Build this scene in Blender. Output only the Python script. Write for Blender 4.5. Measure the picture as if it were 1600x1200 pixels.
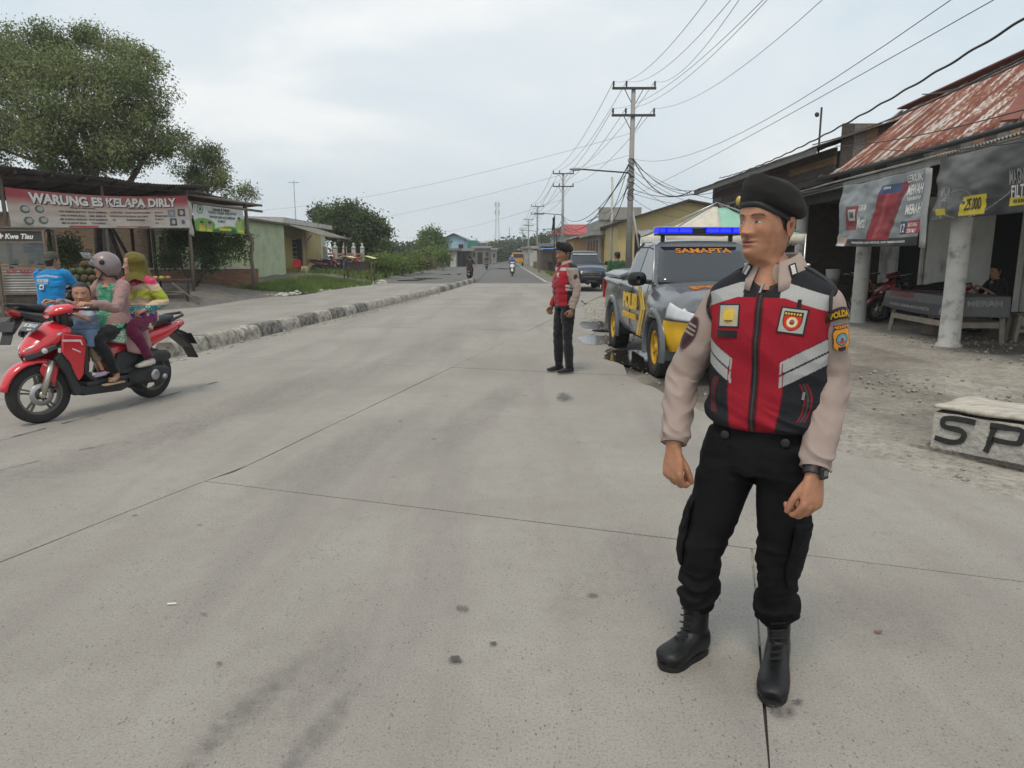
import bpy, bmesh, math, random
import numpy as np
from mathutils import Matrix, Vector
random.seed(7); RNG = np.random.default_rng(11)
R = math.radians; PI = math.pi
scene = bpy.context.scene
for o in list(bpy.data.objects): bpy.data.objects.remove(o)
C = scene.collection
# ---------------------------------------------------------------- camera
CAM_H, PITCH, FPX = 1.54, R(10.2), 1110.0
cam_d = bpy.data.cameras.new('camera'); cam = bpy.data.objects.new('camera', cam_d); C.objects.link(cam)
cam.location = (0, 0, CAM_H); cam.rotation_euler = (PI/2 - PITCH, 0, 0)
cam_d.sensor_width = 36; cam_d.lens = 36*FPX/1600; cam_d.clip_start = .05; cam_d.clip_end = 4000
scene.camera = cam
# ---------------------------------------------------------------- light
SUN_EL, SUN_AZ = R(62), R(200)
w = bpy.data.worlds.new('World'); scene.world = w; w.use_nodes = True
nt = w.node_tree; N = nt.nodes; L = nt.links
bg = N['Background']
sky = N.new('ShaderNodeTexSky'); sky.sky_type = 'NISHITA'; sky.sun_disc = False
sky.sun_elevation = SUN_EL; sky.sun_rotation = SUN_AZ; sky.dust_density = 3; sky.air_density = 1; sky.ozone_density = 1
tc = N.new('ShaderNodeTexCoord'); mp = N.new('ShaderNodeMapping'); mp.inputs['Scale'].default_value = (1, 1, 2.4)
n1 = N.new('ShaderNodeTexNoise'); n1.inputs['Scale'].default_value = 2.1; n1.inputs['Detail'].default_value = 7; n1.inputs['Roughness'].default_value = .52; n1.inputs['Distortion'].default_value = .35
rmp = N.new('ShaderNodeValToRGB'); rmp.color_ramp.elements[0].position = .36; rmp.color_ramp.elements[1].position = .68
rmp.color_ramp.elements[0].color = (6.3, 7.2, 7.75, 1); rmp.color_ramp.elements[1].color = (9.5, 9.5, 9.3, 1)
e = rmp.color_ramp.elements.new(.55); e.color = (7.5, 8.05, 8.3, 1)
mx = N.new('ShaderNodeMix'); mx.data_type = 'RGBA'; mx.inputs[0].default_value = .9
L.new(tc.outputs['Generated'], mp.inputs[0]); L.new(mp.outputs[0], n1.inputs['Vector']); L.new(n1.outputs[0], rmp.inputs[0])
L.new(sky.outputs[0], mx.inputs[6]); L.new(rmp.outputs[0], mx.inputs[7]); L.new(mx.outputs[2], bg.inputs['Color'])
bg.inputs['Strength'].default_value = .1
sd = bpy.data.lights.new('sun', 'SUN'); sd.energy = 1.5; sd.angle = R(14); sd.color = (1, .89, .75)
so = bpy.data.objects.new('sun', sd); C.objects.link(so); so.location = (0, 0, 30)
sdir = Vector((math.sin(SUN_AZ)*math.cos(SUN_EL), math.cos(SUN_AZ)*math.cos(SUN_EL), math.sin(SUN_EL)))
so.rotation_euler = sdir.to_track_quat('Z', 'Y').to_euler()
vs = scene.view_settings; vs.view_transform = 'Standard'; vs.look = 'None'; vs.exposure = 0.22; vs.gamma = 1; vs.use_curve_mapping = False
scene.render.engine = 'CYCLES'
cy = scene.cycles; cy.max_bounces = 6; cy.diffuse_bounces = 3; cy.glossy_bounces = 3; cy.transmission_bounces = 5; cy.transparent_max_bounces = 8; cy.use_denoising = True
# ---------------------------------------------------------------- helpers
CF = np.array([0, math.cos(PITCH), -math.sin(PITCH)]); CU = np.array([0, math.sin(PITCH), math.cos(PITCH)])
def P(x, y, Y):                       # survey helper: photo sighting + known distance -> place
    d = CF + (x-800)/FPX*np.array([1., 0, 0]) + (600-y)/FPX*CU
    return np.array([0, 0, CAM_H]) + d*(Y/d[1])
def G(x, y, z=0.):
    d = CF + (x-800)/FPX*np.array([1., 0, 0]) + (600-y)/FPX*CU
    return np.array([0, 0, CAM_H]) + d*((z-CAM_H)/d[2])
def srgb(r, g, b):
    f = lambda c: (c/12.92 if c <= .04045 else ((c+.055)/1.055)**2.4)
    return (f(r/255), f(g/255), f(b/255))
# value noise, vectorised
def _h(i, j, k):
    n = (i*374761393 + j*668265263 + k*2147483647*3 + 1274126177) & 0xffffffff
    n = ((n ^ (n >> 13))*1274126177) & 0xffffffff
    return ((n ^ (n >> 16)) & 0xffff)/32767.5 - 1
def vn(p):
    p = np.asarray(p, float); f = np.floor(p); t = p-f; i = f.astype(np.int64); t = t*t*(3-2*t)
    r = 0
    for a in (0, 1):
        for b in (0, 1):
            for c in (0, 1):
                wgt = (t[..., 0] if a else 1-t[..., 0])*(t[..., 1] if b else 1-t[..., 1])*(t[..., 2] if c else 1-t[..., 2])
                r = r + wgt*_h(i[..., 0]+a, i[..., 1]+b, i[..., 2]+c)
    return r
def fbm(p, o=3):
    p = np.asarray(p, float); r = 0; a = 1.
    for k in range(o): r = r+a*vn(p*(2**k)+k*17.3); a *= .5
    return r
# ------------------------------ materials
MT = {}
def mat(name, col, rough=.7, metal=0., var=.15, scale=6., bump=0., bscale=60., coat=0., spec=.5, emit=None, es=1., col2=None, cov=.5, alpha=1., stretch=None, trans=0.):
    if name in MT: return MT[name]
    m = bpy.data.materials.new(name); m.use_nodes = True; t = m.node_tree; n = t.nodes; l = t.links; b = n['Principled BSDF']
    b.inputs['Roughness'].default_value = rough; b.inputs['Metallic'].default_value = metal
    b.inputs['Specular IOR Level'].default_value = spec; b.inputs['Coat Weight'].default_value = coat; b.inputs['Coat Roughness'].default_value = .06
    b.inputs['Alpha'].default_value = alpha; b.inputs['Transmission Weight'].default_value = trans
    tcn = n.new('ShaderNodeTexCoord'); vec = tcn.outputs['Object']
    if stretch:
        mm = n.new('ShaderNodeMapping'); mm.inputs['Scale'].default_value = stretch; l.new(vec, mm.inputs[0]); vec = mm.outputs[0]
    no = n.new('ShaderNodeTexNoise'); no.inputs['Scale'].default_value = scale; no.inputs['Detail'].default_value = 6; no.inputs['Roughness'].default_value = .62; l.new(vec, no.inputs['Vector'])
    rp = n.new('ShaderNodeValToRGB'); l.new(no.outputs[0], rp.inputs[0]); el = rp.color_ramp.elements
    if col2 is None:
        el[0].position = .3; el[1].position = .7
        el[0].color = tuple(c*(1-var) for c in col[:3])+(1,); el[1].color = tuple(min(1, c*(1+var)) for c in col[:3])+(1,)
    else:
        el[0].position = max(0, cov-.1); el[1].position = min(1, cov+.1); el[0].color = tuple(col2)+(1,); el[1].color = tuple(col[:3])+(1,)
        ee = el.new(min(1, cov+.3)); ee.color = tuple(min(1, c*(1+var)) for c in col[:3])+(1,)
        if cov > .15: ee = el.new(max(0, cov-.25)); ee.color = tuple(c*(1-var) for c in col2)+(1,)
    l.new(rp.outputs[0], b.inputs['Base Color'])
    mr = n.new('ShaderNodeMapRange'); mr.inputs[3].default_value = max(.02, rough-.1); mr.inputs[4].default_value = min(1, rough+.1); l.new(no.outputs[0], mr.inputs[0]); l.new(mr.outputs[0], b.inputs['Roughness'])
    if bump:
        n2 = n.new('ShaderNodeTexNoise'); n2.inputs['Scale'].default_value = bscale; n2.inputs['Detail'].default_value = 4; l.new(vec, n2.inputs['Vector'])
        bp = n.new('ShaderNodeBump'); bp.inputs['Strength'].default_value = bump; bp.inputs['Distance'].default_value = .02; l.new(n2.outputs[0], bp.inputs['Height']); l.new(bp.outputs[0], b.inputs['Normal'])
    if emit: b.inputs['Emission Color'].default_value = tuple(emit)+(1,); b.inputs['Emission Strength'].default_value = es
    MT[name] = m; return m
def vmat(name, rough=.7, var=.1, scale=30., bump=0., bscale=200., spec=.4, sss=0., coat=0., sheen=0., weave=0.):
    """colour from the mesh's own colour layer 'Col', with grain on top"""
    if name in MT: return MT[name]
    m = bpy.data.materials.new(name); m.use_nodes = True; t = m.node_tree; n = t.nodes; l = t.links; b = n['Principled BSDF']
    b.inputs['Roughness'].default_value = rough; b.inputs['Specular IOR Level'].default_value = spec; b.inputs['Coat Weight'].default_value = coat
    b.inputs['Sheen Weight'].default_value = sheen
    a = n.new('ShaderNodeAttribute'); a.attribute_name = 'Col'
    tcn = n.new('ShaderNodeTexCoord'); no = n.new('ShaderNodeTexNoise'); no.inputs['Scale'].default_value = scale; no.inputs['Detail'].default_value = 5; l.new(tcn.outputs['Object'], no.inputs['Vector'])
    mr = n.new('ShaderNodeMapRange'); mr.inputs[1].default_value = .25; mr.inputs[2].default_value = .75; mr.inputs[3].default_value = 1-var; mr.inputs[4].default_value = 1+var; l.new(no.outputs[0], mr.inputs[0])
    mu = n.new('ShaderNodeVectorMath'); mu.operation = 'MULTIPLY'; l.new(a.outputs['Color'], mu.inputs[0]); l.new(mr.outputs[0], mu.inputs[1]); l.new(mu.outputs[0], b.inputs['Base Color'])
    if sss: b.inputs['Subsurface Weight'].default_value = sss; b.inputs['Subsurface Radius'].default_value = (.012, .005, .003); b.inputs['Subsurface Scale'].default_value = .6
    if bump:
        n2 = n.new('ShaderNodeTexNoise'); n2.inputs['Scale'].default_value = bscale; n2.inputs['Detail'].default_value = 3; l.new(tcn.outputs['Object'], n2.inputs['Vector'])
        bp = n.new('ShaderNodeBump'); bp.inputs['Strength'].default_value = bump; bp.inputs['Distance'].default_value = .004; l.new(n2.outputs[0], bp.inputs['Height']); l.new(bp.outputs[0], b.inputs['Normal'])
    MT[name] = m; return m
def glass(name, col=(.02, .025, .03), rough=.06):
    return mat(name, col, rough, var=.05, spec=.8)
# ------------------------------ mesh builder
class MB:
    def __init__(s): s.v = []; s.f = []
    def add(s, v, f):
        o = len(s.v); s.v.extend([tuple(map(float, p)) for p in v]); s.f.extend([tuple(i+o for i in q) for q in f]); return s
    def box(s, c, sz, rot=None):
        hx, hy, hz = sz[0]/2, sz[1]/2, sz[2]/2
        v = [Vector((x*hx, y*hy, z*hz)) for z in (-1, 1) for y in (-1, 1) for x in (-1, 1)]
        if rot is not None:
            M = rot if isinstance(rot, Matrix) else Matrix.Rotation(rot, 3, 'Z')
            v = [M @ p for p in v]
        return s.add([(p.x+c[0], p.y+c[1], p.z+c[2]) for p in v], [(0, 2, 3, 1), (4, 5, 7, 6), (0, 1, 5, 4), (2, 6, 7, 3), (0, 4, 6, 2), (1, 3, 7, 5)])
    def bx(s, x0, x1, y0, y1, z0, z1): return s.box(((x0+x1)/2, (y0+y1)/2, (z0+z1)/2), (x1-x0, y1-y0, z1-z0))
    def beam(s, a, b, w_, h_=None, up=(0, 0, 1)):
        h_ = h_ or w_; a = Vector(a); b = Vector(b); d = (b-a); ln = d.length; d.normalize(); u = Vector(up)
        r = d.cross(u)
        if r.length < 1e-4: r = d.cross(Vector((0, 1, 0)))
        r.normalize(); u = r.cross(d)
        v = []
        for p in (a, b):
            for (i, j) in ((-1, -1), (1, -1), (1, 1), (-1, 1)): v.append(p+r*(i*w_/2)+u*(j*h_/2))
        return s.add(v, [(0, 3, 2, 1), (4, 5, 6, 7), (0, 1, 5, 4), (1, 2, 6, 5), (2, 3, 7, 6), (3, 0, 4, 7)])
    def tube(s, pts, rad, seg=8, caps=True, flat=1.):
        pts = [Vector(p) for p in pts]; n = len(pts); rad = [rad]*n if np.isscalar(rad) else list(rad)
        v = []; prev = None
        for i, p in enumerate(pts):
            d = (pts[min(i+1, n-1)]-pts[max(i-1, 0)]).normalized()
            if prev is None:
                u = Vector((0, 0, 1)) if abs(d.z) < .9 else Vector((0, 1, 0)); r = d.cross(u).normalized()
            else: r = (prev-d*prev.dot(d)).normalized()
            prev = r; u = r.cross(d)
            for k in range(seg):
                a = 2*PI*k/seg; v.append(p+r*(math.cos(a)*rad[i])+u*(math.sin(a)*rad[i]*flat))
        f = [(i*seg+k, i*seg+(k+1) % seg, (i+1)*seg+(k+1) % seg, (i+1)*seg+k) for i in range(n-1) for k in range(seg)]
        if caps: f += [tuple(range(seg))[::-1], tuple((n-1)*seg+k for k in range(seg))]
        return s.add(v, f)
    def cyl(s, a, b, r0, r1=None, seg=16): return s.tube([a, b], [r0, r0 if r1 is None else r1], seg)
    def prism(s, poly, axis, d0, d1):
        """poly: 2-D points in the plane of the two other axes"""
        mk = {'x': lambda p, d: (d, p[0], p[1]), 'y': lambda p, d: (p[0], d, p[1]), 'z': lambda p, d: (p[0], p[1], d)}[axis]
        n = len(poly); v = [mk(p, d0) for p in poly]+[mk(p, d1) for p in poly]
        return s.add(v, [tuple(range(n))[::-1], tuple(range(n, 2*n))]+[(k, (k+1) % n, n+(k+1) % n, n+k) for k in range(n)])
    def lathe(s, prof, c=(0, 0, 0), axis='z', seg=24):
        v = []
        for (r, h) in prof:
            for k in range(seg):
                a = 2*PI*k/seg; p = (r*math.cos(a), r*math.sin(a))
                q = {'z': (p[0], p[1], h), 'x': (h, p[0], p[1]), 'y': (p[0], h, p[1])}[axis]
                v.append((q[0]+c[0], q[1]+c[1], q[2]+c[2]))
        n = len(prof)
        return s.add(v, [(i*seg+k, i*seg+(k+1) % seg, (i+1)*seg+(k+1) % seg, (i+1)*seg+k) for i in range(n-1) for k in range(seg)])
    def ell(s, c, r, seg=16, rings=10, rot=None):
        v = []; f = []
        for i in range(rings+1):
            t = PI*i/rings
            for k in range(seg):
                a = 2*PI*k/seg; p = Vector((r[0]*math.sin(t)*math.cos(a), r[1]*math.sin(t)*math.sin(a), r[2]*math.cos(t)))
                if rot is not None: p = rot @ p
                v.append((p.x+c[0], p.y+c[1], p.z+c[2]))
        f = [(i*seg+k, (i+1)*seg+k, (i+1)*seg+(k+1) % seg, i*seg+(k+1) % seg) for i in range(rings) for k in range(seg)]
        return s.add(v, f)
    def grid(s, arr, closed=False):
        """arr: (n,m,3)"""
        n, m = arr.shape[:2]; v = arr.reshape(-1, 3)
        mm = m if closed else m-1
        return s.add(v, [(i*m+k, i*m+(k+1) % m, (i+1)*m+(k+1) % m, (i+1)*m+k) for i in range(n-1) for k in range(mm)])
    def sheet(s, arr, th):
        """a thin cloth/tin sheet with real thickness"""
        n, m = arr.shape[:2]; a = np.asarray(arr, float)
        du = np.gradient(a, axis=0); dv = np.gradient(a, axis=1); nn = np.cross(du, dv); nn /= np.linalg.norm(nn, axis=2, keepdims=True)+1e-9
        b = a-nn*th; v = np.concatenate([a.reshape(-1, 3), b.reshape(-1, 3)]); k = n*m; f = []
        for i in range(n-1):
            for j in range(m-1):
                q = (i*m+j, i*m+j+1, (i+1)*m+j+1, (i+1)*m+j); f.append(q[::-1]); f.append(tuple(x+k for x in q))
        rim = [(0, j) for j in range(m)]+[(i, m-1) for i in range(1, n)]+[(n-1, j) for j in range(m-2, -1, -1)]+[(i, 0) for i in range(n-2, 0, -1)]
        ids = [i*m+j for i, j in rim]
        for x, y in zip(ids, ids[1:]+ids[:1]): f.append((x, y, y+k, x+k))
        return s.add(v, f)
    def build(s, name, m, parent=None, smooth=False, world=True, bevel=0., mats=None, fm=None):
        return link_mesh(name, s.v, s.f, m, parent, smooth, world, bevel)
ROOTM = {}
def link_mesh(name, v, f, m, parent=None, smooth=False, world=True, bevel=0.):
    me = bpy.data.meshes.new(name)
    if parent is not None and world and parent.name in ROOTM:
        Mi = ROOTM[parent.name]; a = np.asarray(v, float).reshape(-1, 3); Mn = np.array(Mi)
        v = (a @ Mn[:3, :3].T+Mn[:3, 3]).tolist()
    if isinstance(v, np.ndarray): v = v.tolist()
    me.from_pydata(v, [], f if isinstance(f, list) else f.tolist())
    if smooth: me.polygons.foreach_set('use_smooth', np.ones(len(me.polygons), bool))
    if m is not None: me.materials.append(m)
    me.update(); o = bpy.data.objects.new(name, me); C.objects.link(o)
    if parent is not None:
        o.parent = parent
        if parent.name in ROOTM: ROOTM[o.name] = ROOTM[parent.name]
    if bevel:
        b = o.modifiers.new('bevel', 'BEVEL'); b.width = bevel; b.segments = 2; b.limit_method = 'ANGLE'; b.angle_limit = R(40)
    return o
def tag(o, label=None, cat=None, group=None, kind=None):
    if label: o['label'] = label
    if cat: o['category'] = cat
    if group: o['group'] = group
    if kind: o['kind'] = kind
    return o
def thing(name, label, cat, loc=(0, 0, 0), rz=0., group=None):
    o = bpy.data.objects.new(name, None); C.objects.link(o); o.empty_display_size = .1
    o.location = tuple(map(float, loc)); o.rotation_euler = (0, 0, rz)
    M = Matrix.Translation(Vector(tuple(map(float, loc)))) @ Matrix.Rotation(rz, 4, 'Z'); ROOTM[o.name] = M.inverted()
    return tag(o, label, cat, group)
def struct(name, mb, m, smooth=False):
    return tag(mb.build(name, m, None, smooth), kind='structure')
def recentre(o, base):
    """move a top-level mesh's origin to its base"""
    b = Vector(tuple(map(float, base))); o.data.transform(Matrix.Translation(-b)); o.location = b; ROOTM[o.name] = Matrix.Translation(-b); return o
def setcol(o, col):
    a = o.data.attributes.new('Col', 'FLOAT_COLOR', 'POINT'); c = np.ones((len(o.data.vertices), 4), np.float32); c[:, :3] = col; a.data.foreach_set('color', c.ravel())
def verts(o):
    a = np.empty(len(o.data.vertices)*3); o.data.vertices.foreach_get('co', a); return a.reshape(-1, 3)
def setverts(o, a): o.data.vertices.foreach_set('co', np.asarray(a, float).ravel()); o.data.update()
def normals(o):
    a = np.empty(len(o.data.vertices)*3); o.data.vertices.foreach_get('normal', a); return a.reshape(-1, 3)
def remesh(mb, voxel, smooth_it=4):
    """one continuous skin over overlapping volumes: returns (verts, faces)"""
    me = bpy.data.meshes.new('tmp'); me.from_pydata(mb.v, [], mb.f); me.update(); o = bpy.data.objects.new('tmp', me); C.objects.link(o)
    r = o.modifiers.new('r', 'REMESH'); r.mode = 'VOXEL'; r.voxel_size = voxel
    if smooth_it: q = o.modifiers.new('s', 'SMOOTH'); q.factor = .5; q.iterations = smooth_it
    dg = bpy.context.evaluated_depsgraph_get(); m2 = bpy.data.meshes.new_from_object(o.evaluated_get(dg))
    a = np.empty(len(m2.vertices)*3); m2.vertices.foreach_get('co', a); a = a.reshape(-1, 3)
    f = [tuple(p.vertices) for p in m2.polygons]
    bpy.data.objects.remove(o); bpy.data.meshes.remove(me); bpy.data.meshes.remove(m2)
    return a, f
def copy_tree(o, parent=None):
    c = o.copy(); C.objects.link(c); c.parent = parent
    for ch in list(o.children): copy_tree(ch, c)
    return c
_txtcache = {}
def text(name, s, size, m, M, parent=None, ext=.002, bold=0., shear=0., sp=1., width=None, height=None, world=True, bend=None):
    """flat lettering as a thin mesh; M: 4x4 placing text plane (x right, y up, z out), origin at the text centre"""
    cu = bpy.data.curves.new('t', 'FONT'); cu.body = s; cu.size = size; cu.extrude = ext; cu.offset = bold; cu.shear = shear; cu.space_character = sp
    cu.align_x = 'CENTER'; cu.align_y = 'CENTER'; cu.resolution_u = 3
    o = bpy.data.objects.new('t', cu); C.objects.link(o); dg = bpy.context.evaluated_depsgraph_get(); me = bpy.data.meshes.new_from_object(o.evaluated_get(dg))
    a = np.empty(len(me.vertices)*3); me.vertices.foreach_get('co', a); a = a.reshape(-1, 3); f = [tuple(p.vertices) for p in me.polygons]
    bpy.data.objects.remove(o); bpy.data.curves.remove(cu); bpy.data.meshes.remove(me)
    c = (a.max(0)+a.min(0))/2; a[:, :2] -= c[:2]; ex = a.max(0)-a.min(0)
    if width: a[:, 0] *= width/ex[0]
    if height: a[:, 1] *= height/ex[1]
    if bend is not None: a = bend(a)
    Mn = np.array(M); a = a @ Mn[:3, :3].T+Mn[:3, 3]
    return link_mesh(name, a, f, m, parent, False, world)
def frame(o, x, y=None, up=(0, 0, 1)):
    """matrix with origin o, x axis along x, y axis as close to 'up' as can be"""
    x = Vector(tuple(map(float, x))).normalized(); u = Vector(up); z = x.cross(u).normalized(); y = z.cross(x)
    M = Matrix((x, y, z)).transposed().to_4x4(); M.translation = Vector(tuple(map(float, o))); return M
def cr(ctrl, n):
    """catmull-rom through control rows (k,d) -> (n,d)"""
    c = np.asarray(ctrl, float); k = len(c); t = np.linspace(0, k-1-1e-9, n); i = t.astype(int); u = (t-i)[:, None]
    g = lambda j: c[np.clip(j, 0, k-1)]
    p0, p1, p2, p3 = g(i-1), g(i), g(i+1), g(i+2)
    return .5*((2*p1)+(-p0+p2)*u+(2*p0-5*p1+4*p2-p3)*u*u+(-p0+3*p1-3*p2+p3)*u**3)
def sag(a, b, s, n=14):
    t = np.linspace(0, 1, n)[:, None]; p = np.asarray(a)*(1-t)+np.asarray(b)*t; p[:, 2] -= 4*s*(t*(1-t))[:, 0]; return p
# ================================================================ ground, roads, yard
def node_mat(name):
    m = bpy.data.materials.new(name); m.use_nodes = True; MT[name] = m; t = m.node_tree
    return m, t.nodes, t.links, t.nodes['Principled BSDF']
def noise(n, l, vec, sc, det=6, ro=.6, dist=0.):
    x = n.new('ShaderNodeTexNoise'); x.inputs['Scale'].default_value = sc; x.inputs['Detail'].default_value = det; x.inputs['Roughness'].default_value = ro; x.inputs['Distortion'].default_value = dist
    l.new(vec, x.inputs['Vector']); return x.outputs[0]
def ramp(n, l, f, stops):
    r = n.new('ShaderNodeValToRGB'); l.new(f, r.inputs[0]); el = r.color_ramp.elements
    while len(el) < len(stops): el.new(.5)
    for e_, (p, c) in zip(el, stops): e_.position = p; e_.color = (c if len(c) == 4 else tuple(c)+(1,)) if not np.isscalar(c) else (c, c, c, 1)
    return r.outputs[0]
def mixc(n, l, fac, a, b, mode='MIX'):
    x = n.new('ShaderNodeMix'); x.data_type = 'RGBA'; x.blend_type = mode
    for i, s in ((0, fac), (6, a), (7, b)):
        if isinstance(s, (int, float)): x.inputs[i].default_value = s
        elif isinstance(s, tuple): x.inputs[i].default_value = s if len(s) == 4 else s+(1,)
        else: l.new(s, x.inputs[i])
    return x.outputs[2]
def mapping(n, l, vec, sc, rot=(0, 0, 0)):
    x = n.new('ShaderNodeMapping'); x.inputs['Scale'].default_value = sc; x.inputs['Rotation'].default_value = rot; l.new(vec, x.inputs[0]); return x.outputs[0]
def bumpn(n, l, b, h, st, di=.01, prev=None):
    x = n.new('ShaderNodeBump'); x.inputs['Strength'].default_value = st; x.inputs['Distance'].default_value = di; l.new(h, x.inputs['Height'])
    if prev is not None: l.new(prev, x.inputs['Normal'])
    l.new(x.outputs[0], b.inputs['Normal']); return x.outputs[0]
def road_mat():
    m, n, l, b = node_mat('road_concrete'); tcn = n.new('ShaderNodeTexCoord'); v = tcn.outputs['Object']
    big = noise(n, l, v, .55, 5, .6, .4); base = ramp(n, l, big, [(.28, (.245, .228, .203)), (.5, (.297, .279, .249)), (.72, (.338, .319, .286))])
    # purplish worn wheel tracks running along the road
    st = noise(n, l, mapping(n, l, v, (1.5, .16, 1), (0, 0, .25)), 1.1, 5, .6)
    base = mixc(n, l, ramp(n, l, st, [(.48, 0.), (.7, .62)]), base, (.205, .185, .178))
    md = noise(n, l, v, 7., 6, .7); base = mixc(n, l, ramp(n, l, md, [(.3, .34), (.55, 0.)]), base, (.215, .198, .175))
    fine = noise(n, l, v, 95., 4, .75); base = mixc(n, l, ramp(n, l, fine, [(.37, .75), (.47, 0.)]), base, (.14, .127, .11))
    f2 = noise(n, l, v, 150., 3, .7); base = mixc(n, l, ramp(n, l, f2, [(.56, 0.), (.68, .6)]), base, (.47, .45, .41))
    vo = n.new('ShaderNodeTexVoronoi'); vo.inputs['Scale'].default_value = 26; l.new(mapping(n, l, v, (1.6, .8, 1), (0, 0, .5)), vo.inputs['Vector'])
    sel = noise(n, l, v, 3.7, 3, .6)
    pit = n.new('ShaderNodeMath'); pit.operation = 'MULTIPLY'
    l.new(ramp(n, l, vo.outputs['Distance'], [(.08, 1.), (.2, 0.)]), pit.inputs[0]); l.new(ramp(n, l, sel, [(.42, 0.), (.56, .8)]), pit.inputs[1])
    base = mixc(n, l, pit.outputs[0], base, (.1, .09, .08))
    # scattered old oil and gum spots
    v2 = n.new('ShaderNodeTexVoronoi'); v2.inputs['Scale'].default_value = 1.9; v2.inputs['Randomness'].default_value = 1; wv = n.new('ShaderNodeVectorMath'); wv.operation = 'ADD'
    nz = n.new('ShaderNodeTexNoise'); nz.inputs['Scale'].default_value = 25; l.new(v, nz.inputs['Vector']); sc = n.new('ShaderNodeVectorMath'); sc.operation = 'SCALE'; sc.inputs[3].default_value = .05; l.new(nz.outputs['Color'], sc.inputs[0]); l.new(v, wv.inputs[0]); l.new(sc.outputs[0], wv.inputs[1]); l.new(wv.outputs[0], v2.inputs['Vector'])
    base = mixc(n, l, ramp(n, l, v2.outputs['Distance'], [(.03, .7), (.06, 0.)]), base, (.085, .078, .072))
    l.new(base, b.inputs['Base Color']); b.inputs['Roughness'].default_value = .82; b.inputs['Specular IOR Level'].default_value = .35
    h = mixc(n, l, .5, fine, f2); p = bumpn(n, l, b, h, .55, .006)
    gr = noise(n, l, mapping(n, l, v, (2., 60., 1), (0, 0, -.3)), 1., 3, .5); bumpn(n, l, b, gr, .12, .006, p)
    return m
def vground_mat(name, rough=.9, sc=14., wet=True, bs=.6):
    """ground with its own colour layer; alpha of the layer = how wet the soil is"""
    m, n, l, b = node_mat(name); tcn = n.new('ShaderNodeTexCoord'); v = tcn.outputs['Object']; a = n.new('ShaderNodeAttribute'); a.attribute_name = 'Col'
    c = a.outputs['Color']
    md = noise(n, l, v, 1.7, 6, .65, .3); c = mixc(n, l, 1., c, ramp(n, l, md, [(.3, .7), (.7, 1.22)]), 'MULTIPLY')
    fi = noise(n, l, v, sc, 6, .75); c = mixc(n, l, 1., c, ramp(n, l, fi, [(.32, .55), (.5, 1.), (.7, 1.3)]), 'MULTIPLY')
    f3 = noise(n, l, v, 110., 3, .7); c = mixc(n, l, ramp(n, l, f3, [(.36, .6), (.46, 0.)]), c, (.09, .08, .07))
    c = mixc(n, l, ramp(n, l, f3, [(.58, 0.), (.68, .45)]), c, (.45, .43, .4))
    l.new(c, b.inputs['Base Color']); rr = n.new('ShaderNodeMapRange'); rr.inputs[3].default_value = rough; rr.inputs[4].default_value = .35; l.new(a.outputs['Alpha'], rr.inputs[0]); l.new(rr.outputs[0], b.inputs['Roughness'])
    b.inputs['Specular IOR Level'].default_value = .4; bumpn(n, l, b, fi, bs, .02); return m
ROAD = road_mat()
JOINT = mat('joint_grit', (.05, .046, .042), .95, var=.4, scale=30)
DIRT = mat('far_ground', (.16, .15, .11), .95, var=.35, scale=.3, col2=(.07, .1, .035), cov=.42)
g_ = MB(); g_.add([(-3000, -60, -.05), (3000, -60, -.05), (3000, 3500, -.05), (-3000, 3500, -.05)], [(0, 1, 2, 3)]); struct('ground', g_, DIRT)
def plin(pts):
    p = np.array(pts, float); return lambda y: float(np.interp(y, p[:, 0], p[:, 1]))
curbx = plin([(-4, -6.9), (10.77, -5.2), (17.42, -4.45), (24, -3.75), (32, -2.95), (44, -2.15)])
edgeL = plin([(-4, -22), (12, -17), (16.7, -12.2), (20.3, -10.3), (21.9, -9.6), (26.2, -9.55), (29.3, -8.7), (36.7, -8.0), (41.2, -7.2)])
edgeR_ = plin([(-4, 6.0), (2, 4.9), (3.2, 4.2), (4.7, 3.1), (6, 2.35), (8, 1.75), (10, 1.5), (14, 1.55), (20, 2.1), (26, 2.5), (41.2, 2.55)])
edgeR = lambda y: edgeR_(y)+.2*float(fbm((y*1.3, 3.1, 0.), 5))
J = lambda y: -3.195+.238*y if y > 4.8 else -2.14+.36*(y-4.74)
J2 = lambda y: .207+.30*y
JC = lambda y: curbx(y)
trans = [(-3.5, -.33), (4.02, -.337), (9.62, -.29), (15.0, -.24), (20.3, -.2), (25.6, -.16), (30.9, -.12), (36.1, -.1), (41.2, 0.)]   # y = c + s*x
GAP = .005
road = MB(); ys = np.linspace(-4, 41.2, 90)
road.add([(edgeL(y), y, -.016) for y in ys]+[(edgeR(y)-.03, y, -.016) for y in ys[::-1]], [tuple(range(180))]); road_o = struct('road', road, JOINT)
def meet(fx, c, s):
    y = c
    for _ in range(12): y = c+s*fx(y)
    return y
def slab(fl, fr, a, b, z=0.):
    la, lb, ra, rb = meet(fl, *a), meet(fl, *b), meet(fr, *a), meet(fr, *b); k = 26
    pl = [(fl(y)+GAP+.004*float(vn((y*9., 1., 0.))), y) for y in np.linspace(la+GAP, lb-GAP, k)]; pr = [(fr(y)-GAP+.004*float(vn((y*9., 2., 5.))), y) for y in np.linspace(rb-GAP, ra+GAP, k)]
    poly = pl+pr; m_ = MB(); n_ = len(poly)
    m_.add([(x, y, z) for x, y in poly]+[(x, y, z-.015) for x, y in poly], [tuple(range(n_))[::-1]]+[(i, (i+1) % n_, n_+(i+1) % n_, n_+i) for i in range(n_)])
    return m_.build('slab', ROAD, road_o)
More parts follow.
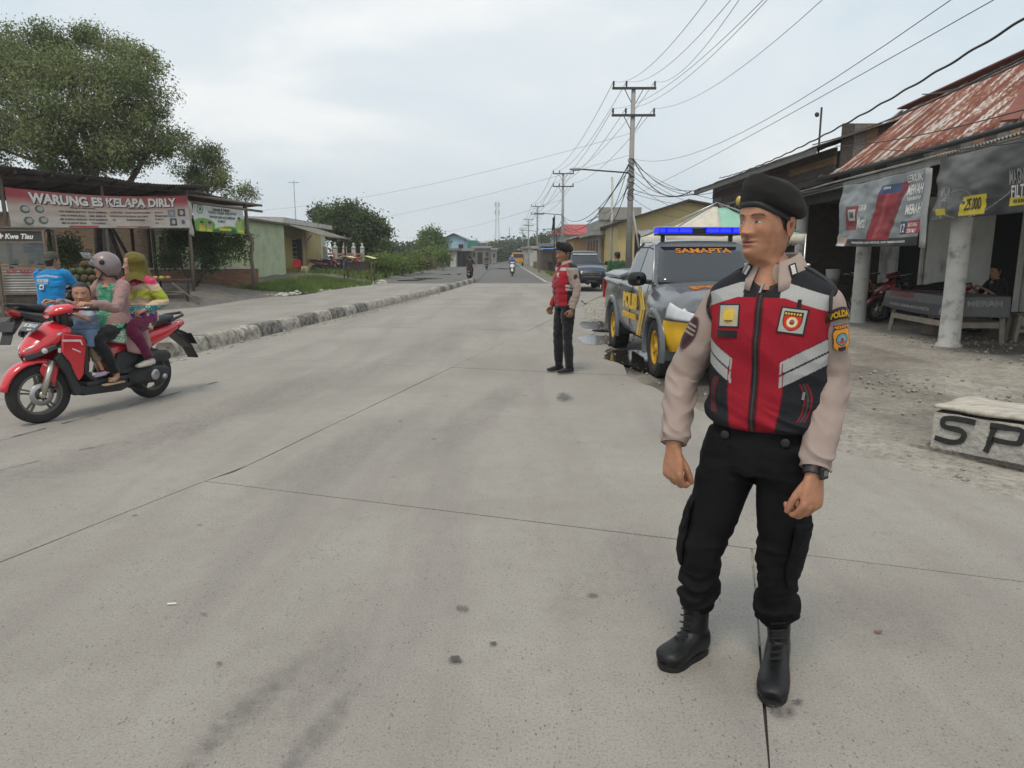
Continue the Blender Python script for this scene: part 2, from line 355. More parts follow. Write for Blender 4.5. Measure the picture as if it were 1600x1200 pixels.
for i in range(len(trans)-1):
    a, b = trans[i], trans[i+1]
    if i == 0: slab(J, J2, a, b); slab(J2, edgeR, a, b); slab(JC, J, a, trans[2]); slab(edgeL, JC, a, trans[2]); continue
    else:
        slab(J, edgeR, a, b, z=0. if i % 2 else .003); 
        if i > 1: slab(JC, J, a, b, z=.002 if i % 2 else 0.); slab(edgeL, JC, a, b)
# hairline cracks and a tar-dark seam on the slabs
CRK = mat('crack_dirt', (.075, .068, .06), .95, var=.3, scale=40)
def crack(p, q, wd, name='crack', gaps=.35, z=.0065):
    p = np.array(p); q = np.array(q); n_ = int(np.linalg.norm(q-p)/.035); m_ = MB(); d = (q-p)/n_; nn = np.array([-d[1], d[0]])/np.linalg.norm(d)
    for i in range(n_):
        if vn((i*.13+p[0]*7, p[1]*3., 0.)) < gaps*2-1: continue
        a_ = p+d*i+nn*.012*float(fbm((i*.16, p[0], 0.), 3)); b_ = p+d*(i+1.02)+nn*.012*float(fbm(((i+1)*.16, p[0], 0.), 3)); h_ = wd*(.6+.5*float(vn((i*.4, 7., p[1]))))
        m_.add([(a_[0]-nn[0]*h_, a_[1]-nn[1]*h_, z), (b_[0]-nn[0]*h_, b_[1]-nn[1]*h_, z), (b_[0]+nn[0]*h_, b_[1]+nn[1]*h_, z), (a_[0]+nn[0]*h_, a_[1]+nn[1]*h_, z)], [(0, 1, 2, 3)])
    m_.build(name, CRK, road_o)
crack((-4.6, 4.7), (-3.66, 8.7), .011, gaps=.4); crack((-4.05, 4.3), (-2.95, 6.6), .008, gaps=.62); crack((-3.3, 5.1), (-2.2, 9.4), .006, gaps=.7); crack((-6.2, 7.4), (-5.55, 11), .007, gaps=.55)
crack((-9.5, 13.5), (-7.0, 17.5), .012, gaps=.5); crack((-8.6, 18), (-7.4, 27), .014, gaps=.5)
# worn tyre tracks, oil spots and grime lying on the slabs, thinning out at their rims; also used for painted contact shade
def stain_shade_mat():
    m, n, l, b = node_mat('grime_and_shade'); tcn = n.new('ShaderNodeTexCoord'); v = tcn.outputs['Object']; a = n.new('ShaderNodeAttribute'); a.attribute_name = 'Col'; l.new(a.outputs['Color'], b.inputs['Base Color']); b.inputs['Roughness'].default_value = .85
    f1 = ramp(n, l, noise(n, l, v, 22., 6, .75), [(.35, 0.), (.62, 1.)]); mu = n.new('ShaderNodeMath'); mu.operation = 'MULTIPLY'; l.new(f1, mu.inputs[0]); l.new(a.outputs['Alpha'], mu.inputs[1]); l.new(mu.outputs[0], b.inputs['Alpha']); return m
GRIME_SHADE = stain_shade_mat()
def stain_shade(c, rx, ry, rot, col_, al, seed=0., z=.0085, n_=24):
    u, v = np.meshgrid(np.linspace(-1, 1, n_), np.linspace(-1, 1, n_)); x, y = u*rx, v*ry; ca, sa = math.cos(rot), math.sin(rot); m_ = MB(); m_.grid(np.stack([c[0]+x*ca-y*sa, c[1]+x*sa+y*ca, z+0*x], -1)); o = m_.build('stain_shade', GRIME_SHADE, road_o)
    r = np.sqrt(u**2+v**2)+.3*fbm(np.stack([u*1.6+seed, v*1.6, 0*u+seed], -1), 3); A = np.clip((1-r)/.55, 0, 1)*al; at_ = o.data.attributes.new('Col', 'FLOAT_COLOR', 'POINT'); cc = np.ones((n_*n_, 4), np.float32); cc[:, :3] = col_; cc[:, 3] = A.ravel(); at_.data.foreach_set('color', cc.ravel())
DK = (.075, .068, .064); PU = (.16, .14, .14)
for i, (px, py, rx, ry, rot, cl_, al) in enumerate([(712, 1033, .035, .028, 0, DK, 1.6), (722, 952, .03, .045, .4, DK, .9), (770, 1008, .02, .016, 0, DK, 1.3), (318, 962, .02, .014, 0, DK, 1.2), (343, 1040, .016, .013, 0, DK, 1.2), (882, 622, .11, .32, -.05, (.13, .125, .115), .9), (365, 1130, .07, .45, -.32, PU, .9), (495, 1150, .06, .32, -.28, PU, .85), (430, 1080, .3, .5, -.3, PU, .5), (200, 700, .5, 1.6, -.24, PU, .6), (560, 700, .35, 2.2, -.24, PU, .45), (760, 640, .3, 2.4, -.22, PU, .4), (420, 620, .5, 3., -.2, PU, .45), (960, 900, .3, .7, -.3, PU, .4), (640, 560, .5, 4, -.18, PU, .4), (1380, 960, .4, .35, .3, PU, .5), (610, 480, .6, 6, -.08, PU, .35), (790, 470, .6, 7, -.06, PU, .4), (300, 520, .7, 4, .1, PU, .35), (1220, 1115, .05, .05, 0, DK, .9), (1245, 1102, .03, .015, .2, DK, 1.2)]):
    q = G(px, py); stain_shade(q, rx, ry, rot, cl_, al*(.36 if cl_ is PU and py < 1120 else .42 if cl_ is PU else 1), i*3.7, .0085+.0004*i)
# ---- asphalt beyond the slabs
ASP = mat('asphalt', (.115, .112, .108), .85, var=.22, scale=.5, bump=.3, bscale=60)
a_ = MB(); ya = [41.2, 44, 60, 80, 112, 160, 230, 400, 700]; aL = plin([(41.2, -7.2), (44, -7.6), (60, -8.4), (112, -8.5), (230, -8), (700, -8)]); aR = plin([(41.2, 2.6), (44, 2.3), (112, 1.5), (230, 1.2), (700, 0)])
a_.add([(aL(y), y, -.004) for y in ya]+[(aR(y), y, -.004) for y in ya[::-1]], [tuple(range(len(ya)*2))]); struct('asphalt_road', a_, ASP)
LINE = mat('worn_road_paint', (.42, .41, .38), .8, var=.2, scale=3, col2=(.17, .165, .155), cov=.45)
l_ = MB()
for y0, y1 in zip(ya[:-3], ya[1:-2]): l_.add([(aR(y0)-.32, y0, .001), (aR(y0)-.12, y0, .001), (aR(y1)-.12, y1, .001), (aR(y1)-.32, y1, .001)], [(0, 1, 2, 3)])
struct('road_edge_line', l_, LINE)
SEAM = mat('seam_tar', (.03, .03, .03), .7, var=.2)
l_ = MB(); l_.add([(-2.2, 44.4, .001), (-2.1, 44.4, .001), (-3.0, 112, .001), (-3.12, 112, .001)], [(0, 1, 2, 3)]); struct('road_seam', l_, SEAM)
# ---- yard on the right: worn dusty concrete, wet round the puddles
def blob(c, n_, rx, ry, seed, rot=0., jag=.35):
    out = []
    for i in range(n_):
        a = 2*PI*i/n_; r = 1+jag*float(fbm((math.cos(a)*1.7+seed, math.sin(a)*1.7, seed*3.3), 4)); x, y = rx*r*math.cos(a), ry*r*math.sin(a)
        out.append((c[0]+x*math.cos(rot)-y*math.sin(rot), c[1]+x*math.sin(rot)+y*math.cos(rot)))
    return out
PUD = [((1.98, 10.75), .5, 1.2, 1.2), ((1.58, 13.2), .36, .75, 4.1), ((1.95, 15.9), .35, 1.1, 7.7)]
xs = np.linspace(1.0, 16, 150); ysd = np.linspace(-1, 45, 380); X, Y = np.meshgrid(xs, ysd, indexing='ij')
er = np.array([edgeR_(y) for y in ysd])[None, :]; Z = -.010-.012*np.clip((X-er)/2, 0, 1)+.010*fbm(np.stack([X*.8, Y*.8, 0*X], -1), 3)*np.clip((X-er)/1., 0, 1)
Z = Z+.075*np.clip((X-6.2)/1., 0, 1)*(Y < 27)
def inb(X, Y, c, rx, ry): return np.sqrt(((X-c[0])/rx)**2+((Y-c[1])/ry)**2)
wet = np.zeros_like(X)
for c, rx, ry, s_ in PUD:
    d = inb(X, Y, c, rx*1.55, ry*1.35)+.25*fbm(np.stack([X*2, Y*2, 0*X+s_], -1), 3); wet = np.maximum(wet, np.clip((1.25-d)/.5, 0, 1)); Z -= .05*np.clip(1.25-inb(X, Y, c, rx, ry), 0, .5)
d = inb(X, Y, (2.5, 8.2), 1.3, 1.5)+.3*fbm(np.stack([X*2, Y*2, 0*X+9], -1), 4); wet = np.maximum(wet, .8*np.clip((1.15-d)/.5, 0, 1))
d = inb(X, Y, (8.4, 11.4), 1.2, .8)+.3*fbm(np.stack([X*2, Y*2, 0*X+5], -1), 4); wet = np.maximum(wet, .75*np.clip((1.15-d)/.4, 0, 1))
sandy = np.array((.33, .305, .262)); dirt = np.array((.2, .178, .15)); mud = np.array((.075, .066, .056)); asp = np.array((.13, .128, .122))
dm = np.clip(.5+1.4*fbm(np.stack([X*.45, Y*.45, 0*X+2], -1), 4), 0, 1)*np.clip((X-er)/1.5, 0, 1); dm = np.where(X > 6.3, dm*.25, dm)
strip = np.exp(-((X-(5.6-.35*(Y-6)))/.7)**2)*(Y > 4)*(Y < 13); dm = np.clip(dm+.8*strip*np.clip(.6+fbm(np.stack([X*1.5, Y*1.5, 0*X+8], -1), 3), 0, 1.2), 0, 1)
col = sandy*(1-dm[..., None])+dirt*dm[..., None]; far = np.clip((Y-26)/6, 0, 1)[..., None]; col = col*(1-far)+asp*far
col = col*(1-wet[..., None])+mud*wet[..., None]
yard = MB(); yard.grid(np.stack([X, Y, Z], -1)); yo = struct('yard', yard, vground_mat('yard_ground', .88, 14.), True)
a = yo.data.attributes.new('Col', 'FLOAT_COLOR', 'POINT'); cc = np.ones((X.size, 4), np.float32); cc[:, :3] = col.reshape(-1, 3); cc[:, 3] = wet.ravel(); a.data.foreach_set('color', cc.ravel())
WATER = mat('puddle_water', (.028, .026, .023), .03, var=.05, spec=.6, bump=.02, bscale=6)
for c, rx, ry, s_ in PUD:
    m_ = MB(); pl = blob(c, 70, rx, ry, s_); m_.add([(x, y, .0085) for x, y in pl], [tuple(range(70))]); struct('puddle', m_, WATER)
# loose stones and grit (uncountable)
PEB = mat('gravel_stone', (.3, .28, .25), .9, var=.35, scale=25)
pb = MB()
for i in range(1500):
    q = random.random()
    if q < .45: y = random.uniform(4.3, 12.5); x = 5.5-.35*(y-6)+random.gauss(0, .55)
    elif q < .75: y = random.uniform(3, 25); x = edgeR_(y)+abs(random.gauss(.1, .5))
    else: y = random.uniform(9.5, 13.5); x = random.uniform(6.6, 10)
    if x < edgeR_(y)-.2: continue
    s_ = random.choice([.006, .009, .012, .02, .03])*random.uniform(.7, 1.3); z = (.06 if x > 6.8 else -.012)+s_*.3
    o_ = Vector((x, y, z)); pts = [o_+Vector((math.cos(k*2.1)*s_*random.uniform(.7, 1.3), math.sin(k*2.1)*s_*random.uniform(.7, 1.3), 0)) for k in range(3)]+[o_+Vector((0, 0, s_*.8)), o_-Vector((0, 0, s_))]
    pb.add(pts, [(0, 1, 3), (1, 2, 3), (2, 0, 3), (1, 0, 4), (2, 1, 4), (0, 2, 4)])
tag(pb.build('gravel', PEB), 'loose grey stones and grit scattered over the yard', 'gravel', kind='stuff')
# ---- verge on the left: mud, dirt mound, grass bank, raised house plot
xs = np.linspace(-60, -5, 260); ysd = np.linspace(8, 130, 420); X, Y = np.meshgrid(xs, ysd, indexing='ij')
eL = np.array([edgeL(y) if y < 41.2 else aL(y) for y in ysd])[None, :]; s = eL-X      # metres left of the road edge
fb = fbm(np.stack([X*.9, Y*.9, 0*X], -1), 4)
rise = np.interp(Y, [10, 26, 31, 38, 60, 130], [.02, .05, .12, .42, .3, .15])
Z = np.where(s < 0, -.03, 0)+np.clip(s, 0, None)*.02
Z = np.minimum(Z, .1)+rise*np.clip((s-1.2)/3, 0, 1)+.05*fb*np.clip(s/1., 0, 1)
Z = Z-.035*np.clip(1-s/.5, 0, 1)
Z = Z+.42*np.exp(-((X+11.3)/1.1)**2-((Y-26.2)/2.6)**2)+.2*np.exp(-((X+11.5)/1.3)**2-((Y-23.3)/1.2)**2)
ditch = np.exp(-((s-4.3)/.7)**2)*(Y > 25)*(Y < 40); Z -= .3*ditch
grassm = np.clip(1.6*np.exp(-((s-1.9)/1.5)**2)*np.clip((Y-30.5)/1.5, 0, 1)*(Y < 39.5)+np.clip((Y-46)/3, 0, 1)*np.clip((s-.8)/1.2, 0, 1)+.6*(s > 5)*(Y > 52), 0, 1)
grassm = np.clip(grassm*(1+.5*fb), 0, 1)
mudm = np.clip(1.1-s/1.4+.4*fb, 0, 1)
brown = np.array((.115, .098, .08)); grey = np.array((.14, .132, .122)); gg = np.array((.075, .105, .03)); mound = np.array((.15, .128, .105))
col = brown*(1-mudm[..., None])+grey*mudm[..., None]; mm_ = np.exp(-((X+11.3)/1.5)**2-((Y-26.2)/3)**2)[..., None]; col = col*(1-mm_)+mound*mm_; col = col*(1-grassm[..., None])+gg*grassm[..., None]
vg = MB(); vg.grid(np.stack([X, Y, Z], -1)); vgo = struct('verge', vg, vground_mat('verge_ground', .92, 5.), True)
a = vgo.data.attributes.new('Col', 'FLOAT_COLOR', 'POINT'); cc = np.ones((X.size, 4), np.float32); cc[:, :3] = col.reshape(-1, 3); cc[:, 3] = np.clip(.75*mudm*(fb < -.25), 0, 1).ravel(); a.data.foreach_set('color', cc.ravel())
def vz(x, y):
    i = int(np.clip((x-xs[0])/(xs[1]-xs[0]), 0, len(xs)-1)); j = int(np.clip((y-ysd[0])/(ysd[1]-ysd[0]), 0, len(ysd)-1)); return float(Z[i, j])
# wet patches on the left lane and the potholed asphalt
for c, rx, ry, s_, z_ in [((-9.0, 29.6), .5, 1.6, 2.2, .006), ((-6.0, 50), .9, 1.6, 3.3, .001), ((-5.2, 62), .8, 2.5, 5.3, .001), ((-1.2, 90), 1.2, 5, 6.3, .001), ((-6.6, 46.5), .7, 1.3, 8.3, .001)]:
    m_ = MB(); pl = blob(c, 40, rx, ry, s_, 0, .5); m_.add([(x, y, z_+.002) for x, y in pl], [tuple(range(40))]); struct('puddle', m_, WATER)
# grass blades (uncountable)
GR = mat('grass_blade', (.105, .165, .03), .7, var=.4, scale=.8)
def grass(name, label, fn, n_, hmin, hmax, wd, m=None):
    vv = []; ff = []
    for _ in range(n_):
        q = fn()
        if q is None: continue
        x, y, z = q; h_ = random.uniform(hmin, hmax); a = random.uniform(0, 6.28); dx, dy = math.cos(a)*wd, math.sin(a)*wd; lx, ly = random.gauss(0, .35)*h_, random.gauss(0, .35)*h_; k = len(vv)
        vv += [(x-dx, y-dy, z), (x+dx, y+dy, z), (x+lx*.4+dx*.6, y+ly*.4+dy*.6, z+h_*.6), (x+lx, y+ly, z+h_)]; ff += [(k, k+1, k+2), (k, k+2, k+3)]
    return tag(link_mesh(name, vv, ff, m or GR), label, 'grass', kind='stuff')
def gf1():
    y = random.uniform(30.3, 40); s_ = abs(random.gauss(1.9, 1.0)); x = edgeL(y)-s_
    return (x, y, vz(x, y)-.02) if vn((x*1.2, y*1.2, 0.)) > -.45 else None
grass('verge_grass', 'green grass on the bank in front of the pale green house', gf1, 16000, .08, .3, .012)
def gf2():
    y = random.uniform(45, 115); s_ = .9+abs(random.gauss(0, 5)); x = aL(y)-s_
    return (x, y, (vz(x, y) if y < 130 else 0)-.02)
grass('roadside_grass', 'long strip of rough grass beyond the left lane', gf2, 26000, .12, .45, .03)
def gf3():
    y = random.uniform(46, 110); x = 3.2+abs(random.gauss(0, 2.2))+.0*y
    return (x, y, -.05) if vn((x*.5, y*.25, 3.)) > -.1 else None
grass('shoulder_grass', 'grass tufts along the right shoulder by the shops', gf3, 8000, .1, .4, .03)
# ---- median kerb of separate painted stones
def kerb_mat(name, c1, c2, cov): return mat(name, c1, .9, var=.25, scale=9, bump=.8, bscale=35, col2=c2, cov=cov)
KB = [kerb_mat('kerb_bare', (.33, .31, .265), (.14, .125, .1), .42), kerb_mat('kerb_black', (.24, .225, .195), (.07, .066, .06), .5), kerb_mat('kerb_white', (.43, .41, .365), (.2, .18, .15), .5), kerb_mat('kerb_worn', (.4, .38, .33), (.2, .18, .15), .45)]
med = thing('median_kerb', 'low road divider of black and white painted kerb stones', 'kerb', (curbx(25), 25, 0))
y = 10.9; i = 0
while y < 43.6:
    ln = .95 if y < 30 else 1.15; y1 = min(y+ln, 43.7); m_ = MB(); hw = .15; hh = .235+.006*random.uniform(-1, 1); k = 7
    sec = []
    for t in np.linspace(0, 1, k):
        yy = y+.006+(y1-y-.012)*t; xc = curbx(yy)-.17; jx = .006*float(vn((yy*5, 0., 1.))); jz = .009*float(vn((yy*6, 4., 1.)))
        e0 = .95 if (t in (0, 1)) else 1
        sec.append([(xc-hw*.98, yy, -.01), (xc-hw+jx, yy, hh*.75+jz), (xc-hw*.7+jx, yy, (hh-.005)*e0**.15+jz), (xc+hw*.55+jx, yy, hh*e0**.15+jz*.7), (xc+hw*.85+jx, yy, hh*.83+jz), (xc+hw*1.1+jx*.6, yy, hh*.35), (xc+hw*1.2, yy, -.01)])
    arr = np.array(sec); m_.grid(arr); n0 = 7; m_.f.append(tuple(range(n0))); m_.f.append(tuple((k-1)*n0+q for q in range(n0))[::-1])
    kind = 0 if i < 2 else (1 if i % 2 else 2) if (i < 11 or i > 19) else (3 if i % 2 else 0)
    m_.build('kerb_stone', KB[kind], med, True); y = y1; i += 1
# crumbled base and broken rubble at the near end of the kerb
rb = MB()
for _ in range(340):
    yy = random.uniform(10.7, 30) if random.random() < .8 else random.uniform(10.2, 11.1); xx = curbx(yy)+random.uniform(.02, .3)+(random.uniform(-.45, .1) if yy < 11.1 else 0); s_ = random.uniform(.008, .035)
    rb.ell((xx, yy, s_*.3), (s_, s_*random.uniform(.6, 1.3), s_*.6), 5, 3)
tag(rb.build('rubble', KB[0]), 'crumbs of broken concrete along the foot of the divider', 'rubble', kind='stuff')
KD = mat('kerb_dust', (.36, .34, .29), .95, var=.3, scale=6)
for nm, (px, py), s_ in (('cigarette_butt', (269, 946), .018),):
    p = G(px, py); m_ = MB(); m_.cyl((p[0]-.02, p[1], .008), (p[0]+.018, p[1]+.004, .008), .004, seg=8); tag(m_.build('cigarette_butt', mat('paper_white', (.7, .69, .66), .8)), 'white cigarette butt lying on the bare concrete in front', 'litter')
p = G(1372, 990); m_ = MB(); t_ = np.linspace(-1, 1, 7)
m_.sheet(np.array([[(p[0]+u*.018, p[1]+v*.009*(1-u*u*.8), .006+.004*abs(u)+.003*v*v) for v in (-1, 0, 1)] for u in t_]), .0008); tag(m_.build('dry_leaf', mat('dry_leaf', (.22, .1, .05), .8)), 'small dry brown leaf on the concrete right of the boots', 'leaf')
# ================================================================ shared building blocks
WOOD = mat('old_wood', (.16, .125, .095), .85, var=.35, scale=5, bump=.5, bscale=30, stretch=(6, 6, .7))
DWOOD = mat('dark_wood', (.06, .048, .04), .9, var=.4, scale=5, bump=.5, bscale=25)
TIN = mat('old_tin', (.11, .1, .092), .75, metal=.15, var=.45, scale=2.2, bump=.2, bscale=20)
GTIN = mat('grey_tin', (.27, .265, .25), .6, metal=.2, var=.35, scale=2.5, bump=.2, bscale=20)
ASB = mat('asbestos', (.17, .155, .135), .92, var=.35, scale=1.5, bump=.4, bscale=15)
WHITEP = mat('grimy_white', (.46, .45, .42), .85, var=.16, scale=2., bump=.2, bscale=30, col2=(.24, .23, .205), cov=.36)
BLACKPL = mat('black_plastic', (.012, .012, .013), .42, var=.25, scale=12)
RUBBER = mat('tyre_rubber', (.022, .021, .02), .85, var=.3, scale=18, bump=.3, bscale=60)
CHROME = mat('metal_grey', (.42, .42, .42), .32, metal=.9, var=.1)
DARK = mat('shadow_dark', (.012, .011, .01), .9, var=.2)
BRICK = mat('bare_brick', (.23, .12, .075), .92, var=.4, scale=3.5, bump=.7, bscale=14, col2=(.12, .1, .085), cov=.42, stretch=(1, 1, 3.5))
def corr(mb, a, b, c, d, n, amp, th=.004, wob=0., rows=6, per=10):
    """corrugated sheet: a-b is the wavy edge, c-d the opposite wavy edge"""
    a, b, c, d = [np.array(q, float) for q in (a, b, c, d)]; m = n*per+1; u = np.linspace(0, 1, m)[None, :, None]; v = np.linspace(0, 1, rows)[:, None, None]
    p = (a*(1-u)+b*u)*(1-v)+(c*(1-u)+d*u)*v; nn = np.cross(b-a, c-a); nn /= np.linalg.norm(nn)
    h = amp*np.sin(u[..., 0]*n*2*PI)+wob*fbm(np.stack([p[..., 0]*.6, p[..., 1]*.6, p[..., 2]*.6], -1), 2)
    return mb.sheet(p+nn*h[..., None], th)
class Banner:
    """a hanging printed sheet; f(u,v) gives a place on it, u to the right, v down"""
    def __init__(s, TL, TR, BL, BR, sagt=0., sagb=0., bulge=0., wr=.01, seed=1.):
        s.c = [np.array(q, float) for q in (TL, TR, BL, BR)]; s.st, s.sb, s.bu, s.wr, s.sd = sagt, sagb, bulge, wr, seed
        ux = s.c[1]-s.c[0]; vy = s.c[2]-s.c[0]; s.W = np.linalg.norm(ux); s.H = np.linalg.norm(vy); s.n = np.cross(vy, ux); s.n /= np.linalg.norm(s.n)
    def f(s, u, v, off=0.):
        u = np.asarray(u, float); v = np.asarray(v, float); U = u[..., None]; V = v[..., None]
        p = (s.c[0]*(1-U)+s.c[1]*U)*(1-V)+(s.c[2]*(1-U)+s.c[3]*U)*V
        p = p.copy(); p[..., 2] -= 4*u*(1-u)*(s.st*(1-v)+s.sb*v)
        wv = s.wr*fbm(np.stack([u*s.W*1.1+v*s.H*.8+s.sd, v*s.H*2.6-u*s.W*.5, 0*u+s.sd], -1), 3)+s.bu*np.sin(u*PI)*np.sin(v*PI)
        return p+s.n*(wv+off)[..., None]
    def build(s, name, m, colf, parent=None, nu=140, nv=60, th=.004):
        u, v = np.meshgrid(np.linspace(0, 1, nu), np.linspace(0, 1, nv), indexing='xy'); mb = MB(); mb.sheet(s.f(u, v), th)
        o = mb.build(name, m, parent, True); c = colf(u, v).reshape(-1, 3); setcol(o, np.concatenate([c, c])); s.o = o; return o
    def text(s, str_, u, v, width, height, m, parent, bold=.0, shear=0., off=.006, ext=.001, rot=0., name='lettering', arc=0.):
        def bend(a):
            if rot: ca, sa = math.cos(rot), math.sin(rot); a = np.stack([a[:, 0]*ca-a[:, 1]*sa, a[:, 0]*sa+a[:, 1]*ca, a[:, 2]], 1)
            y = a[:, 1]-arc*((a[:, 0]/(width/2))**2)
            return s.f(u+a[:, 0]/s.W, v-y/s.H, off)+s.n*(a[:, 2])[:, None]
        return text(name, str_, 1., m, Matrix.Identity(4), parent, ext, bold, shear, 1., width, height, True, bend)
def img(u, v, base, items):
    """flat print: base colour (array or tuple), then rectangles / ellipses painted over"""
    c = np.zeros(u.shape+(3,)); c[...] = base
    for it in items:
        k, a, b, w_, h_, col = it[:6]
        if k == 'r': msk = (abs(u-a) < w_/2) & (abs(v-b) < h_/2)
        elif k == 'e': msk = ((u-a)/(w_/2))**2+((v-b)/(h_/2))**2 < 1
        else: msk = k(u, v)
        c[msk] = col
    return c
PRINT = vmat('printed_vinyl', .55, .12, 3., spec=.4)
INK_W = mat('ink_white', (.72, .7, .66), .6, var=.06); INK_K = mat('ink_black', (.02, .02, .022), .6); INK_R = mat('ink_red', (.38, .03, .04), .6); INK_Y = mat('ink_yellow', (.75, .5, .02), .6); INK_G = mat('ink_grey', (.3, .29, .28), .6); INK_DG = mat('ink_green', (.02, .16, .06), .6)
# ---- trees
def leafmat(name, c, var=.45):
    m, n, l, b = node_mat(name); a = n.new('ShaderNodeAttribute'); a.attribute_name = 'Col'
    l.new(a.outputs['Color'], b.inputs['Base Color']); b.inputs['Roughness'].default_value = .55; b.inputs['Specular IOR Level'].default_value = .3
    tr = n.new('ShaderNodeBsdfTranslucent'); l.new(a.outputs['Color'], tr.inputs['Color']); ms = n.new('ShaderNodeMixShader'); ms.inputs[0].default_value = .28
    l.new(b.outputs[0], ms.inputs[1]); l.new(tr.outputs[0], ms.inputs[2]); l.new(ms.outputs[0], n['Material Output'].inputs[0]); return m
LEAF = leafmat('leaf', None); BARK = mat('bark', (.1, .085, .07), .92, var=.4, scale=6, bump=.8, bscale=20)
def leaves(name, clumps, n_, size, c0, c1, parent, asp=.42, seed=0, spread=1., droop=.3):
    """n_ leaf blades spread in little sprays through the clump volumes"""
    rng = np.random.default_rng(seed); cl = np.array([c for c, r in clumps]); cr_ = np.array([r for c, r in clumps]); vol = cr_.prod(1)**.8; pick = rng.choice(len(cl), n_//6, p=vol/vol.sum())
    d = rng.normal(size=(n_//6, 3)); d /= np.linalg.norm(d, axis=1)[:, None]; rad = rng.uniform(.0, 1, n_//6)**.38
    nsub = max(30, n_//260); sp_ = rng.choice(len(cl), nsub, p=vol/vol.sum()); sd2 = rng.normal(size=(nsub, 3)); sd2 /= np.linalg.norm(sd2, axis=1)[:, None]; sc_ = cl[sp_]+sd2*(rng.uniform(.1, 1, nsub)**.45)[:, None]*cr_[sp_]*spread
    which = rng.integers(0, nsub, n_//6); srad = cr_[sp_].mean(1)*rng.uniform(.22, .46, nsub)*(1. if n_ > 20000 else 1.35); tip = sc_[which]+d*(rad*srad[which])[:, None]*np.array([1.15, 1.15, .75]); tone = rng.uniform(0, 1, nsub)[which]
    k = 6; c = np.repeat(tip, k, 0)+rng.normal(size=(n_//6*k, 3))*size*1.3; n2 = len(c)
    ax = np.repeat(d, k, 0)*.8+rng.normal(size=(n2, 3))*.7; ax[:, 2] -= droop; ax /= np.linalg.norm(ax, axis=1)[:, None]; s2 = np.cross(ax, rng.normal(size=(n2, 3))); s2 /= np.linalg.norm(s2, axis=1)[:, None]
    ln = size*rng.uniform(.7, 1.35, n2)[:, None]; wd = ln*asp
    v = np.stack([c-ax*ln*.5, c+s2*wd*.5, c+ax*ln*.5, c-s2*wd*.5], 1).reshape(-1, 3); f = np.arange(n2*4).reshape(-1, 4)
    o = link_mesh(name, v, f, LEAF, parent); t = tone.repeat(k)*.5+rng.uniform(0, 1, n2)*.5; cc = np.array(c0)*(1-t[:, None])+np.array(c1)*t[:, None]; setcol(o, cc.repeat(4, 0)); return o
def limb(mb, a, b, r0, r1, bend=.12, n=6, seg=7):
    a = np.array(a, float); b = np.array(b, float); t = np.linspace(0, 1, n)[:, None]; ln = np.linalg.norm(b-a); off = RNG.normal(size=3)*ln*bend; off[2] = abs(off[2])*.6
    p = a*(1-t)+b*t+np.sin(t*PI)*off; mb.tube(p, np.linspace(r0, r1, n), seg); return p
def tree(name, label, base, fork, clumps, n_, size, tr, c0=(.055, .085, .025), c1=(.14, .17, .06), cat='tree', group=None, seed=1, asp=.42, twigs=3):
    t = thing(name, label, cat, base, 0, group); m_ = MB(); base = np.array(base, float); fork = np.array(fork, float); p = limb(m_, base-np.array([0, 0, .1]), fork, tr, tr*.72, .04, 6, 9)
    for i, (c, r) in enumerate(clumps):
        c = np.array(c); st = fork if i % 3 else p[3]; q = limb(m_, st, c, tr*.42, tr*.1, .1)
        for k in range(twigs):
            e = c+RNG.normal(size=3)*np.array(r)*.55; limb(m_, q[3 if k % 2 else 4], e, tr*.14, tr*.035, .1, 4, 5)
    m_.build('trunk', BARK, t, True); leaves('crown', clumps, n_, size, c0, c1, t, asp, seed); return t
def bush(name, label, clumps, n_, size, base, c0=(.05, .09, .025), c1=(.13, .19, .055), seed=3, group=None, cat='shrub', asp=.5):
    t = thing(name, label, cat, base, 0, group); m_ = MB()
    for c, r in clumps: limb(m_, base, c, .03, .01, .1, 5, 5)
    m_.build('stem', BARK, t, True); leaves('foliage', clumps, n_, size, c0, c1, t, asp, seed); return t
# ================================================================ left side: food stall
S0, S1, S2 = np.array([-14.12, 20.1, 0]), np.array([-11.12, 25., 0]), np.array([-10.95, 30., 0])
sd_ = (S1-S0)/np.linalg.norm(S1-S0); bk = np.array([-sd_[1], sd_[0], 0])        # bk: away from the road
stall = thing('food_stall', 'open timber food stall with sagging tin roof beside the left lane', 'stall', S0+(S1-S0)*.5)
def zs(p, z): return (p[0], p[1], z)
for k, (t, r_, top) in enumerate([(0.02, .055, 3.75), (.5, .05, 3.72), (1., .06, 3.72)]):
    q = S0+(S1-S0)*t; m_ = MB(); m_.tube([zs(q, vz(*q[:2])-.05), zs(q+.02, 1.6), zs(q, top)], [r_, r_*.95, r_*.9], 8); m_.build('post', WOOD, stall, True)
    q2 = q+bk*3.4; m_ = MB(); m_.tube([zs(q2, 0), zs(q2, 3.4)], .06, 8); m_.build('post', DWOOD, stall, True)
for a_, b_, zz, w_ in [(S0, S1, 3.72, .09), (S0+bk*3.4, S1+bk*3.4, 3.38, .09), (S0+bk*1.7, S1+bk*1.7, 3.55, .07)]:
    m_ = MB(); m_.beam(zs(a_-sd_*.8, zz), zs(b_+sd_*.3, zz), w_, .12); m_.build('beam', DWOOD, stall)
m_ = MB(); m_.beam(zs(S0+sd_*.1-bk*.05, 2.36), zs(S1-bk*.05, 2.48), .05, .07); m_.build('rail', WOOD, stall)
nsh = 9
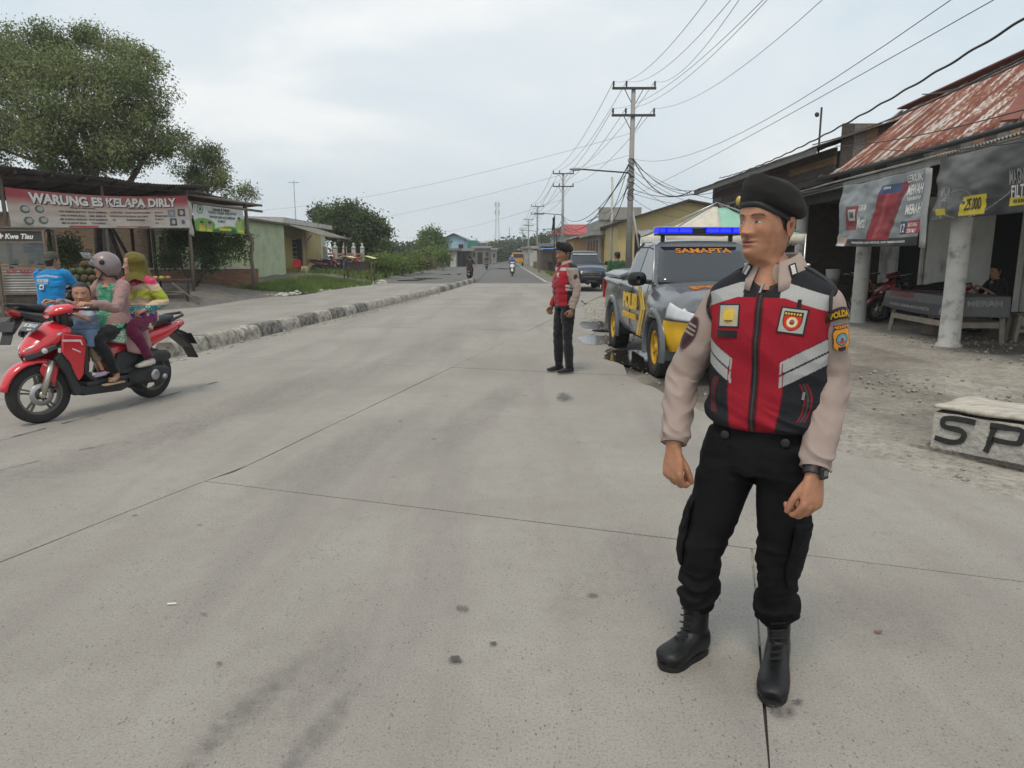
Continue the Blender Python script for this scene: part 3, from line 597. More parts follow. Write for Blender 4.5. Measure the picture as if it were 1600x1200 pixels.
for k in range(nsh):
    u0, u1 = k/nsh, (k+1)/nsh; e_ = lambda u: 3.86+.07*math.sin(u*7+.5)+.10*math.exp(-((u-.53)/.1)**2)
    A = S0-sd_*1.6+(S1-S0+sd_*2.2)*u0-bk*.55; B = S0-sd_*1.6+(S1-S0+sd_*2.2)*(u1+.012)-bk*.55; m_ = MB()
    corr(m_, zs(A, e_(u0)), zs(B, e_(u1)), zs(A+bk*4.6, e_(u0)-.55), zs(B+bk*4.6, e_(u1)-.55), 9, .014, .003, .02); m_.build('roof_sheet', TIN, stall, True)
for k in range(6):
    q = S0+(S1-S0)*(k+.3)/6; m_ = MB(); m_.beam(zs(q-bk*.5, 3.80), zs(q+bk*3.9, 3.3), .06, .09); m_.build('rafter', DWOOD, stall)
# lower lean-to roof on to the crooked post
lean = thing('stall_annexe', 'lean-to tin roof on a crooked timber post next to the stall', 'shelter', S2)
for k in range(5):
    u0, u1 = k/5, (k+1)/5; A = S1-sd_*.2+(S2+np.array([.0, .9, 0])-S1)*u0+np.array([.25, 0, 0]); B = S1+(S2+np.array([.0, .9, 0])-S1)*(u1+.02)+np.array([.25, 0, 0]); m_ = MB()
    corr(m_, zs(A, 3.74-.02*k), zs(B, 3.72-.02*k), zs(A+np.array([-4, .3, 0]), 3.3), zs(B+np.array([-4, .3, 0]), 3.28), 9, .014, .003, .02); m_.build('roof_sheet', TIN, lean, True)
m_ = MB(); q = S2; m_.tube([zs(q+np.array([.12, 0, 0]), vz(q[0]+.1, q[1])-.1), zs(q+np.array([.16, 0, 0]), .8), zs(q+np.array([.1, 0, 0]), 1.5), zs(q+np.array([.2, 0, 0]), 2.1), zs(q+np.array([.02, 0, 0]), 2.6), zs(q+np.array([.0, 0, 0]), 3.72)], [.085, .08, .075, .08, .07, .07], 9); m_.build('post', WOOD, lean, True)
for zz in (3.62, 3.38):
    m_ = MB(); m_.tube([zs(S1, zz), zs(S2+np.array([.6, .2, 0]), zz-.02)], .05, 7); m_.build('pole', WOOD, lean, True)
m_ = MB(); m_.tube([zs(S2+np.array([-4, .2, 0]), 0), zs(S2+np.array([-4, .2, 0]), 3.3)], .07, 7); m_.build('post', DWOOD, lean, True)
# slanting dark props under the roof
for a_, b_, r_ in [((-13.9, 26.2, .3), (-14.9, 26.4, 3.4), .09), ((-13.2, 26, .3), (-14.6, 26.2, 2.9), .06), ((-15.2, 26.5, .2), (-15.1, 26.5, 3.4), .14)]:
    m_ = MB(); m_.tube([a_, b_], r_, 7); m_.build('prop', DWOOD, stall, True)
# big red banner
B0 = Banner(zs(S0+sd_*.15-bk*.1, 3.42), zs(S1-sd_*.05-bk*.1, 3.58), zs(S0+sd_*.2-bk*.1, 2.32), zs(S1-sd_*.02-bk*.1, 2.5), .13, .0, 0., .035, 3.)
def c_big(u, v):
    cream = np.array((.5, .40, .34)); red = np.array((.34, .055, .065)); g = np.clip((.46-v)/.26, 0, 1)*np.clip(.5+1.3*abs(u-.45), .75, 1); c = cream*(1-g[..., None])+red*g[..., None]
    fade = np.clip((v-.6)/.4, 0, 1)[..., None]; c = c*(1-fade)+np.array((.56, .54, .48))*fade
    its = []
    for a, b in ((.075, .52), (.145, .5), (.085, .82), (.155, .8)): its += [('e', a, b, .058, .27, (.5, .5, .48)), ('e', a, b, .048, .22, (.12, .13, .11)), ('e', a+.004, b-.01, .03, .13, (.42, .4, .33))]
    for a, b, q in ((.885, .55, .2), (.95, .53, .07), (.89, .82, .06), (.955, .82, .4)): its += [('r', a, b, .05, .24, (q, q*1.05, q*1.1)), ('e', a, b, .024, .14, (.5-q, .5-q, .5-q))]
    its += [('r', .36, .965, .16, .05, (.45, .1, .1)), ('r', .64, .965, .2, .04, (.45, .12, .12))]
    for it in its:
        k, a, b, w_, h_, col_ = it; msk = ((abs(u-a) < w_/2) & (abs(v-b) < h_/2)) if k == 'r' else (((u-a)/(w_/2))**2+((v-b)/(h_/2))**2 < 1); c[msk] = col_
    return c
bo = B0.build('menu_banner', PRINT, c_big, None, 260, 70); tag(bo, 'long red and cream banner reading WARUNG ES KELAPA DIRLY', 'banner')
B0.text('WARUNG ES KELAPA DIRLY', .515, .235, B0.W*.82, .31, INK_K, bo, .05, off=.008, name='lettering'); B0.text('WARUNG ES KELAPA DIRLY', .51, .205, B0.W*.82, .31, INK_W, bo, .045, off=.014)
for s_, u, v, w_ in [('MENJUAL MAKANAN', .365, .42, .13), ('NASI GORENG SEAFOOD', .31, .53, .14), ('GULAI KAMBING', .44, .53, .1), ('NASI GORENG BIASA', .31, .645, .13), ('MIE REBUS', .44, .645, .09), ('MIE GORENG SEAFOOD', .31, .755, .14), ('SATE KAMBING', .44, .755, .1), ('MIE GORENG BIASA', .31, .865, .13), ('TONGSENG', .44, .865, .08), ('KOPI SUSU', .55, .52, .07), ('WEDANG JAHE', .55, .64, .09), ('DLL', .53, .755, .02),
                     ('MENJUAL MINUMAN', .685, .4, .12), ('ES KELAPA GULA PUTIH GULA MERAH', .675, .52, .15), ('ES KELAPA GULA SIRUP', .665, .64, .13), ('TEH MANIS PANAS DINGIN', .655, .755, .11), ('JUS BUAH', .8, .52, .05), ('TEH MANIS DINGIN', .815, .63, .08), ('ES JERUK', .8, .74, .05), ('DLL', .785, .85, .02)]:
    B0.text(s_, u, v, B0.W*w_, .062, INK_K, bo, .02, off=.007, ext=.0005)
m_ = MB(); m_.sheet(np.array([[zs(S1+np.array([.03+.10*t+.03*math.sin(v*9), -.1+.14*t, 0]), 3.45-v*1.15-.1*t) for t in np.linspace(0, 1, 5)] for v in np.linspace(0, 1, 16)]), .004); m_.build('torn_strip', mat('dirty_cloth', (.42, .4, .36), .8), bo, True)
# green and white banner
B1 = Banner((-11.32, 25.9, 3.44), (-10.98, 29.75, 3.56), (-11.28, 25.9, 2.42), (-10.95, 29.75, 2.42), .04, -.01, 0., .03, 9.)
def c_gr(u, v):
    c = np.zeros(u.shape+(3,)); c[...] = (.66, .68, .68); wv = .86+.07*np.sin(u*7); c[v > wv] = (.02, .17, .06); c[(v > wv-.05) & (v <= wv)] = (.3, .48, .05); c[((u-.17)/.2)**2+((v-.78)/.26)**2 < 1] = (.16, .36, .05); c[((u-.92)/.13)**2+((v-.8)/.36)**2 < 1] = (.25, .45, .08)
    for a, b, cl in ((.13, .72, (.55, .42, .05)), (.27, .72, (.3, .45, .2)), (.89, .5, (.35, .5, .15))):
        c[((u-a)/.055)**2+((v-b-.14)/.14)**2 < 1] = cl; c[((u-a)/.03)**2+((v-b)/.075)**2 < 1] = (.35, .2, .12); c[((u-a)/.034)**2+((v-b+.055)/.04)**2 < 1] = (.03, .03, .03)
    for a, b, w_ in ((.57, .88, .24), (.13, .93, .12), (.27, .95, .1), (.9, .9, .14)): c[(abs(u-a) < w_/2) & (abs(v-b) < .045)] = (.72, .55, .02)
    r = ((u-.12)/.055)**2+((v-.22)/.16)**2; c[(r < 1)] = (.02, .2, .07); c[(r < .6)] = (.62, .64, .6); c[r < .2] = (.03, .22, .08); return c
b1 = B1.build('event_banner', PRINT, c_gr, None, 150, 60); tag(b1, 'white and green event banner with small portraits hung from the lean-to', 'banner')
for s_, u, v, w_, h_ in [('Selamat & Sukses', .53, .17, 1.3, .12), ('RAPAT KERJA WILAYAH', .56, .31, 2.2, .14), ('DPW DPC DPD KOTA MEDAN', .54, .46, 2.0, .1), ('SUMUT', .52, .6, .7, .1)]: B1.text(s_, u, v, w_, h_, INK_DG if h_ > .13 else INK_K, b1, .02, off=.007, ext=.0005)
# glass food cabinet
cq = S0+sd_*.25-bk*1.35; cab = thing('food_cabinet', 'wooden food cart with glass upper case and tin-clad lower half', 'cabinet', cq)
rzc = math.atan2(.25, 1.); cx = np.array([math.cos(rzc), math.sin(rzc), 0]); cyv = np.array([-math.sin(rzc), math.cos(rzc), 0]); CO = np.array([-12.62, 17.7, 0])
def cp(u, d, z): return CO+cx*u+cyv*d+np.array([0, 0, z])
for u in (0, 1.06):
    for d in (0, .7): m_ = MB(); m_.beam(cp(u, d, .0), cp(u, d, 2.2), .06, .06); m_.build('frame_post', WOOD, cab)
for z, d in ((2.17, 0), (1.88, 0), (1.30, 0), (.62, 0), (2.17, .7), (1.3, .7)): m_ = MB(); m_.beam(cp(0.03, d-.002, z), cp(1.03, d-.002, z), .05, .05); m_.build('frame_rail', WOOD, cab)
m_ = MB(); m_.beam(cp(.0, .35, 2.235), cp(1.06, .35, 2.235), .8, .04); m_.build('top', WOOD, cab)
m_ = MB(); m_.beam(cp(.05, .35, 1.30), cp(1.01, .35, 1.30), .6, .03); m_.build('shelf', WOOD, cab)
m_ = MB(); m_.beam(cp(.05, .38, 1.62), cp(1.01, .38, 1.62), .45, .015); m_.build('shelf', GTIN, cab)
GL = mat('cabinet_glass', (.35, .4, .4), .05, var=.02, trans=.9, spec=.5)
m_ = MB(); m_.beam(cp(.04, .02, 1.6), cp(1.02, .02, 1.6), .006, .5); m_.build('pane', GL, cab)
m_ = MB(); m_.beam(cp(.04, .012, 2.02), cp(1.02, .012, 2.02), .012, .24); m_.build('sign_board', mat('sign_dark', (.035, .037, .04), .5), cab)
text('lettering', 'Kwe Tiau', .17, INK_W, frame(cp(.52, .0, 2.02), cx), cab, .002, .006, .25, width=.62); text('lettering', '+', .2, INK_W, frame(cp(.11, .0, 2.03), cx), cab, .002, .02)
for k, z in enumerate((1.14, .93, .74)): m_ = MB(); corr(m_, cp(.06, -.0, z+.1), cp(.06, -.0, z-.1), cp(1.0, -.0, z+.1), cp(1.0, -.0, z-.1), 3, .008, .003); m_.build('tin_panel', GTIN, cab, True)
text('lettering', 'SOP  BAKSO', .1, INK_R, frame(cp(.5, -.02, 1.17), cx), cab, .001, .003, width=.7); m_ = MB(); m_.beam(cp(.53, .0, .32), cp(.53, .001, .32), .0, .0) if 0 else m_.beam(cp(.06, .01, .32), cp(1.0, .01, .32), .02, .55); m_.build('board', DWOOD, cab)
for k, (u, z, cl, r_) in enumerate([(.25, 1.39, (.1, .22, .24), .1), (.62, 1.42, (.22, .28, .4), .09), (.82, 1.40, (.13, .17, .22), .1), (.55, 1.70, (.05, .2, .33), .1), (.78, 1.7, (.1, .1, .3), .1)]):
    m_ = MB(); c_ = cp(u, .3, z); m_.lathe([(0, -.07), (r_*.6, -.07), (r_, .07), (r_*.95, .07), (r_*.55, -.05), (0, -.05)], c_, seg=16); tag(m_.build('plastic_bowl', mat('bowl%d' % k, cl, .4), None, True), ['teal bowl low in the glass case at left', 'pale blue bowl on the lower shelf of the glass case', 'grey bowl on the lower shelf at the right of the case', 'bright blue bowl on the upper shelf of the glass case', 'violet blue bowl at the right of the upper shelf'][k], 'bowl', 'bowls in the glass case')
# red cart front and sack at the picture's left edge
rc = thing('red_pushcart', 'red and white pushcart with wheel at the far left edge', 'cart', (-13.2, 17.0, 0))
for nm, b, m__ in [('body', (-14.6, -13.0, 16.8, 17.6, .55, 1.0), mat('cart_white', (.45, .44, .42), .6, var=.3)), ('red_panel', (-14.6, -12.98, 16.77, 16.8, .95, 1.42), mat('cart_red', (.35, .03, .03), .5, var=.2)), ('board', (-14.6, -12.95, 16.85, 17.6, 1.42, 1.5), WOOD)]:
    m_ = MB(); m_.bx(*b); m_.build(nm, m__, rc)
m_ = MB()
for k in range(10): m_.beam((-14.6, 16.79, 1.6+k*.15), (-13.05, 16.79, 1.6+k*.15), .02, .13)
m_.build('board', mat('weathered_board', (.3, .27, .24), .85, var=.3), rc)
m_ = MB(); m_.lathe([(.3, -.03), (.36, -.03), (.36, .03), (.3, .03), (.3, -.03)], (-13.2, 16.75, .36), 'y', 24); m_.build('wheel', RUBBER, rc, True)
# coconuts heaped behind the rider in blue
COCO = [mat('coconut_green', (.05, .062, .02), .6, var=.35, scale=9), mat('coconut_brown', (.09, .062, .03), .8, var=.3, scale=9)]
ct = thing('coconut_rack', 'low plank rack under the heap of coconuts', 'rack', (-11.9, 20.2, 0)); m_ = MB(); m_.bx(-12.7, -11.1, 19.7, 20.7, .55, .62); m_.build('top', DWOOD, ct)
for x in (-12.6, -11.2):
    for y in (19.8, 20.6): m_ = MB(); m_.bx(x-.04, x+.04, y-.04, y+.04, .0, .55); m_.build('leg', DWOOD, ct)
ci = 0
for lv, (nx, ny) in enumerate([(6, 3), (5, 3), (4, 2), (2, 1)]):
    for i in range(nx):
        for j in range(ny):
            c_ = (-11.9+(i-(nx-1)/2)*.225+random.uniform(-.02, .02), 20.2+(j-(ny-1)/2)*.225, .73+lv*.19); m_ = MB(); m_.ell((0, 0, 0), (.115, .115, .13), 12, 8); o_ = m_.build('coconut', COCO[1 if random.random() < .3 else 0], None, True); o_.location = c_; o_.rotation_euler = (random.random(), random.random(), 0); tag(o_, 'green-brown coconut in the heap behind the rider in the blue shirt', 'coconut', 'heaped coconuts')
# rough bench table and low step in front of the stall
tb = thing('timber_platform', 'rough dark timber table with crossed braces at the roadside', 'table', (-10.9, 22.2, 0))
q0 = np.array([-11.75, 22.0, 0]); tx = np.array([.93, .37, 0]); ty = np.array([-.37, .93, 0]); tp = lambda u, d, z: q0+tx*u+ty*d+np.array([0, 0, z])
for k in range(5): m_ = MB(); m_.beam(tp(-.1, .1+.17*k, .80), tp(1.75, .1+.17*k, .80+.01*(k % 2)), .155, .03); m_.build('plank', DWOOD, tb)
for u in (.05, .8, 1.6):
    for d in (.05, .8): m_ = MB(); m_.beam(tp(u, d, .0), tp(u, d, .78), .06, .06); m_.build('leg', DWOOD, tb)
for a_, b_ in [((.1, .0, .35), (1.6, .0, .37)), ((1.2, -.03, .72), (1.95, -.2, .05)), ((.05, .0, .5), (.85, .0, .15))]: m_ = MB(); m_.beam(tp(*a_), tp(*b_), .05, .05); m_.build('brace', WOOD, tb)
m_ = MB(); m_.beam(tp(-.4, -.35, .5), tp(.95, -.32, .5), .28, .04); m_.build('bench_board', DWOOD, tb)
for k in range(6):
    c_ = tp(.15+.18*k, .55, .86); m_ = MB(); m_.ell((0, 0, 0), (.1, .08, .07), 10, 6); o_ = m_.build('fruit', mat('fruit%d' % (k % 3), [(.4, .2, .06), (.25, .3, .06), (.3, .12, .05)][k % 3], .6, var=.3), None, True); o_.location = tuple(c_); tag(o_, 'piece of fruit laid out on the rough roadside table', 'fruit', 'fruit on the roadside table')
m_ = MB(); c_ = tp(-.1, -.35, .55); m_.ell(c_, (.16, .08, .04), 12, 6); tag(recentre(m_.build('orange_snack_tray', mat('snack', (.55, .3, .1), .6, var=.3), None, True), c_), 'orange tray of snacks on the bench beside the yellow sleeve', 'tray')
# ---- houses behind the stall
GREENW = mat('mint_plaster', (.40, .46, .29), .9, var=.18, scale=1.1, bump=.2, bscale=12, col2=(.30, .315, .245), cov=.38)
hb = thing('brick_hut', 'bare brick hut with small dark window behind the stall', 'building', (-21, 33, 0)); m_ = MB(); m_.bx(-27, -18.4, 33, 38, 0, 3.4); m_.build('wall', mat('hut_brick', (.33, .22, .14), .9, var=.35, scale=3, bump=.5, bscale=14, col2=(.2, .15, .11), cov=.4, stretch=(1, 1, 3)), hb)
m_ = MB(); m_.bx(-27.5, -18.0, 32.6, 38.4, 3.4, 3.5); m_.build('roof', TIN, hb)
for k, x in enumerate((-21.6, -20.4)): m_ = MB(); m_.bx(x-.45, x+.45, 32.95, 33.02, 1.5, 2.3); wf = m_.build('window', WOOD, hb); m_ = MB(); m_.bx(x-.38, x+.38, 32.93, 32.96, 1.57, 2.23); m_.build('pane', DARK, wf)
lh = thing('pale_green_hut', 'pale green hut with purple door behind the banner post', 'building', (-15.6, 36, 0)); m_ = MB(); m_.bx(-18.2, -13.2, 36.5, 42, .2, 3.3); m_.build('wall', GREENW, lh); m_ = MB(); m_.bx(-17.75, -16.7, 36.42, 36.5, .4, 2.5); m_.build('door', mat('purple_door', (.08, .04, .06), .7, var=.3, stretch=(8, 8, 1)), lh)
m_ = MB(); m_.bx(-15.7, -14.9, 36.44, 36.5, 1.2, 2.0); m_.build('window', DARK, lh); m_ = MB(); m_.bx(-18.5, -12.9, 36.1, 42.3, 3.3, 3.4); m_.build('roof', TIN, lh)
bw = thing('brick_garden_wall', 'low bare brick wall below the shrubs', 'wall', (-14, 33, 0)); m_ = MB(); m_.beam((-18.5, 32.4, .42), (-12.0, 34.0, .42), .2, 1.05); m_.build('brickwork', BRICK, bw); m_ = MB(); m_.beam((-18.5, 32.4, .97), (-11.98, 34.0, .97), .26, .05); m_.build('coping', WHITEP, bw)
# ---- the house with a porch
HX, HY0, HY1, HZ = -14.7, 46., 57., .45
ho = thing('porch_house', 'peeling mint green bungalow with grey porch roof', 'house', (HX, HY0, HZ))
m_ = MB(); m_.bx(-30, HX, HY0, HY1, HZ-.5, 3.95); m_.build('wall', mat('house_plaster', (.52, .57, .39), .9, var=.14, scale=.9, bump=.15, bscale=12, col2=(.4, .42, .34), cov=.37), ho)
YEL = mat('ochre_wall', (.44, .36, .17), .85, var=.15, scale=2.5, col2=(.3, .24, .14), cov=.33)
m_ = MB(); m_.bx(HX, HX+.06, HY0+.01, 55.5, HZ, 3.4); m_.build('front_wall', YEL, ho)
m_ = MB(); m_.bx(-30, HX-.02, HY0-.015, HY0, HZ, .85); m_.build('stained_plinth', mat('plinth_ochre', (.4, .33, .18), .9, var=.3, scale=1.2), ho)
PE = mat('peeled_patch', (.36, .36, .33), .9, var=.3, scale=4, col2=(.1, .1, .1), cov=.45)
m_ = MB(); pl = blob((-15.7, 1.55), 40, .75, .75, 2.1, 0, .6); m_.prism(pl, 'y', HY0-.018, HY0-.004); m_.build('peeling_patch', PE, ho)
m_ = MB(); m_.prism(blob((-17.3, 1.55), 16, .38, .28, 5.1, 0, .4), 'y', HY0-.02, HY0-.004); m_.build('bare_patch', mat('patch_brown', (.16, .13, .1), .9), ho)
m_ = MB(); m_.add([(-30, HY0-.5, 4.35), (HX+.45, HY0-.5, 3.93), (HX+.45, HY1+.4, 3.93), (-30, HY1+.4, 4.35), (-30, HY0-.5, 4.25), (HX+.45, HY0-.5, 3.83), (HX+.45, HY1+.4, 3.83), (-30, HY1+.4, 4.25)], [(0, 1, 2, 3), (7, 6, 5, 4), (0, 4, 5, 1), (1, 5, 6, 2), (2, 6, 7, 3), (3, 7, 4, 0)]); rf = m_.build('roof', ASB, ho)
m_ = MB(); m_.beam((-30, HY0-.53, 4.16), (HX+.45, HY0-.53, 3.74), .05, .32); m_.build('fascia', WHITEP, rf); m_ = MB(); m_.beam((HX+.48, HY0-.5, 3.74), (HX+.48, HY1+.4, 3.74), .05, .3); m_.build('fascia', WHITEP, rf)
for k in range(6):
    y0, y1 = HY0-.4+k*1.1, HY0-.4+(k+1)*1.1+.03; m_ = MB(); corr(m_, (HX+3.1, y0, 2.72), (HX+3.1, y1, 2.72), (HX, y0, 3.68), (HX, y1, 3.68), 6, .025, .006); m_.build('porch_sheet', ASB, ho, True)
for p_, nm in (((-13.3, 46.3), 1), ((-11.9, 51.6), 0)):
    m_ = MB(); m_.bx(p_[0]-.06, p_[0]+.06, p_[1]-.06, p_[1]+.06, .45, 3.0); m_.build('porch_post', WOOD, ho); m_ = MB(); m_.bx(p_[0]-.2, p_[0]+.2, p_[1]-.2, p_[1]+.2, .35, .9); m_.build('post_base', mat('ochre_block', (.5, .42, .28), .9), ho)
    m_ = MB(); m_.beam((p_[0], p_[1], 2.3), (p_[0]+.5, p_[1], 2.85), .07, .07); m_.build('bracket', WOOD, ho)
m_ = MB(); m_.beam((-11.8, 46., 2.72), (-11.8, 52.2, 2.72), .08, .1); m_.build('porch_beam', WOOD, ho)
m_ = MB(); m_.bx(HX, -11.3, 45.8, 53, .1, .45); m_.build('porch_floor', mat('porch_concrete', (.3, .28, .24), .9, var=.2), ho)
YD = mat('ochre_door', (.5, .4, .13), .7, var=.2, scale=3, stretch=(6, 6, .5))
for y0, y1, m__ in ((46.9, 48.1, YD), (50.4, 51.4, YD), (51.5, 52.4, YD)):
    for k in range(4): m_ = MB(); yy = y0+(y1-y0)*k/4; m_.bx(HX+.06, HX+.1, yy+.01, yy+(y1-y0)/4-.01, .5, 2.75); m_.build('door_board', m__, ho)
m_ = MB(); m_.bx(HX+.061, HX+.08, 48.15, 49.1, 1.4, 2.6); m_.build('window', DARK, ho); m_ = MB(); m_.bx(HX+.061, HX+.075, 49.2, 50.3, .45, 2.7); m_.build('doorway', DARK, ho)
for k in range(4): m_ = MB(); m_.bx(HX+.08, HX+.1, 48.15, 49.1, 1.5+.3*k, 1.53+.3*k); m_.build('window_bar', WHITEP, ho)
fw = thing('porch_fence', 'pink and grey brick fence with finials beside the porch', 'fence', (-13.5, 55, .3))
for k in range(5):
    y = 53.8+k*1.3; x = -13.9+k*.42; m_ = MB(); m_.bx(x-.15, x+.15, y-.15, y+.15, .2, 2.1); m_.build('pillar', WHITEP, fw); m_ = MB(); m_.lathe([(.02, 2.1), (.17, 2.12), (.19, 2.22), (.1, 2.34), (.05, 2.4), (.12, 2.5), (.02, 2.6)], (x, y, 0), seg=12); m_.build('finial', WHITEP, fw, True)
    if k < 4:
        for r in range(5): m_ = MB(); m_.beam((x+.1, y+.1, .5+r*.3), (x+.38, y+1.2, .5+r*.3), .1, .16); m_.build('rail', mat('pink_brick', (.46, .24, .18), .9, var=.25), fw)
ch = thing('plastic_chair', 'red plastic armchair against the ochre porch wall', 'chair', (-13.95, 46.6, .45)); RP = mat('red_plastic', (.5, .03, .04), .4)
m_ = MB(); m_.bx(-14.2, -13.7, 46.4, 46.85, .86, .9); m_.build('seat', RP, ch); m_ = MB(); m_.prism([(-14.22, .9), (-13.68, .9), (-13.72, 1.25), (-13.85, 1.36), (-14.05, 1.36), (-14.18, 1.25)], 'y', 46.83, 46.87); m_.build('backrest', RP, ch)
for x in (-14.19, -13.71):
    m_ = MB(); m_.beam((x, 46.42, 1.1), (x, 46.85, 1.12), .05, .03); m_.build('armrest', RP, ch)
    for y in (46.42, 46.83): m_ = MB(); m_.beam((x*1.002, y, .45), (x, y, 1.1 if y < 46.6 else .9), .05, .04); m_.build('leg', RP, ch)
br = thing('plank_ramp', 'plank footbridge from the porch down over the ditch', 'ramp', (-12, 41, .3))
for k in range(5): m_ = MB(); m_.beam((-12.4+k*.2, 45.8, .42), (-9.6+k*.2, 37.6, .12), .19, .05); m_.build('plank', WOOD, br)
gs = thing('roadside_stand', 'small roadside stand with sagging yellow cloth on thin poles', 'stand', (-9, 42.5, 0)); q = [(-9.85, 42.2), (-8.25, 42.2), (-9.85, 43.1), (-8.25, 43.1)]
for x, y in q: m_ = MB(); m_.tube([(x, y, vz(x, y)-.05), (x, y, 1.45)], .035, 6); m_.build('pole', WOOD, gs, True)
m_ = MB(); m_.bx(-9.7, -8.4, 42.2, 42.25, .75, 1.2); m_.build('board', DWOOD, gs)
m_ = MB(); u, v = np.meshgrid(np.linspace(0, 1, 16), np.linspace(0, 1, 8)); m_.sheet(np.stack([-10.1+2.1*u, 42.+1.3*v, 1.47+.06*np.sin(u*11)+.03*np.sin(v*7+u*4)], -1), .01); m_.build('cloth', mat('yellow_cloth', (.6, .56, .3), .7, var=.25, scale=3), gs, True)
m_ = MB(); m_.beam((-9.3, 42.18, .3), (-8.7, 42.18, .75), .04, .04); m_.build('brace', WOOD, gs)
rk = MB()
for _ in range(90):
    y = random.uniform(28, 46); x = (edgeL(y) if y < 41 else aL(y))-random.uniform(.1, .9); s_ = random.uniform(.03, .11); rk.ell((x, y, vz(x, y)+.0), (s_*1.3, s_, s_*.6), 6, 4)
tag(rk.build('kerb_rubble', WHITEP), 'broken pale stones along the left road edge', 'rubble', kind='stuff')
bl = thing('blue_roof_house', 'house with light blue metal roof behind the bungalow', 'house', (-30, 70, 0)); m_ = MB(); m_.bx(-44, -25.5, 68, 80, 0, 4.6); m_.build('wall', GREENW, bl); m_ = MB(); m_.add([(-46, 67, 5.6), (-24.5, 67, 4.7), (-24.5, 81, 4.7), (-46, 81, 5.6), (-46, 67, 5.4), (-24.5, 67, 4.5), (-24.5, 81, 4.5), (-46, 81, 5.4)], [(0, 1, 2, 3), (7, 6, 5, 4), (0, 4, 5, 1), (1, 5, 6, 2), (2, 6, 7, 3), (3, 7, 4, 0)]); m_.build('roof', mat('blue_metal', (.12, .3, .5), .5, var=.12), bl)
for (x, y, z0, z1, lb) in ((-19.6, 66, 3, 8.2, 'thin television aerial mast above the bungalow roof'), (-23.8, 64, 3, 7.2, 'short thin mast left of the aerial')):
    an = thing('aerial_mast', lb, 'aerial', (x, y, z0)); m_ = MB(); m_.tube([(x, y, z0), (x, y, z1)], .035, 6); m_.build('mast', CHROME, an)
    m_ = MB(); m_.beam((x-.5, y, z1-.15), (x+.5, y, z1-.15), .04); [m_.beam((x-.4+.2*k, y-.25, z1-.15), (x-.4+.2*k, y+.25, z1-.15), .03) for k in range(5)]; m_.build('antenna', CHROME, an)
# ---- trees and shrubs on the left
def CL(px, py, Y, rx, rz, ry=None): return (P(px, py, Y), np.array([rx, ry or rx, rz])*Y/FPX)
big = [CL(*a) for a in [(60, 102, 30, 60, 46), (150, 98, 31, 66, 46), (20, 160, 29, 60, 55), (110, 150, 28.5, 75, 55), (200, 150, 30, 62, 52), (235, 210, 30, 48, 36), (160, 215, 28.5, 55, 45), (60, 225, 28.5, 60, 45), (-40, 120, 30, 60, 60), (-50, 220, 30, 60, 50), (190, 245, 31, 45, 24), (10, 78, 31, 45, 32), (205, 95, 31, 35, 28), (245, 180, 30, 25, 25), (110, 255, 29.5, 50, 22), (100, 66, 31, 45, 20), (255, 232, 30, 22, 16)]]
tree('shade_tree', 'large spreading small-leaved tree behind the food stall', (-17.2, 30.6, 0), P(138, 262, 30), big, 105000, .12, .34, (.075, .1, .04), (.27, .31, .13), seed=5)
tree('sapling_tree', 'smaller airy tree rising beyond the stall roof', (-14.6, 33, .2), P(315, 320, 33.), [CL(*a) for a in [(320, 255, 33, 32, 24), (345, 285, 33, 30, 20), (305, 290, 33, 26, 22), (365, 298, 33, 28, 12), (330, 240, 33, 24, 14), (290, 268, 33, 18, 16)]], 9500, .12, .13, (.075, .1, .04), (.27, .31, .13), seed=6)
bush('leafy_shrub', 'dark leafy shrub below the green banner', [CL(*a) for a in [(300, 370, 30, 38, 22), (345, 385, 30, 34, 18), (275, 395, 30, 30, 20), (320, 405, 31, 30, 14), (370, 375, 31, 18, 10)]], 9000, .12, (-13.4, 30.3, .2), seed=7)
bush('low_shrub', 'pale green bush between the cabinet and the coconuts', [CL(*a) for a in [(100, 400, 23, 26, 20), (120, 385, 24, 20, 14), (85, 385, 24, 14, 12)]], 2600, .1, (-14.6, 23.2, 0), (.06, .09, .03), (.17, .2, .09), seed=8)
tree('round_tree', 'dense dark round-crowned tree beyond the bungalow', (-14.2, 63, .1), P(548, 385, 63), [CL(*a) for a in [(540, 350, 62, 36, 28), (575, 365, 62, 28, 24), (520, 345, 64, 24, 20), (555, 385, 62, 36, 16), (590, 388, 61, 14, 12), (500, 335, 66, 14, 8)]], 26000, .24, .3, (.03, .055, .017), (.1, .14, .04), seed=9, asp=.6)
sp = [(585, 408, 50, 12, 6), (612, 408, 56, 18, 8), (640, 405, 62, 18, 9), (660, 410, 66, 13, 6), (602, 412, 50, 14, 8), (628, 412, 58, 14, 7), (690, 402, 80, 9, 6), (680, 395, 85, 12, 8)]
lbs = ['low bush right behind the roadside stand', 'bright green bush right of the roadside stand', 'tall tangled bush in the rough grass', 'brownish bush at the end of the hedge row', 'small bush at the foot of the round tree', 'low bush in front of the tangled one', 'little bush by the blue and white shed', 'bush under the upright roadside tree']
for k, (a, lb) in enumerate(zip(sp, lbs)):
    c = CL(*a); gz = vz(c[0][0], c[0][1]) if c[0][1] < 129 else 0
    bush('roadside_bush', lb, [c, (c[0]+np.array([c[1][0]*.7, .3, -c[1][2]*.3]), c[1]*.7), (c[0]-np.array([c[1][0]*.7, .3, c[1][2]*.35]), c[1]*.7)], 2400, .15*a[2]/55, (c[0][0], c[0][1], gz), (.07, .11, .025) if k != 3 else (.09, .08, .04), (.2, .28, .06) if k != 3 else (.2, .17, .09), seed=20+k, group='bushes along the left roadside')
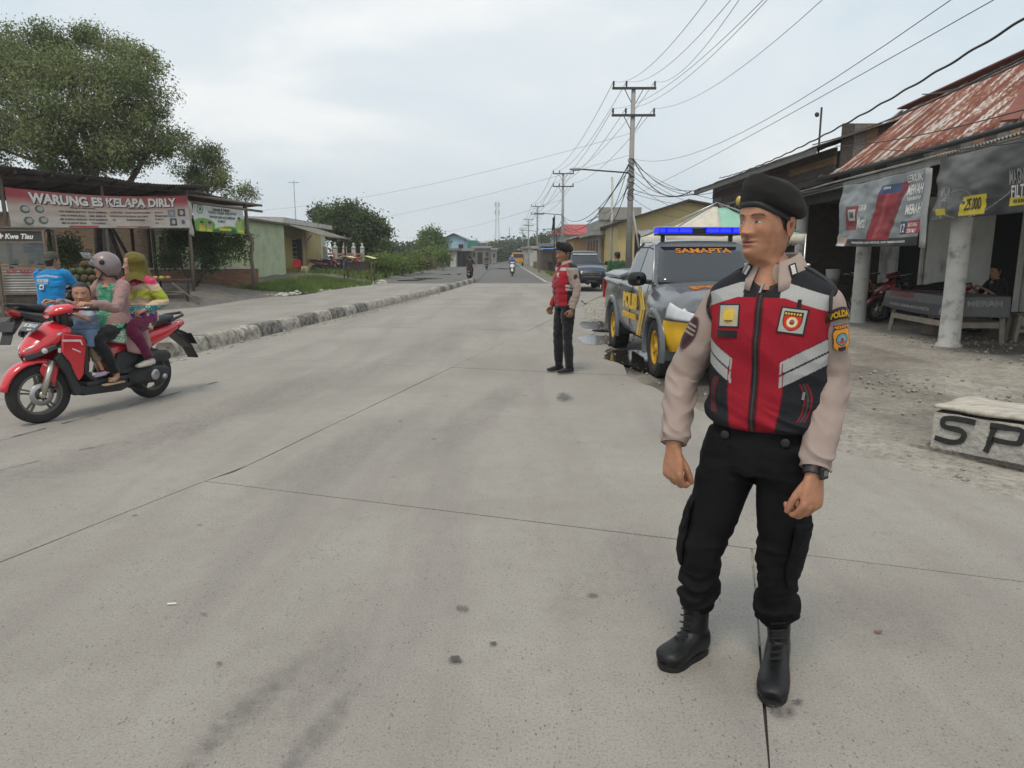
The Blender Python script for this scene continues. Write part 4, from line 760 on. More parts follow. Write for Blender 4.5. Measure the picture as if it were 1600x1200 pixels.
tree('upright_tree', 'bright green rounded tree left of the blue house', (*(P(672, 405, 95)[:2]), 0), P(674, 396, 95), [CL(*a) for a in [(674, 375, 95, 14, 11), (664, 385, 95, 11, 10), (684, 386, 95, 12, 10), (672, 392, 95, 16, 7)]], 9000, .3, .25, (.06, .11, .025), (.17, .25, .065), seed=31, asp=.6)
# ================================================================ right side: shop with rusty roof
FZ = .055
RUST = None
def rust_mat():
    m, n, l, b = node_mat('rusty_tin'); tcn = n.new('ShaderNodeTexCoord'); v = tcn.outputs['Object']
    s1 = noise(n, l, mapping(n, l, v, (.55, 2.6, .55)), 1.6, 7, .65, .2); c = ramp(n, l, s1, [(.36, (.11, .032, .02)), (.48, (.2, .058, .032)), (.53, (.3, .16, .11)), (.58, (.5, .48, .45)), (.75, (.6, .58, .55))])
    s2 = noise(n, l, v, 9., 5, .7); c = mixc(n, l, 1., c, ramp(n, l, s2, [(.3, .65), (.65, 1.15)]), 'MULTIPLY')
    l.new(c, b.inputs['Base Color']); b.inputs['Roughness'].default_value = .75; bumpn(n, l, b, s2, .2, .01); return m
RUST = rust_mat()
sh = thing('porch_shop', 'roadside shop with rusty hipped tin roof and white concrete columns', 'shop', (8, 14, FZ))
SWALL = mat('shop_plaster', (.66, .64, .59), .9, var=.2, scale=1.2, bump=.2, bscale=14, col2=(.22, .21, .19), cov=.36)
COLM = mat('column_paint', (.50, .49, .46), .85, var=.12, scale=5, bump=.25, bscale=30, col2=(.16, .15, .13), cov=.36)
m_ = MB(); m_.bx(11.0, 11.25, 4, 27, FZ-.1, 3.6); m_.build('wall', SWALL, sh)
m_ = MB(); m_.bx(8.0, 11.0, 21.6, 21.8, FZ-.1, 3.3); m_.build('partition', DWOOD, sh)
for y0, y1 in ((15.55, 16.45), (19.3, 20.4)):
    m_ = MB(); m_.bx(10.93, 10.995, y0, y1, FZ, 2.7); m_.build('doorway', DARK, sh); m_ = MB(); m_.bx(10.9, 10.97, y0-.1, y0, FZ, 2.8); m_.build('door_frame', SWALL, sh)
m_ = MB(); m_.bx(7.25, 11.0, 9.2, 22, 3.06, 3.12); m_.build('ceiling', DWOOD, sh)
for (x, y) in ((7.37, 11.92), (7.84, 16.11), (8.1, 20.3)):
    m_ = MB(); m_.lathe([(.21, -.08), (.2, FZ+.02), (.165, FZ+.06), (.158, .6), (.15, 2.95), (.15, 3.06)], (x, y, 0), seg=28); m_.build('column', COLM, sh, True)
m_ = MB(); m_.beam((7.25, 8.6, 2.96), (7.95, 21.5, 2.96), .14, .2); m_.build('beam', DWOOD, sh)
# awning of corrugated tin with a grey board edge
for k in range(9):
    y0, y1 = 8.4+k*1.35, 8.4+(k+1)*1.35+.03; xo = lambda y: 6.78+(y-9)*.055; m_ = MB()
    corr(m_, (xo(y0), y0, 3.16), (xo(y1), y1, 3.16), (xo(y0)+1.0, y0, 3.42), (xo(y1)+1., y1, 3.42), 16, .018, .004, .012); m_.build('awning_sheet', GTIN, sh, True)
m_ = MB(); m_.beam((6.86, 8.4, 3.085), (7.5, 20.4, 3.085), .04, .1); m_.build('awning_board', mat('grey_board', (.3, .29, .27), .85, var=.25, scale=3), sh)
m_ = MB(); m_.tube([(7.12, 8.4, 3.38), (7.2, 11, 3.37), (7.34, 14, 3.36), (7.52, 18.2, 3.39)], .045, 8); m_.build('gutter', mat('black_gutter', (.012, .012, .013), .6), sh, True)
# rusty roof: long side and hip end, in separate sheets
def rpt(t, u): return None
e0, e1 = np.array([7.28, 10.9, 3.44]), np.array([7.6, 18.2, 3.44]); r0, r1 = np.array([9.25, 12.75, 5.12]), np.array([9.5, 18.2, 5.0])
ns = 8
for k in range(ns):
    a, b = k/ns, (k+1)/ns+.004; m_ = MB(); corr(m_, e0*(1-a)+e1*a, e0*(1-b)+e1*b, r0*(1-a)+r1*a, r0*(1-b)+r1*b, 10, .012, .004, .015, 9); m_.build('roof_sheet', RUST, sh, True)
h1 = np.array([12.5, 10.2, 3.44])
for k in range(6):
    a, b = k/6, (k+1)/6+.004; m_ = MB(); q = np.array([11.2, 12.75, 5.12]); corr(m_, h1*(1-a)+e0*a, h1*(1-b)+e0*b, q*(1-a)+r0*a, q*(1-b)+r0*b, 10, .014, .004, .015, 9); m_.build('roof_sheet', RUST, sh, True)
RC = mat('rust_cap', (.2, .07, .05), .8, var=.25, scale=3)
m_ = MB(); m_.beam(e0+np.array([-.02, -.02, .05]), r0+np.array([0, 0, .06]), .22, .03); m_.build('hip_cap', RC, sh); m_ = MB(); m_.beam(r0+np.array([0, 0, .07]), r1+np.array([0, 0, .07]), .25, .03); m_.build('ridge_cap', RC, sh)
m_ = MB(); m_.beam(e1+np.array([0, .02, .03]), r1+np.array([0, .02, .03]), .14, .03); m_.build('verge_cap', GTIN, sh)
# banners on the beam
B2 = Banner((7.13, 15.75, 3.02), (6.98, 12.32, 3.02), (7.05, 15.8, 1.76), (6.95, 12.4, 1.72), .02, .02, .03, .05, 4.)
def c_ad(u, v):
    c = np.zeros(u.shape+(3,)); c[...] = np.array((.22, .235, .245)); ray = np.clip(np.sin((u-.25)*18+(v-.5)*9), 0, 1); c += .06*ray[..., None]
    c[(v > .88)] = (.03, .03, .034); c[(v > .86) & (u < .13)] = (.42, .3, .24); c[(u < .11) & (u > .02) & (v > .95)] = (.6, .6, .6)
    r = abs((u-.62)+(v-.5)*.17) < .135
    c[r & (v > .12) & (v < .9)] = (.26, .02, .03); c[(abs((u-.585)+(v-.5)*.17) < .02) & (v > .2) & (v < .88)] = (.36, .05, .06); c[r & (v > .12) & (v < .25) & (u < .74)] = (.03, .06, .14); c[r & (u-.5+(v-.5)*.17 > .2) & (v > .2) & (v < .86)] = (.16, .01, .02)
    s_ = (abs(u-.19+(v-.5)*.05) < .085) & (abs(v-.55) < .19); c[s_] = (.23, .03, .035); c[(abs(u-.2) < .05) & (abs(v-.5) < .09)] = (.5, .5, .5)
    c[(abs(u-.9) < .095) & (abs(v-.755) < .085)] = (.33, .02, .04); c[(u > .8) & (u < .865) & (abs(v-.755) < .085)] = (.02, .05, .12); return c
b2 = B2.build('cigarette_banner', PRINT, c_ad, None, 200, 80); tag(b2, 'grey advertising banner with a dark red pack between the columns', 'banner')
for s_, u, v, w_, h_, sh_, mm in [('GARAM', .335, .4, .32, .13, 0, INK_W), ('Merah', .345, .62, .42, .24, .25, INK_W), ('LEKUK', .87, .1, .5, .12, 0, INK_W), ('MEWAH', .885, .25, .5, .17, 0, INK_W), ('RASA MANTAP', .89, .37, .42, .06, 0, INK_W), ('MERAH', .9, .51, .5, .17, 0, INK_W), ('12', .832, .755, .15, .15, 0, INK_W), ('BATANG', .925, .72, .28, .07, 0, INK_W), ('SEKALI', .925, .8, .28, .07, 0, INK_W), ('PERINGATAN: KARENA MEROKOK, SAYA TERKENA KANKER', .56, .94, 2.2, .045, 0, INK_W), ('GUDANG', .2, .5, .2, .12, 0, INK_K), ('SURYA', .61, .165, .2, .05, 0, INK_W)]: B2.text(s_, u, v, w_, h_, mm, b2, .02, sh_, .008, .0006)
m_ = MB(); m_.sheet(np.array([[(6.97-.06*math.sin(t*2.5)+.01*math.sin(v*8), 12.42-.26*t, 3.0-v*1.3-.03*t) for t in np.linspace(0, 1, 7)] for v in np.linspace(0, 1, 12)]), .004); m_.build('folded_edge', mat('vinyl_back', (.3, .31, .31), .6, var=.1), b2, True)
B3 = Banner((6.98, 12.1, 3.1), (6.72, 8.3, 3.12), (7.0, 12.1, 2.12), (6.75, 8.3, 2.13), .03, .01, .05, .06, 6.)
def c_ad2(u, v):
    c = np.zeros(u.shape+(3,)); g = .11+.05*np.clip(np.sin(u*6+v*3), -1, 1); c[...] = g[..., None]*np.array((.98, 1., .96)); c[(v > .74) & (u > .3)] = (.03, .03, .033)
    ln = abs(v-(.72-.5*(u-.15)+.35*np.sin(u*5))) < .006; c[ln] = (.3, .3, .29); ln = abs(((u-.2)/.13)**2+((v-.85)/.3)**2-1) < .05; c[ln] = (.27, .27, .26)
    c[(abs(u-.32+(v-.8)*.04) < .085) & (abs(v-.82) < .15)] = (.6, .47, .03); c[(abs(u-.08) < .04) & (abs(v-.87) < .055)] = (.6, .47, .03); c[(abs(u-.6) < .07) & (abs(v-.83) < .055)] = (.6, .47, .03); return c
b3 = B3.build('dark_banner', PRINT, c_ad2, None, 200, 70); tag(b3, 'dark grey price banner with yellow 25.000 tag above the right column', 'banner')
for s_, u, v, w_, h_, sh_, mm in [('MENZUM', .1, .55, .34, .14, .3, INK_G), ('FILTER', .09, .75, .26, .13, .2, INK_G), ('25.000', .325, .8, .42, .18, .15, INK_K), ('MAGNUM', .6, .5, .5, .2, .3, INK_G), ('FILTER', .6, .7, .46, .17, .2, INK_W), ('Rp', .255, .77, .08, .07, 0, INK_K), ('PER BUNGKUS', .6, .835, .36, .05, 0, INK_K)]: B3.text(s_, u, v, w_, h_, mm, b3, .015, sh_, .008, .0006)
# tables and stools on the porch
LW = mat('pale_wood', (.3, .26, .21), .85, var=.25, scale=6, bump=.3, bscale=30)
tt = thing('covered_table', 'trestle table under a printed dark vinyl cover behind the right column', 'table', (8, 13.4, FZ))
for (x, y, dx, dy) in ((7.75, 14.35, -.08, .06), (7.52, 12.4, -.04, -.06), (8.5, 14.45, .05, .06), (8.45, 12.3, .05, -.05)): m_ = MB(); m_.beam((x+dx, y+dy, FZ), (x, y, .80), .09, .07); m_.build('leg', LW, tt)
for a_, b_, z in (((7.66, 14.3), (7.52, 12.4), .38), ((7.52, 12.35), (8.45, 12.3), .36), ((8.5, 14.4), (8.45, 12.3), .38)): m_ = MB(); m_.beam((a_[0], a_[1], z), (b_[0], b_[1], z), .04, .1); m_.build('rail', LW, tt)
m_ = MB(); m_.add([], []); m_.beam((8.12, 14.5, .82), (7.98, 12.2, .82), .95, .04); m_.build('top', LW, tt)
TB = Banner((7.6, 14.55, .865), (7.47, 12.2, .865), (7.56, 14.58, .55), (7.44, 12.22, .5), 0, .02, .0, .015, 3.)
co = TB.build('cover', PRINT, lambda u, v: img(u, v, (.045, .047, .05), [('r', .5, .2, 1, .5, (.1, .1, .105)), ('r', .3, .12, .4, .3, (.12, .03, .035)), ('e', .94, .7, .07, .4, (.35, .35, .35)), ('e', .94, .7, .045, .28, (.03, .03, .03))]), tt, 60, 16)
TB.text('GUDANG GARAM MERAH KRETEK', .45, .72, 1.5, .05, INK_G, tt, .01, 0, .006)
TC = Banner((8.55, 14.5, .866), (8.5, 12.2, .868), (7.6, 14.52, .866), (7.47, 12.2, .868), 0, 0, 0, .004, 5.); TC.build('cover', PRINT, lambda u, v: img(u, v, (.07, .07, .075), [('r', .35, .7, .5, .35, (.14, .03, .035)), ('r', .8, .5, .25, .8, (.13, .13, .14))]), tt, 40, 20)
TD = Banner((7.5, 12.18, .862), (8.5, 12.18, .862), (7.52, 12.14, .52), (8.5, 12.14, .5), 0, 0, 0, .015, 8.); TD.build('cover', PRINT, lambda u, v: img(u, v, (.13, .13, .135), [('r', .6, .3, .5, .2, (.2, .2, .2))]), tt, 30, 12); TD.text('MERAH', .55, .35, .6, .1, INK_G, tt, .01)
st = thing('wooden_stool', 'plain wooden stool to the right of the covered table', 'stool', (9.1, 12.6, FZ))
m_ = MB(); m_.bx(8.8, 9.6, 12.4, 12.75, .52, .56); m_.build('seat', WOOD, st)
for x in (8.88, 9.5):
    for y in (12.45, 12.7): m_ = MB(); m_.beam((x+(.04 if x > 9 else -.04), y, FZ), (x, y, .52), .07, .06); m_.build('leg', LW, st)
m_ = MB(); m_.beam((8.86, 12.45, .25), (9.52, 12.45, .25), .04, .06); m_.build('rail', LW, st)
m_ = MB(); m_.box((8.15, 13.6, .17), (.45, .3, .22), .2); tag(recentre(m_.build('stone_block', mat('rough_block', (.25, .21, .17), .95, var=.3, bump=.6), None, bevel=.03), (8.15, 13.6, .06)), 'rough brown block on the floor beneath the table', 'block')
sk = MB(); sk.lathe([(.0, .0), (.16, 0), (.2, .42), (.19, .42), (.15, .03)], (9.2, 20.6, FZ+.7)); sk2 = thing('paint_bucket', 'white bucket standing on a crate deep in the porch', 'bucket', (9.2, 20.6, FZ)); sk.build('pail', WHITEP, sk2, True); m_ = MB(); m_.bx(8.8, 9.6, 20.3, 21, FZ, .75); m_.build('crate', DWOOD, sk2)
# ---- concrete block with SPO painted on it
bd = np.array([.597, -.802, 0]); bn = np.array([.802, .597, 0]); bo_ = np.array([3.43, 5.64, 0]); L_, D_, Hh = 2.1, .62, .33
BLK = mat('block_concrete', (.38, .365, .33), .92, var=.2, scale=6, bump=.7, bscale=30, col2=(.24, .225, .195), cov=.40)
blk = thing('concrete_block', 'long low concrete block with SPO painted in black', 'concrete block', bo_+bd*1.0)
nu, nd, nz = 40, 12, 8
def bp_(u, d, z):
    p = bo_+bd*u+bn*d+np.array([0, 0, z]); k = .006*float(fbm(p*6, 3)); e = 1 if .02 < u < L_-.02 else .4
    return p-bn*k*(1 if d < .1 else .3)+np.array([0, 0, .012*float(fbm(p*5+9, 3))*(z > .1)])
m_ = MB()
m_.grid(np.array([[bp_(u, .012*(z > Hh*.85)-.006*(1-z/Hh), z) for z in np.linspace(-.03, Hh-.03, nz)] for u in np.linspace(0, L_, nu)]))
m_.grid(np.array([[bp_(0 - .0, d, z) for z in np.linspace(Hh-.03, -.03, nz)] for d in np.linspace(.0, D_, nd)]))
m_.grid(np.array([[bp_(u, D_, z) for z in np.linspace(Hh-.03, -.03, nz)] for u in np.linspace(0, L_, nu)]))
m_.build('core', BLK, blk, True)
m_ = MB(); tp_ = [bo_-bd*.004+bn*.006, bo_+bd*(L_+.02)+bn*.006, bo_+bd*(L_+.02)+bn*(D_+.02), bo_-bd*.004+bn*(D_+.02)]
arr = np.array([[tp_[0]*(1-u)*(1-v)+tp_[1]*u*(1-v)+tp_[2]*u*v+tp_[3]*(1-u)*v for v in np.linspace(0, 1, 26)] for u in np.linspace(0, 1, 70)]); arr[..., 2] = Hh-.005+.008*fbm(arr*5, 4); arr[..., :2] += .012*fbm(arr*9, 3)[..., None]
m_.sheet(arr[:, ::-1], .03); m_.build('top_slab', mat('block_top', (.43, .4, .34), .9, var=.25, scale=6, bump=.6, bscale=25, col2=(.27, .24, .2), cov=.4, stretch=(1, 3, 1)), blk, True)
rb_z = math.atan2(bd[1], bd[0])
for k, (d0, u0, rx, ry) in enumerate(((-.05, 1.0, 1.15, .10), (-.02, 1.0, 1.1, .05))): stain_shade(bo_+bd*u0+bn*d0, rx, ry, rb_z, (.05, .045, .038), 1.5, 4.4+k, .004+.002*k, 30)  # dark strips along the block's foot: contact shade painted on the ground
stain_shade(bo_+bn*.3-bd*.04, .06, .4, rb_z, (.05, .045, .038), 1.3, 8.8, .0095, 24)  # same painted contact shade at the block's left end
PAINT = mat('black_brush_paint', (.018, .018, .018), .75, var=.5, scale=14)
def stroke(pts, wd, name='graffiti_letter'):
    m_ = MB(); c = cr([(a, b) for a, b in pts], 30); 
    dd = np.gradient(c, axis=0); dd /= np.linalg.norm(dd, axis=1)[:, None]+1e-9; nn = np.stack([-dd[:, 1], dd[:, 0]], 1); w2 = wd*(.5+.1*np.array([float(vn((i*.5, pts[0][0]*9, 0.))) for i in range(30)]))
    A = c+nn*w2[:, None]; Bp = c-nn*w2[:, None]; out = np.array([[bo_+bd*q[0]+np.array([0, 0, q[1]])-bn*(.0125) for q in (a_, b_)] for a_, b_ in zip(A, Bp)]); m_.sheet(out, .003); return m_
for ps in ([(.31, .265), (.22, .27), (.1, .262), (.075, .22), (.1, .19), (.2, .185), (.24, .16), (.22, .1), (.14, .075), (.03, .09)],
           [(.44, .25), (.43, .2), (.42, .12), (.40, .05)], [(.41, .262), (.52, .265), (.62, .262), (.625, .2), (.6, .16), (.5, .155), (.43, .16)],
           [(.98, .255), (.82, .27), (.735, .25), (.715, .18), (.72, .09), (.78, .05), (.92, .05), (1.0, .075), (1.02, .16), (.99, .25), (.93, .265)]): stroke(ps, .042).build('graffiti_letter', PAINT, blk)
# ---- party tent, dark timber house, yellow hall, far buildings on the right
tn = thing('party_tent', 'faded green and cream peaked canopy behind the police pickup', 'tent', (4.9, 17.3, 0)); ap = np.array([4.85, 17.3, 2.78]); cn = [np.array(q) for q in ((3.35, 15.8, 2.02), (6.4, 15.8, 2.02), (6.4, 18.8, 2.02), (3.35, 18.8, 2.02))]
TG = mat('tent_green', (.25, .48, .37), .75, var=.12, scale=2.5, bump=.3, bscale=5); TCm = mat('tent_cream', (.52, .49, .41), .75, var=.2, scale=2.5, bump=.3, bscale=5, col2=(.33, .27, .24), cov=.32)
for k in range(4):
    a, b = cn[k], cn[(k+1) % 4]; rows = []
    for t in np.linspace(0, 1, 10): e = t**1.0; rows.append([ap*(1-e)+(a*(1-u)+b*u)*e-np.array([0, 0, .10*math.sin(t*PI)+.05*t*math.sin(u*PI)]) for u in np.linspace(0, 1, 10)])
    m_ = MB(); m_.sheet(np.array(rows)[1:], .006); m_.build('canopy_panel', TG if k in (0, 1) else TCm, tn, True)
    m_ = MB(); m_.sheet(np.array([[a*(1-u)+b*u-np.array([0, 0, .05*math.sin(u*PI)+.2*v+.02*math.sin(u*40)*v]) for u in np.linspace(0, 1, 30)] for v in (0, .5, 1)]), .004); m_.build('valance', TCm, tn, True)
    m_ = MB(); m_.tube([(a[0], a[1], -.02), tuple(a)], .025, 8); m_.build('leg', CHROME, tn, True)
    m_ = MB(); m_.tube([tuple(a), tuple(ap)], .02, 6); m_.build('rib', CHROME, tn, True)
# cream left half of the near panel
m_ = MB(); rows = []
for t in np.linspace(.1, 1, 10): rows.append([ap*(1-t)+(cn[0]*(1-u)+cn[1]*u)*t-np.array([0, .012, .10*math.sin(t*PI)+.05*t*math.sin(u*PI)-.012]) for u in np.linspace(0, .42, 6)])
m_.sheet(np.array(rows), .004); m_.build('canopy_panel', TCm, tn, True)
dk = thing('timber_house', 'weathered dark plank house with low tin roof behind the tent', 'house', (8.5, 23, 0))
PL = [mat('plank_dark', (.075, .06, .052), .9, var=.4, scale=3, stretch=(4, .6, 6)), mat('plank_grey', (.15, .14, .13), .9, var=.35, scale=3, stretch=(4, .6, 6)), mat('plank_brown', (.2, .13, .08), .9, var=.35, scale=3, stretch=(4, .6, 6))]
m_ = MB(); m_.bx(7.75, 14, 21.85, 28, 0, 4.0); m_.bx(7.75, 14, 17.5, 21.84, 3.35, 4.0); m_.build('core', DARK, dk)
for k in range(20):
    z = .1+k*.2; y = 17.6 if z > 3.3 else 21.9
    while y < 28:
        ln = random.uniform(1.6, 3.6); y1 = min(28, y+ln); m_ = MB(); m_.bx(7.68-random.uniform(0, .02), 7.745, y+.01, y1-.01, z, z+.19); m_.build('plank', PL[random.choice([0, 0, 0, 1, 1, 2 if y < 21 else 0])], dk); y = y1
for k in range(22): m_ = MB(); x = 7.7+k*.28; m_.bx(x, x+.27, 28.01, 28.05, .1, 4.0); m_.build('plank', PL[k % 2], dk)
for k in range(16): m_ = MB(); x = 7.75+k*.28; m_.bx(x, x+.27, 17.44, 17.495, 3.0, 4.6); m_.build('plank', PL[(k*7) % 3], dk)
for y in (25.4, 23.): m_ = MB(); m_.bx(7.6, 7.67, y-.5, y+.5, 2.4, 3.4); wf = m_.build('window', PL[1], dk); m_ = MB(); m_.bx(7.585, 7.6, y-.42, y+.3, 2.48, 3.32); m_.build('pane', DARK, wf); m_ = MB(); m_.bx(7.57, 7.584, y+.1, y+.42, 2.5, 3.3); m_.build('shutter', WHITEP, wf)
for k in range(10):
    y0, y1 = 17.3+k*1.12, 17.3+(k+1)*1.12+.03; m_ = MB(); corr(m_, (7.05, y0, 4.05), (7.05, y1, 4.02), (10.5, y0, 5.15), (10.5, y1, 5.1), 9, .016, .004, .02); m_.build('roof_sheet', TIN, dk, True)
m_ = MB(); m_.beam((7.1, 17.3, 3.96), (7.1, 28.5, 3.94), .05, .14); m_.build('fascia', PL[1], dk)
m_ = MB(); m_.tube([(8.9, 21.5, 4.5), (8.9, 21.5, 5.75)], .03, 6); mm_ = m_.build('vent_pipe', DWOOD, dk); m_ = MB(); m_.ell((8.78, 21.5, 5.55), (.07, .05, .07), 8, 6); m_.build('lamp', DWOOD, dk)
ylw = mat('yellow_cladding', (.52, .42, .2), .8, var=.08, scale=1.5)
yh = thing('yellow_hall', 'long yellow clad hall with shallow gable roof', 'building', (9, 44, 0)); A0, A1 = P(940, 352, 50), P(1095, 329, 36)
gx0, gx1, gy = 6.6, 12.6, 42.; pk = P(1073, 315, gy); zl = P(955, 347, gy)[2]; zr = P(1098, 322, gy)[2]
m_ = MB(); m_.prism([(6.1, 0), (13.4, 0), (13.4, zr-.35), (pk[0], pk[2]), (6.1, zl-.1)], 'y', gy, gy+14); m_.build('wall', ylw, yh)
m_ = MB()
for k in range(36): m_.bx(6.15+k*.2, 6.19+k*.2, gy-.03, gy-.002, .2, zl-.15)
m_.build('wall_rib', ylw, yh)
m_ = MB(); m_.beam((5.8, gy+6, zl-.12), (pk[0], gy+6, pk[2]+.06), 13.0, .1, (0, 0, 1)); m_.build('roof', DWOOD, yh); m_ = MB(); m_.beam((pk[0], gy+6, pk[2]+.06), (13.7, gy+6, zr-.35), 13., .1); m_.build('roof', DWOOD, yh)
for k, (x0, x1, y, z0, z1, m__) in enumerate([(6.0, 9.6, 33.5, 2.35, 2.75, GTIN), (8.0, 11.5, 32.5, 2.75, 3.3, TIN)]):
    m_ = MB(); corr(m_, (x0, y, z0), (x1, y, z1-.1), (x0+.3, y+3, z0+.45), (x1+.3, y+3, z1+.35), 14, .02, .004); aw = thing('tin_awning', ['grey tin awning poking out beyond the pickup roof', 'dark tin awning just left of the tent peak'][k], 'awning', (x0, y, 0)); m_.build('sheet', m__, aw, True)
    for x in (x0+.1, x1-.2): m_ = MB(); m_.tube([(x, y+.2, 0), (x, y+.2, z0+.1)], .04, 6); m_.build('post', WOOD, aw)
    m_ = MB(); m_.bx(x0+.2, x1, y+3., y+3.2, 0, z0+.3); m_.build('wall', DWOOD, aw)
gb = thing('grey_shophouse', 'unfinished grey two-storey shophouse with brown shutters', 'building', (7, 50, 0)); GC = mat('grey_render', (.3, .29, .27), .9, var=.25, scale=1, bump=.3, bscale=9)
m_ = MB(); m_.bx(5.75, 11, 48, 56, 0, 3.9); m_.build('wall', GC, gb); m_ = MB(); m_.bx(5.2, 11, 47.5, 56, 2.9, 3.15); m_.build('slab', GC, gb); m_ = MB(); m_.bx(5.7, 8.5, 47.9, 48.1, 3.9, 4.7); m_.build('parapet', GC, gb)
for k in range(5): m_ = MB(); m_.bx(5.9+k*.42, 6.25+k*.42, 47.93, 48., .1, 2.7); m_.build('shutter', mat('brown_shutter', (.2, .12, .06), .7, var=.25, stretch=(8, 8, .5)), gb)
for k in range(4): m_ = MB(); m_.bx(5.66, 5.75, 48.5+k*1.8, 49.6+k*1.8, .1, 2.6); m_.build('shutter', MT['brown_shutter'], gb)
for z in (3.3, 4.1): m_ = MB(); m_.bx(5.69, 5.75, 48.4, 55.5, z, z+.06); m_.build('ledge', GC, gb)
for x, lb in ((6.1, 'white painted pipe mast in front of the grey shophouse'), (6.75, 'leaning white pipe beside the near utility pole')):
    m_ = MB(); m_.tube([(x, 44 if x < 6.5 else 36, 0), (x-(.1 if x < 6.5 else .9), 44 if x < 6.5 else 36, 6.2 if x < 6.5 else 4.2)], [.09, .07] if x < 6.5 else .05, 8); tag(recentre(m_.build('pipe_mast', WHITEP, None, True), (x, 44 if x < 6.5 else 36, 0)), lb, 'mast')
ob = thing('peach_house', 'peach house wall with a row of vent holes', 'house', (6, 60, 0)); PEA = mat('peach_paint', (.56, .36, .2), .85, var=.12, scale=1); m_ = MB(); m_.prism([(4.9, 0), (8.6, 0), (8.6, 3.95), (4.9, 2.95)], 'y', 58, 66); m_.build('wall', PEA, ob); m_ = MB(); m_.beam((4.5, 61.8, 2.9), (8.8, 61.8, 4.08), 9, .08); m_.build('roof', WHITEP, ob)
for k in range(5): m_ = MB(); m_.bx(5.9+k*.42, 6.1+k*.42, 57.95, 58.0, 2.55, 2.85); m_.build('vent', GC, ob)
for z in (1.4, 1.9): m_ = MB(); m_.bx(4.95, 8.55, 57.96, 58.0, z, z+.06); m_.build('band', mat('peach_dark', (.35, .2, .1), .8), ob)
rh = thing('red_roof_house', 'house with red hipped roof beyond the peach house', 'house', (8, 95, 0)); m_ = MB(); m_.bx(5.5, 12, 95, 104, 0, 4.4); m_.build('wall', mat('pale_blue_wall', (.35, .47, .5), .85, var=.1), rh); m_ = MB(); m_.add([(5.0, 94.4, 4.3), (12.5, 94.4, 4.3), (12.5, 104.6, 4.3), (5.0, 104.6, 4.3), (7., 99, 5.8), (10.4, 99, 5.8)], [(0, 1, 5, 4), (1, 2, 5), (2, 3, 4, 5), (3, 0, 4), (3, 2, 1, 0)]); m_.build('roof', mat('red_tiles', (.36, .055, .05), .7, var=.12, scale=.6), rh)
def shed(name, label, x0, x1, y0, y1, h, m__, roofm, cat='shed', over=.4, group=None, slope=.35, win=0):
    t = thing(name, label, cat, ((x0+x1)/2, y0, 0), 0, group); m_ = MB(); m_.bx(x0, x1, y0, y1, 0, h); m_.build('wall', m__, t); m_ = MB(); m_.add([(x0-over, y0-over, h-.05), (x1+over, y0-over, h-.05), (x1+over, y1+over, h+slope), (x0-over, y1+over, h+slope), (x0-over, y0-over, h+.05), (x1+over, y0-over, h+.05), (x1+over, y1+over, h+slope+.1), (x0-over, y1+over, h+slope+.1)], [(3, 2, 1, 0), (4, 5, 6, 7), (0, 1, 5, 4), (1, 2, 6, 5), (2, 3, 7, 6), (3, 0, 4, 7)]); m_.build('roof', roofm, t)
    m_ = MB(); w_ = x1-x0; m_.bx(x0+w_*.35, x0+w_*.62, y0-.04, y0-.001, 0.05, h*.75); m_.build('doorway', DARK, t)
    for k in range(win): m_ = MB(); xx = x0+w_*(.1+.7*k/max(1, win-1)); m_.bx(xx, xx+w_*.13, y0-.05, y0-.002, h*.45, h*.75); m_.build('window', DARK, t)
    return t
tarp = thing('tarp_stall', 'roadside stall under a blue and white tarpaulin', 'stall', (4.4, 70, 0)); m_ = MB(); m_.sheet(np.array([[(2.6+2.*u, 70+3*v, 2.35+.12*v-.25*(1-u)+.05*math.sin(u*7)) for u in np.linspace(0, 1, 8)] for v in np.linspace(0, 1, 6)]), .01); m_.build('tarpaulin', mat('blue_tarp', (.04, .2, .45), .6, var=.15), tarp, True)
m_ = MB(); m_.sheet(np.array([[(4.6+1.4*u, 70+3*v, 2.4+.12*v+.03*math.sin(u*7)) for u in np.linspace(0, 1, 6)] for v in np.linspace(0, 1, 6)]), .01); m_.build('tarpaulin', WHITEP, tarp, True)
for x in (2.7, 4.4, 5.9):
    for y in (70.1, 72.9): m_ = MB(); m_.tube([(x, y, -.05), (x, y, 2.4)], .05, 6); m_.build('post', WOOD, tarp)
m_ = MB(); m_.bx(3.6, 5.9, 72.4, 72.9, 0, 1.0); m_.build('counter', DWOOD, tarp)
shed('shop_shed', 'dark wooden roadside shed past the tarpaulin stall', 3.4, 6.5, 80, 86, 2.6, DWOOD, TIN); shed('shop_shed', 'low brown shed further along the right shoulder', 3.0, 6, 95, 102, 2.5, mat('brown_shed', (.17, .12, .08), .9, var=.3), ASB); shed('shop_shed', 'pale shed near the end of the right-hand row', 2.8, 6, 112, 122, 2.8, WHITEP, TIN); shed('shop_shed', 'far grey shed where the right shoulder narrows', 2.2, 6, 140, 155, 3, GC, TIN); shed('shop_shed', 'dim shed at the far end of the street on the right', 1.8, 7, 175, 190, 3, DWOOD, ASB)
m_ = MB(); m_.bx(2.55, 3.05, 88, 88.1, .9, 2.2); sg = thing('white_signboard', 'small white signboard on a post at the right shoulder', 'sign', (2.8, 88, 0)); m_.build('board', WHITEP, sg); m_ = MB(); m_.bx(2.77, 2.83, 88.02, 88.08, 0, .9); m_.build('post', DWOOD, sg)
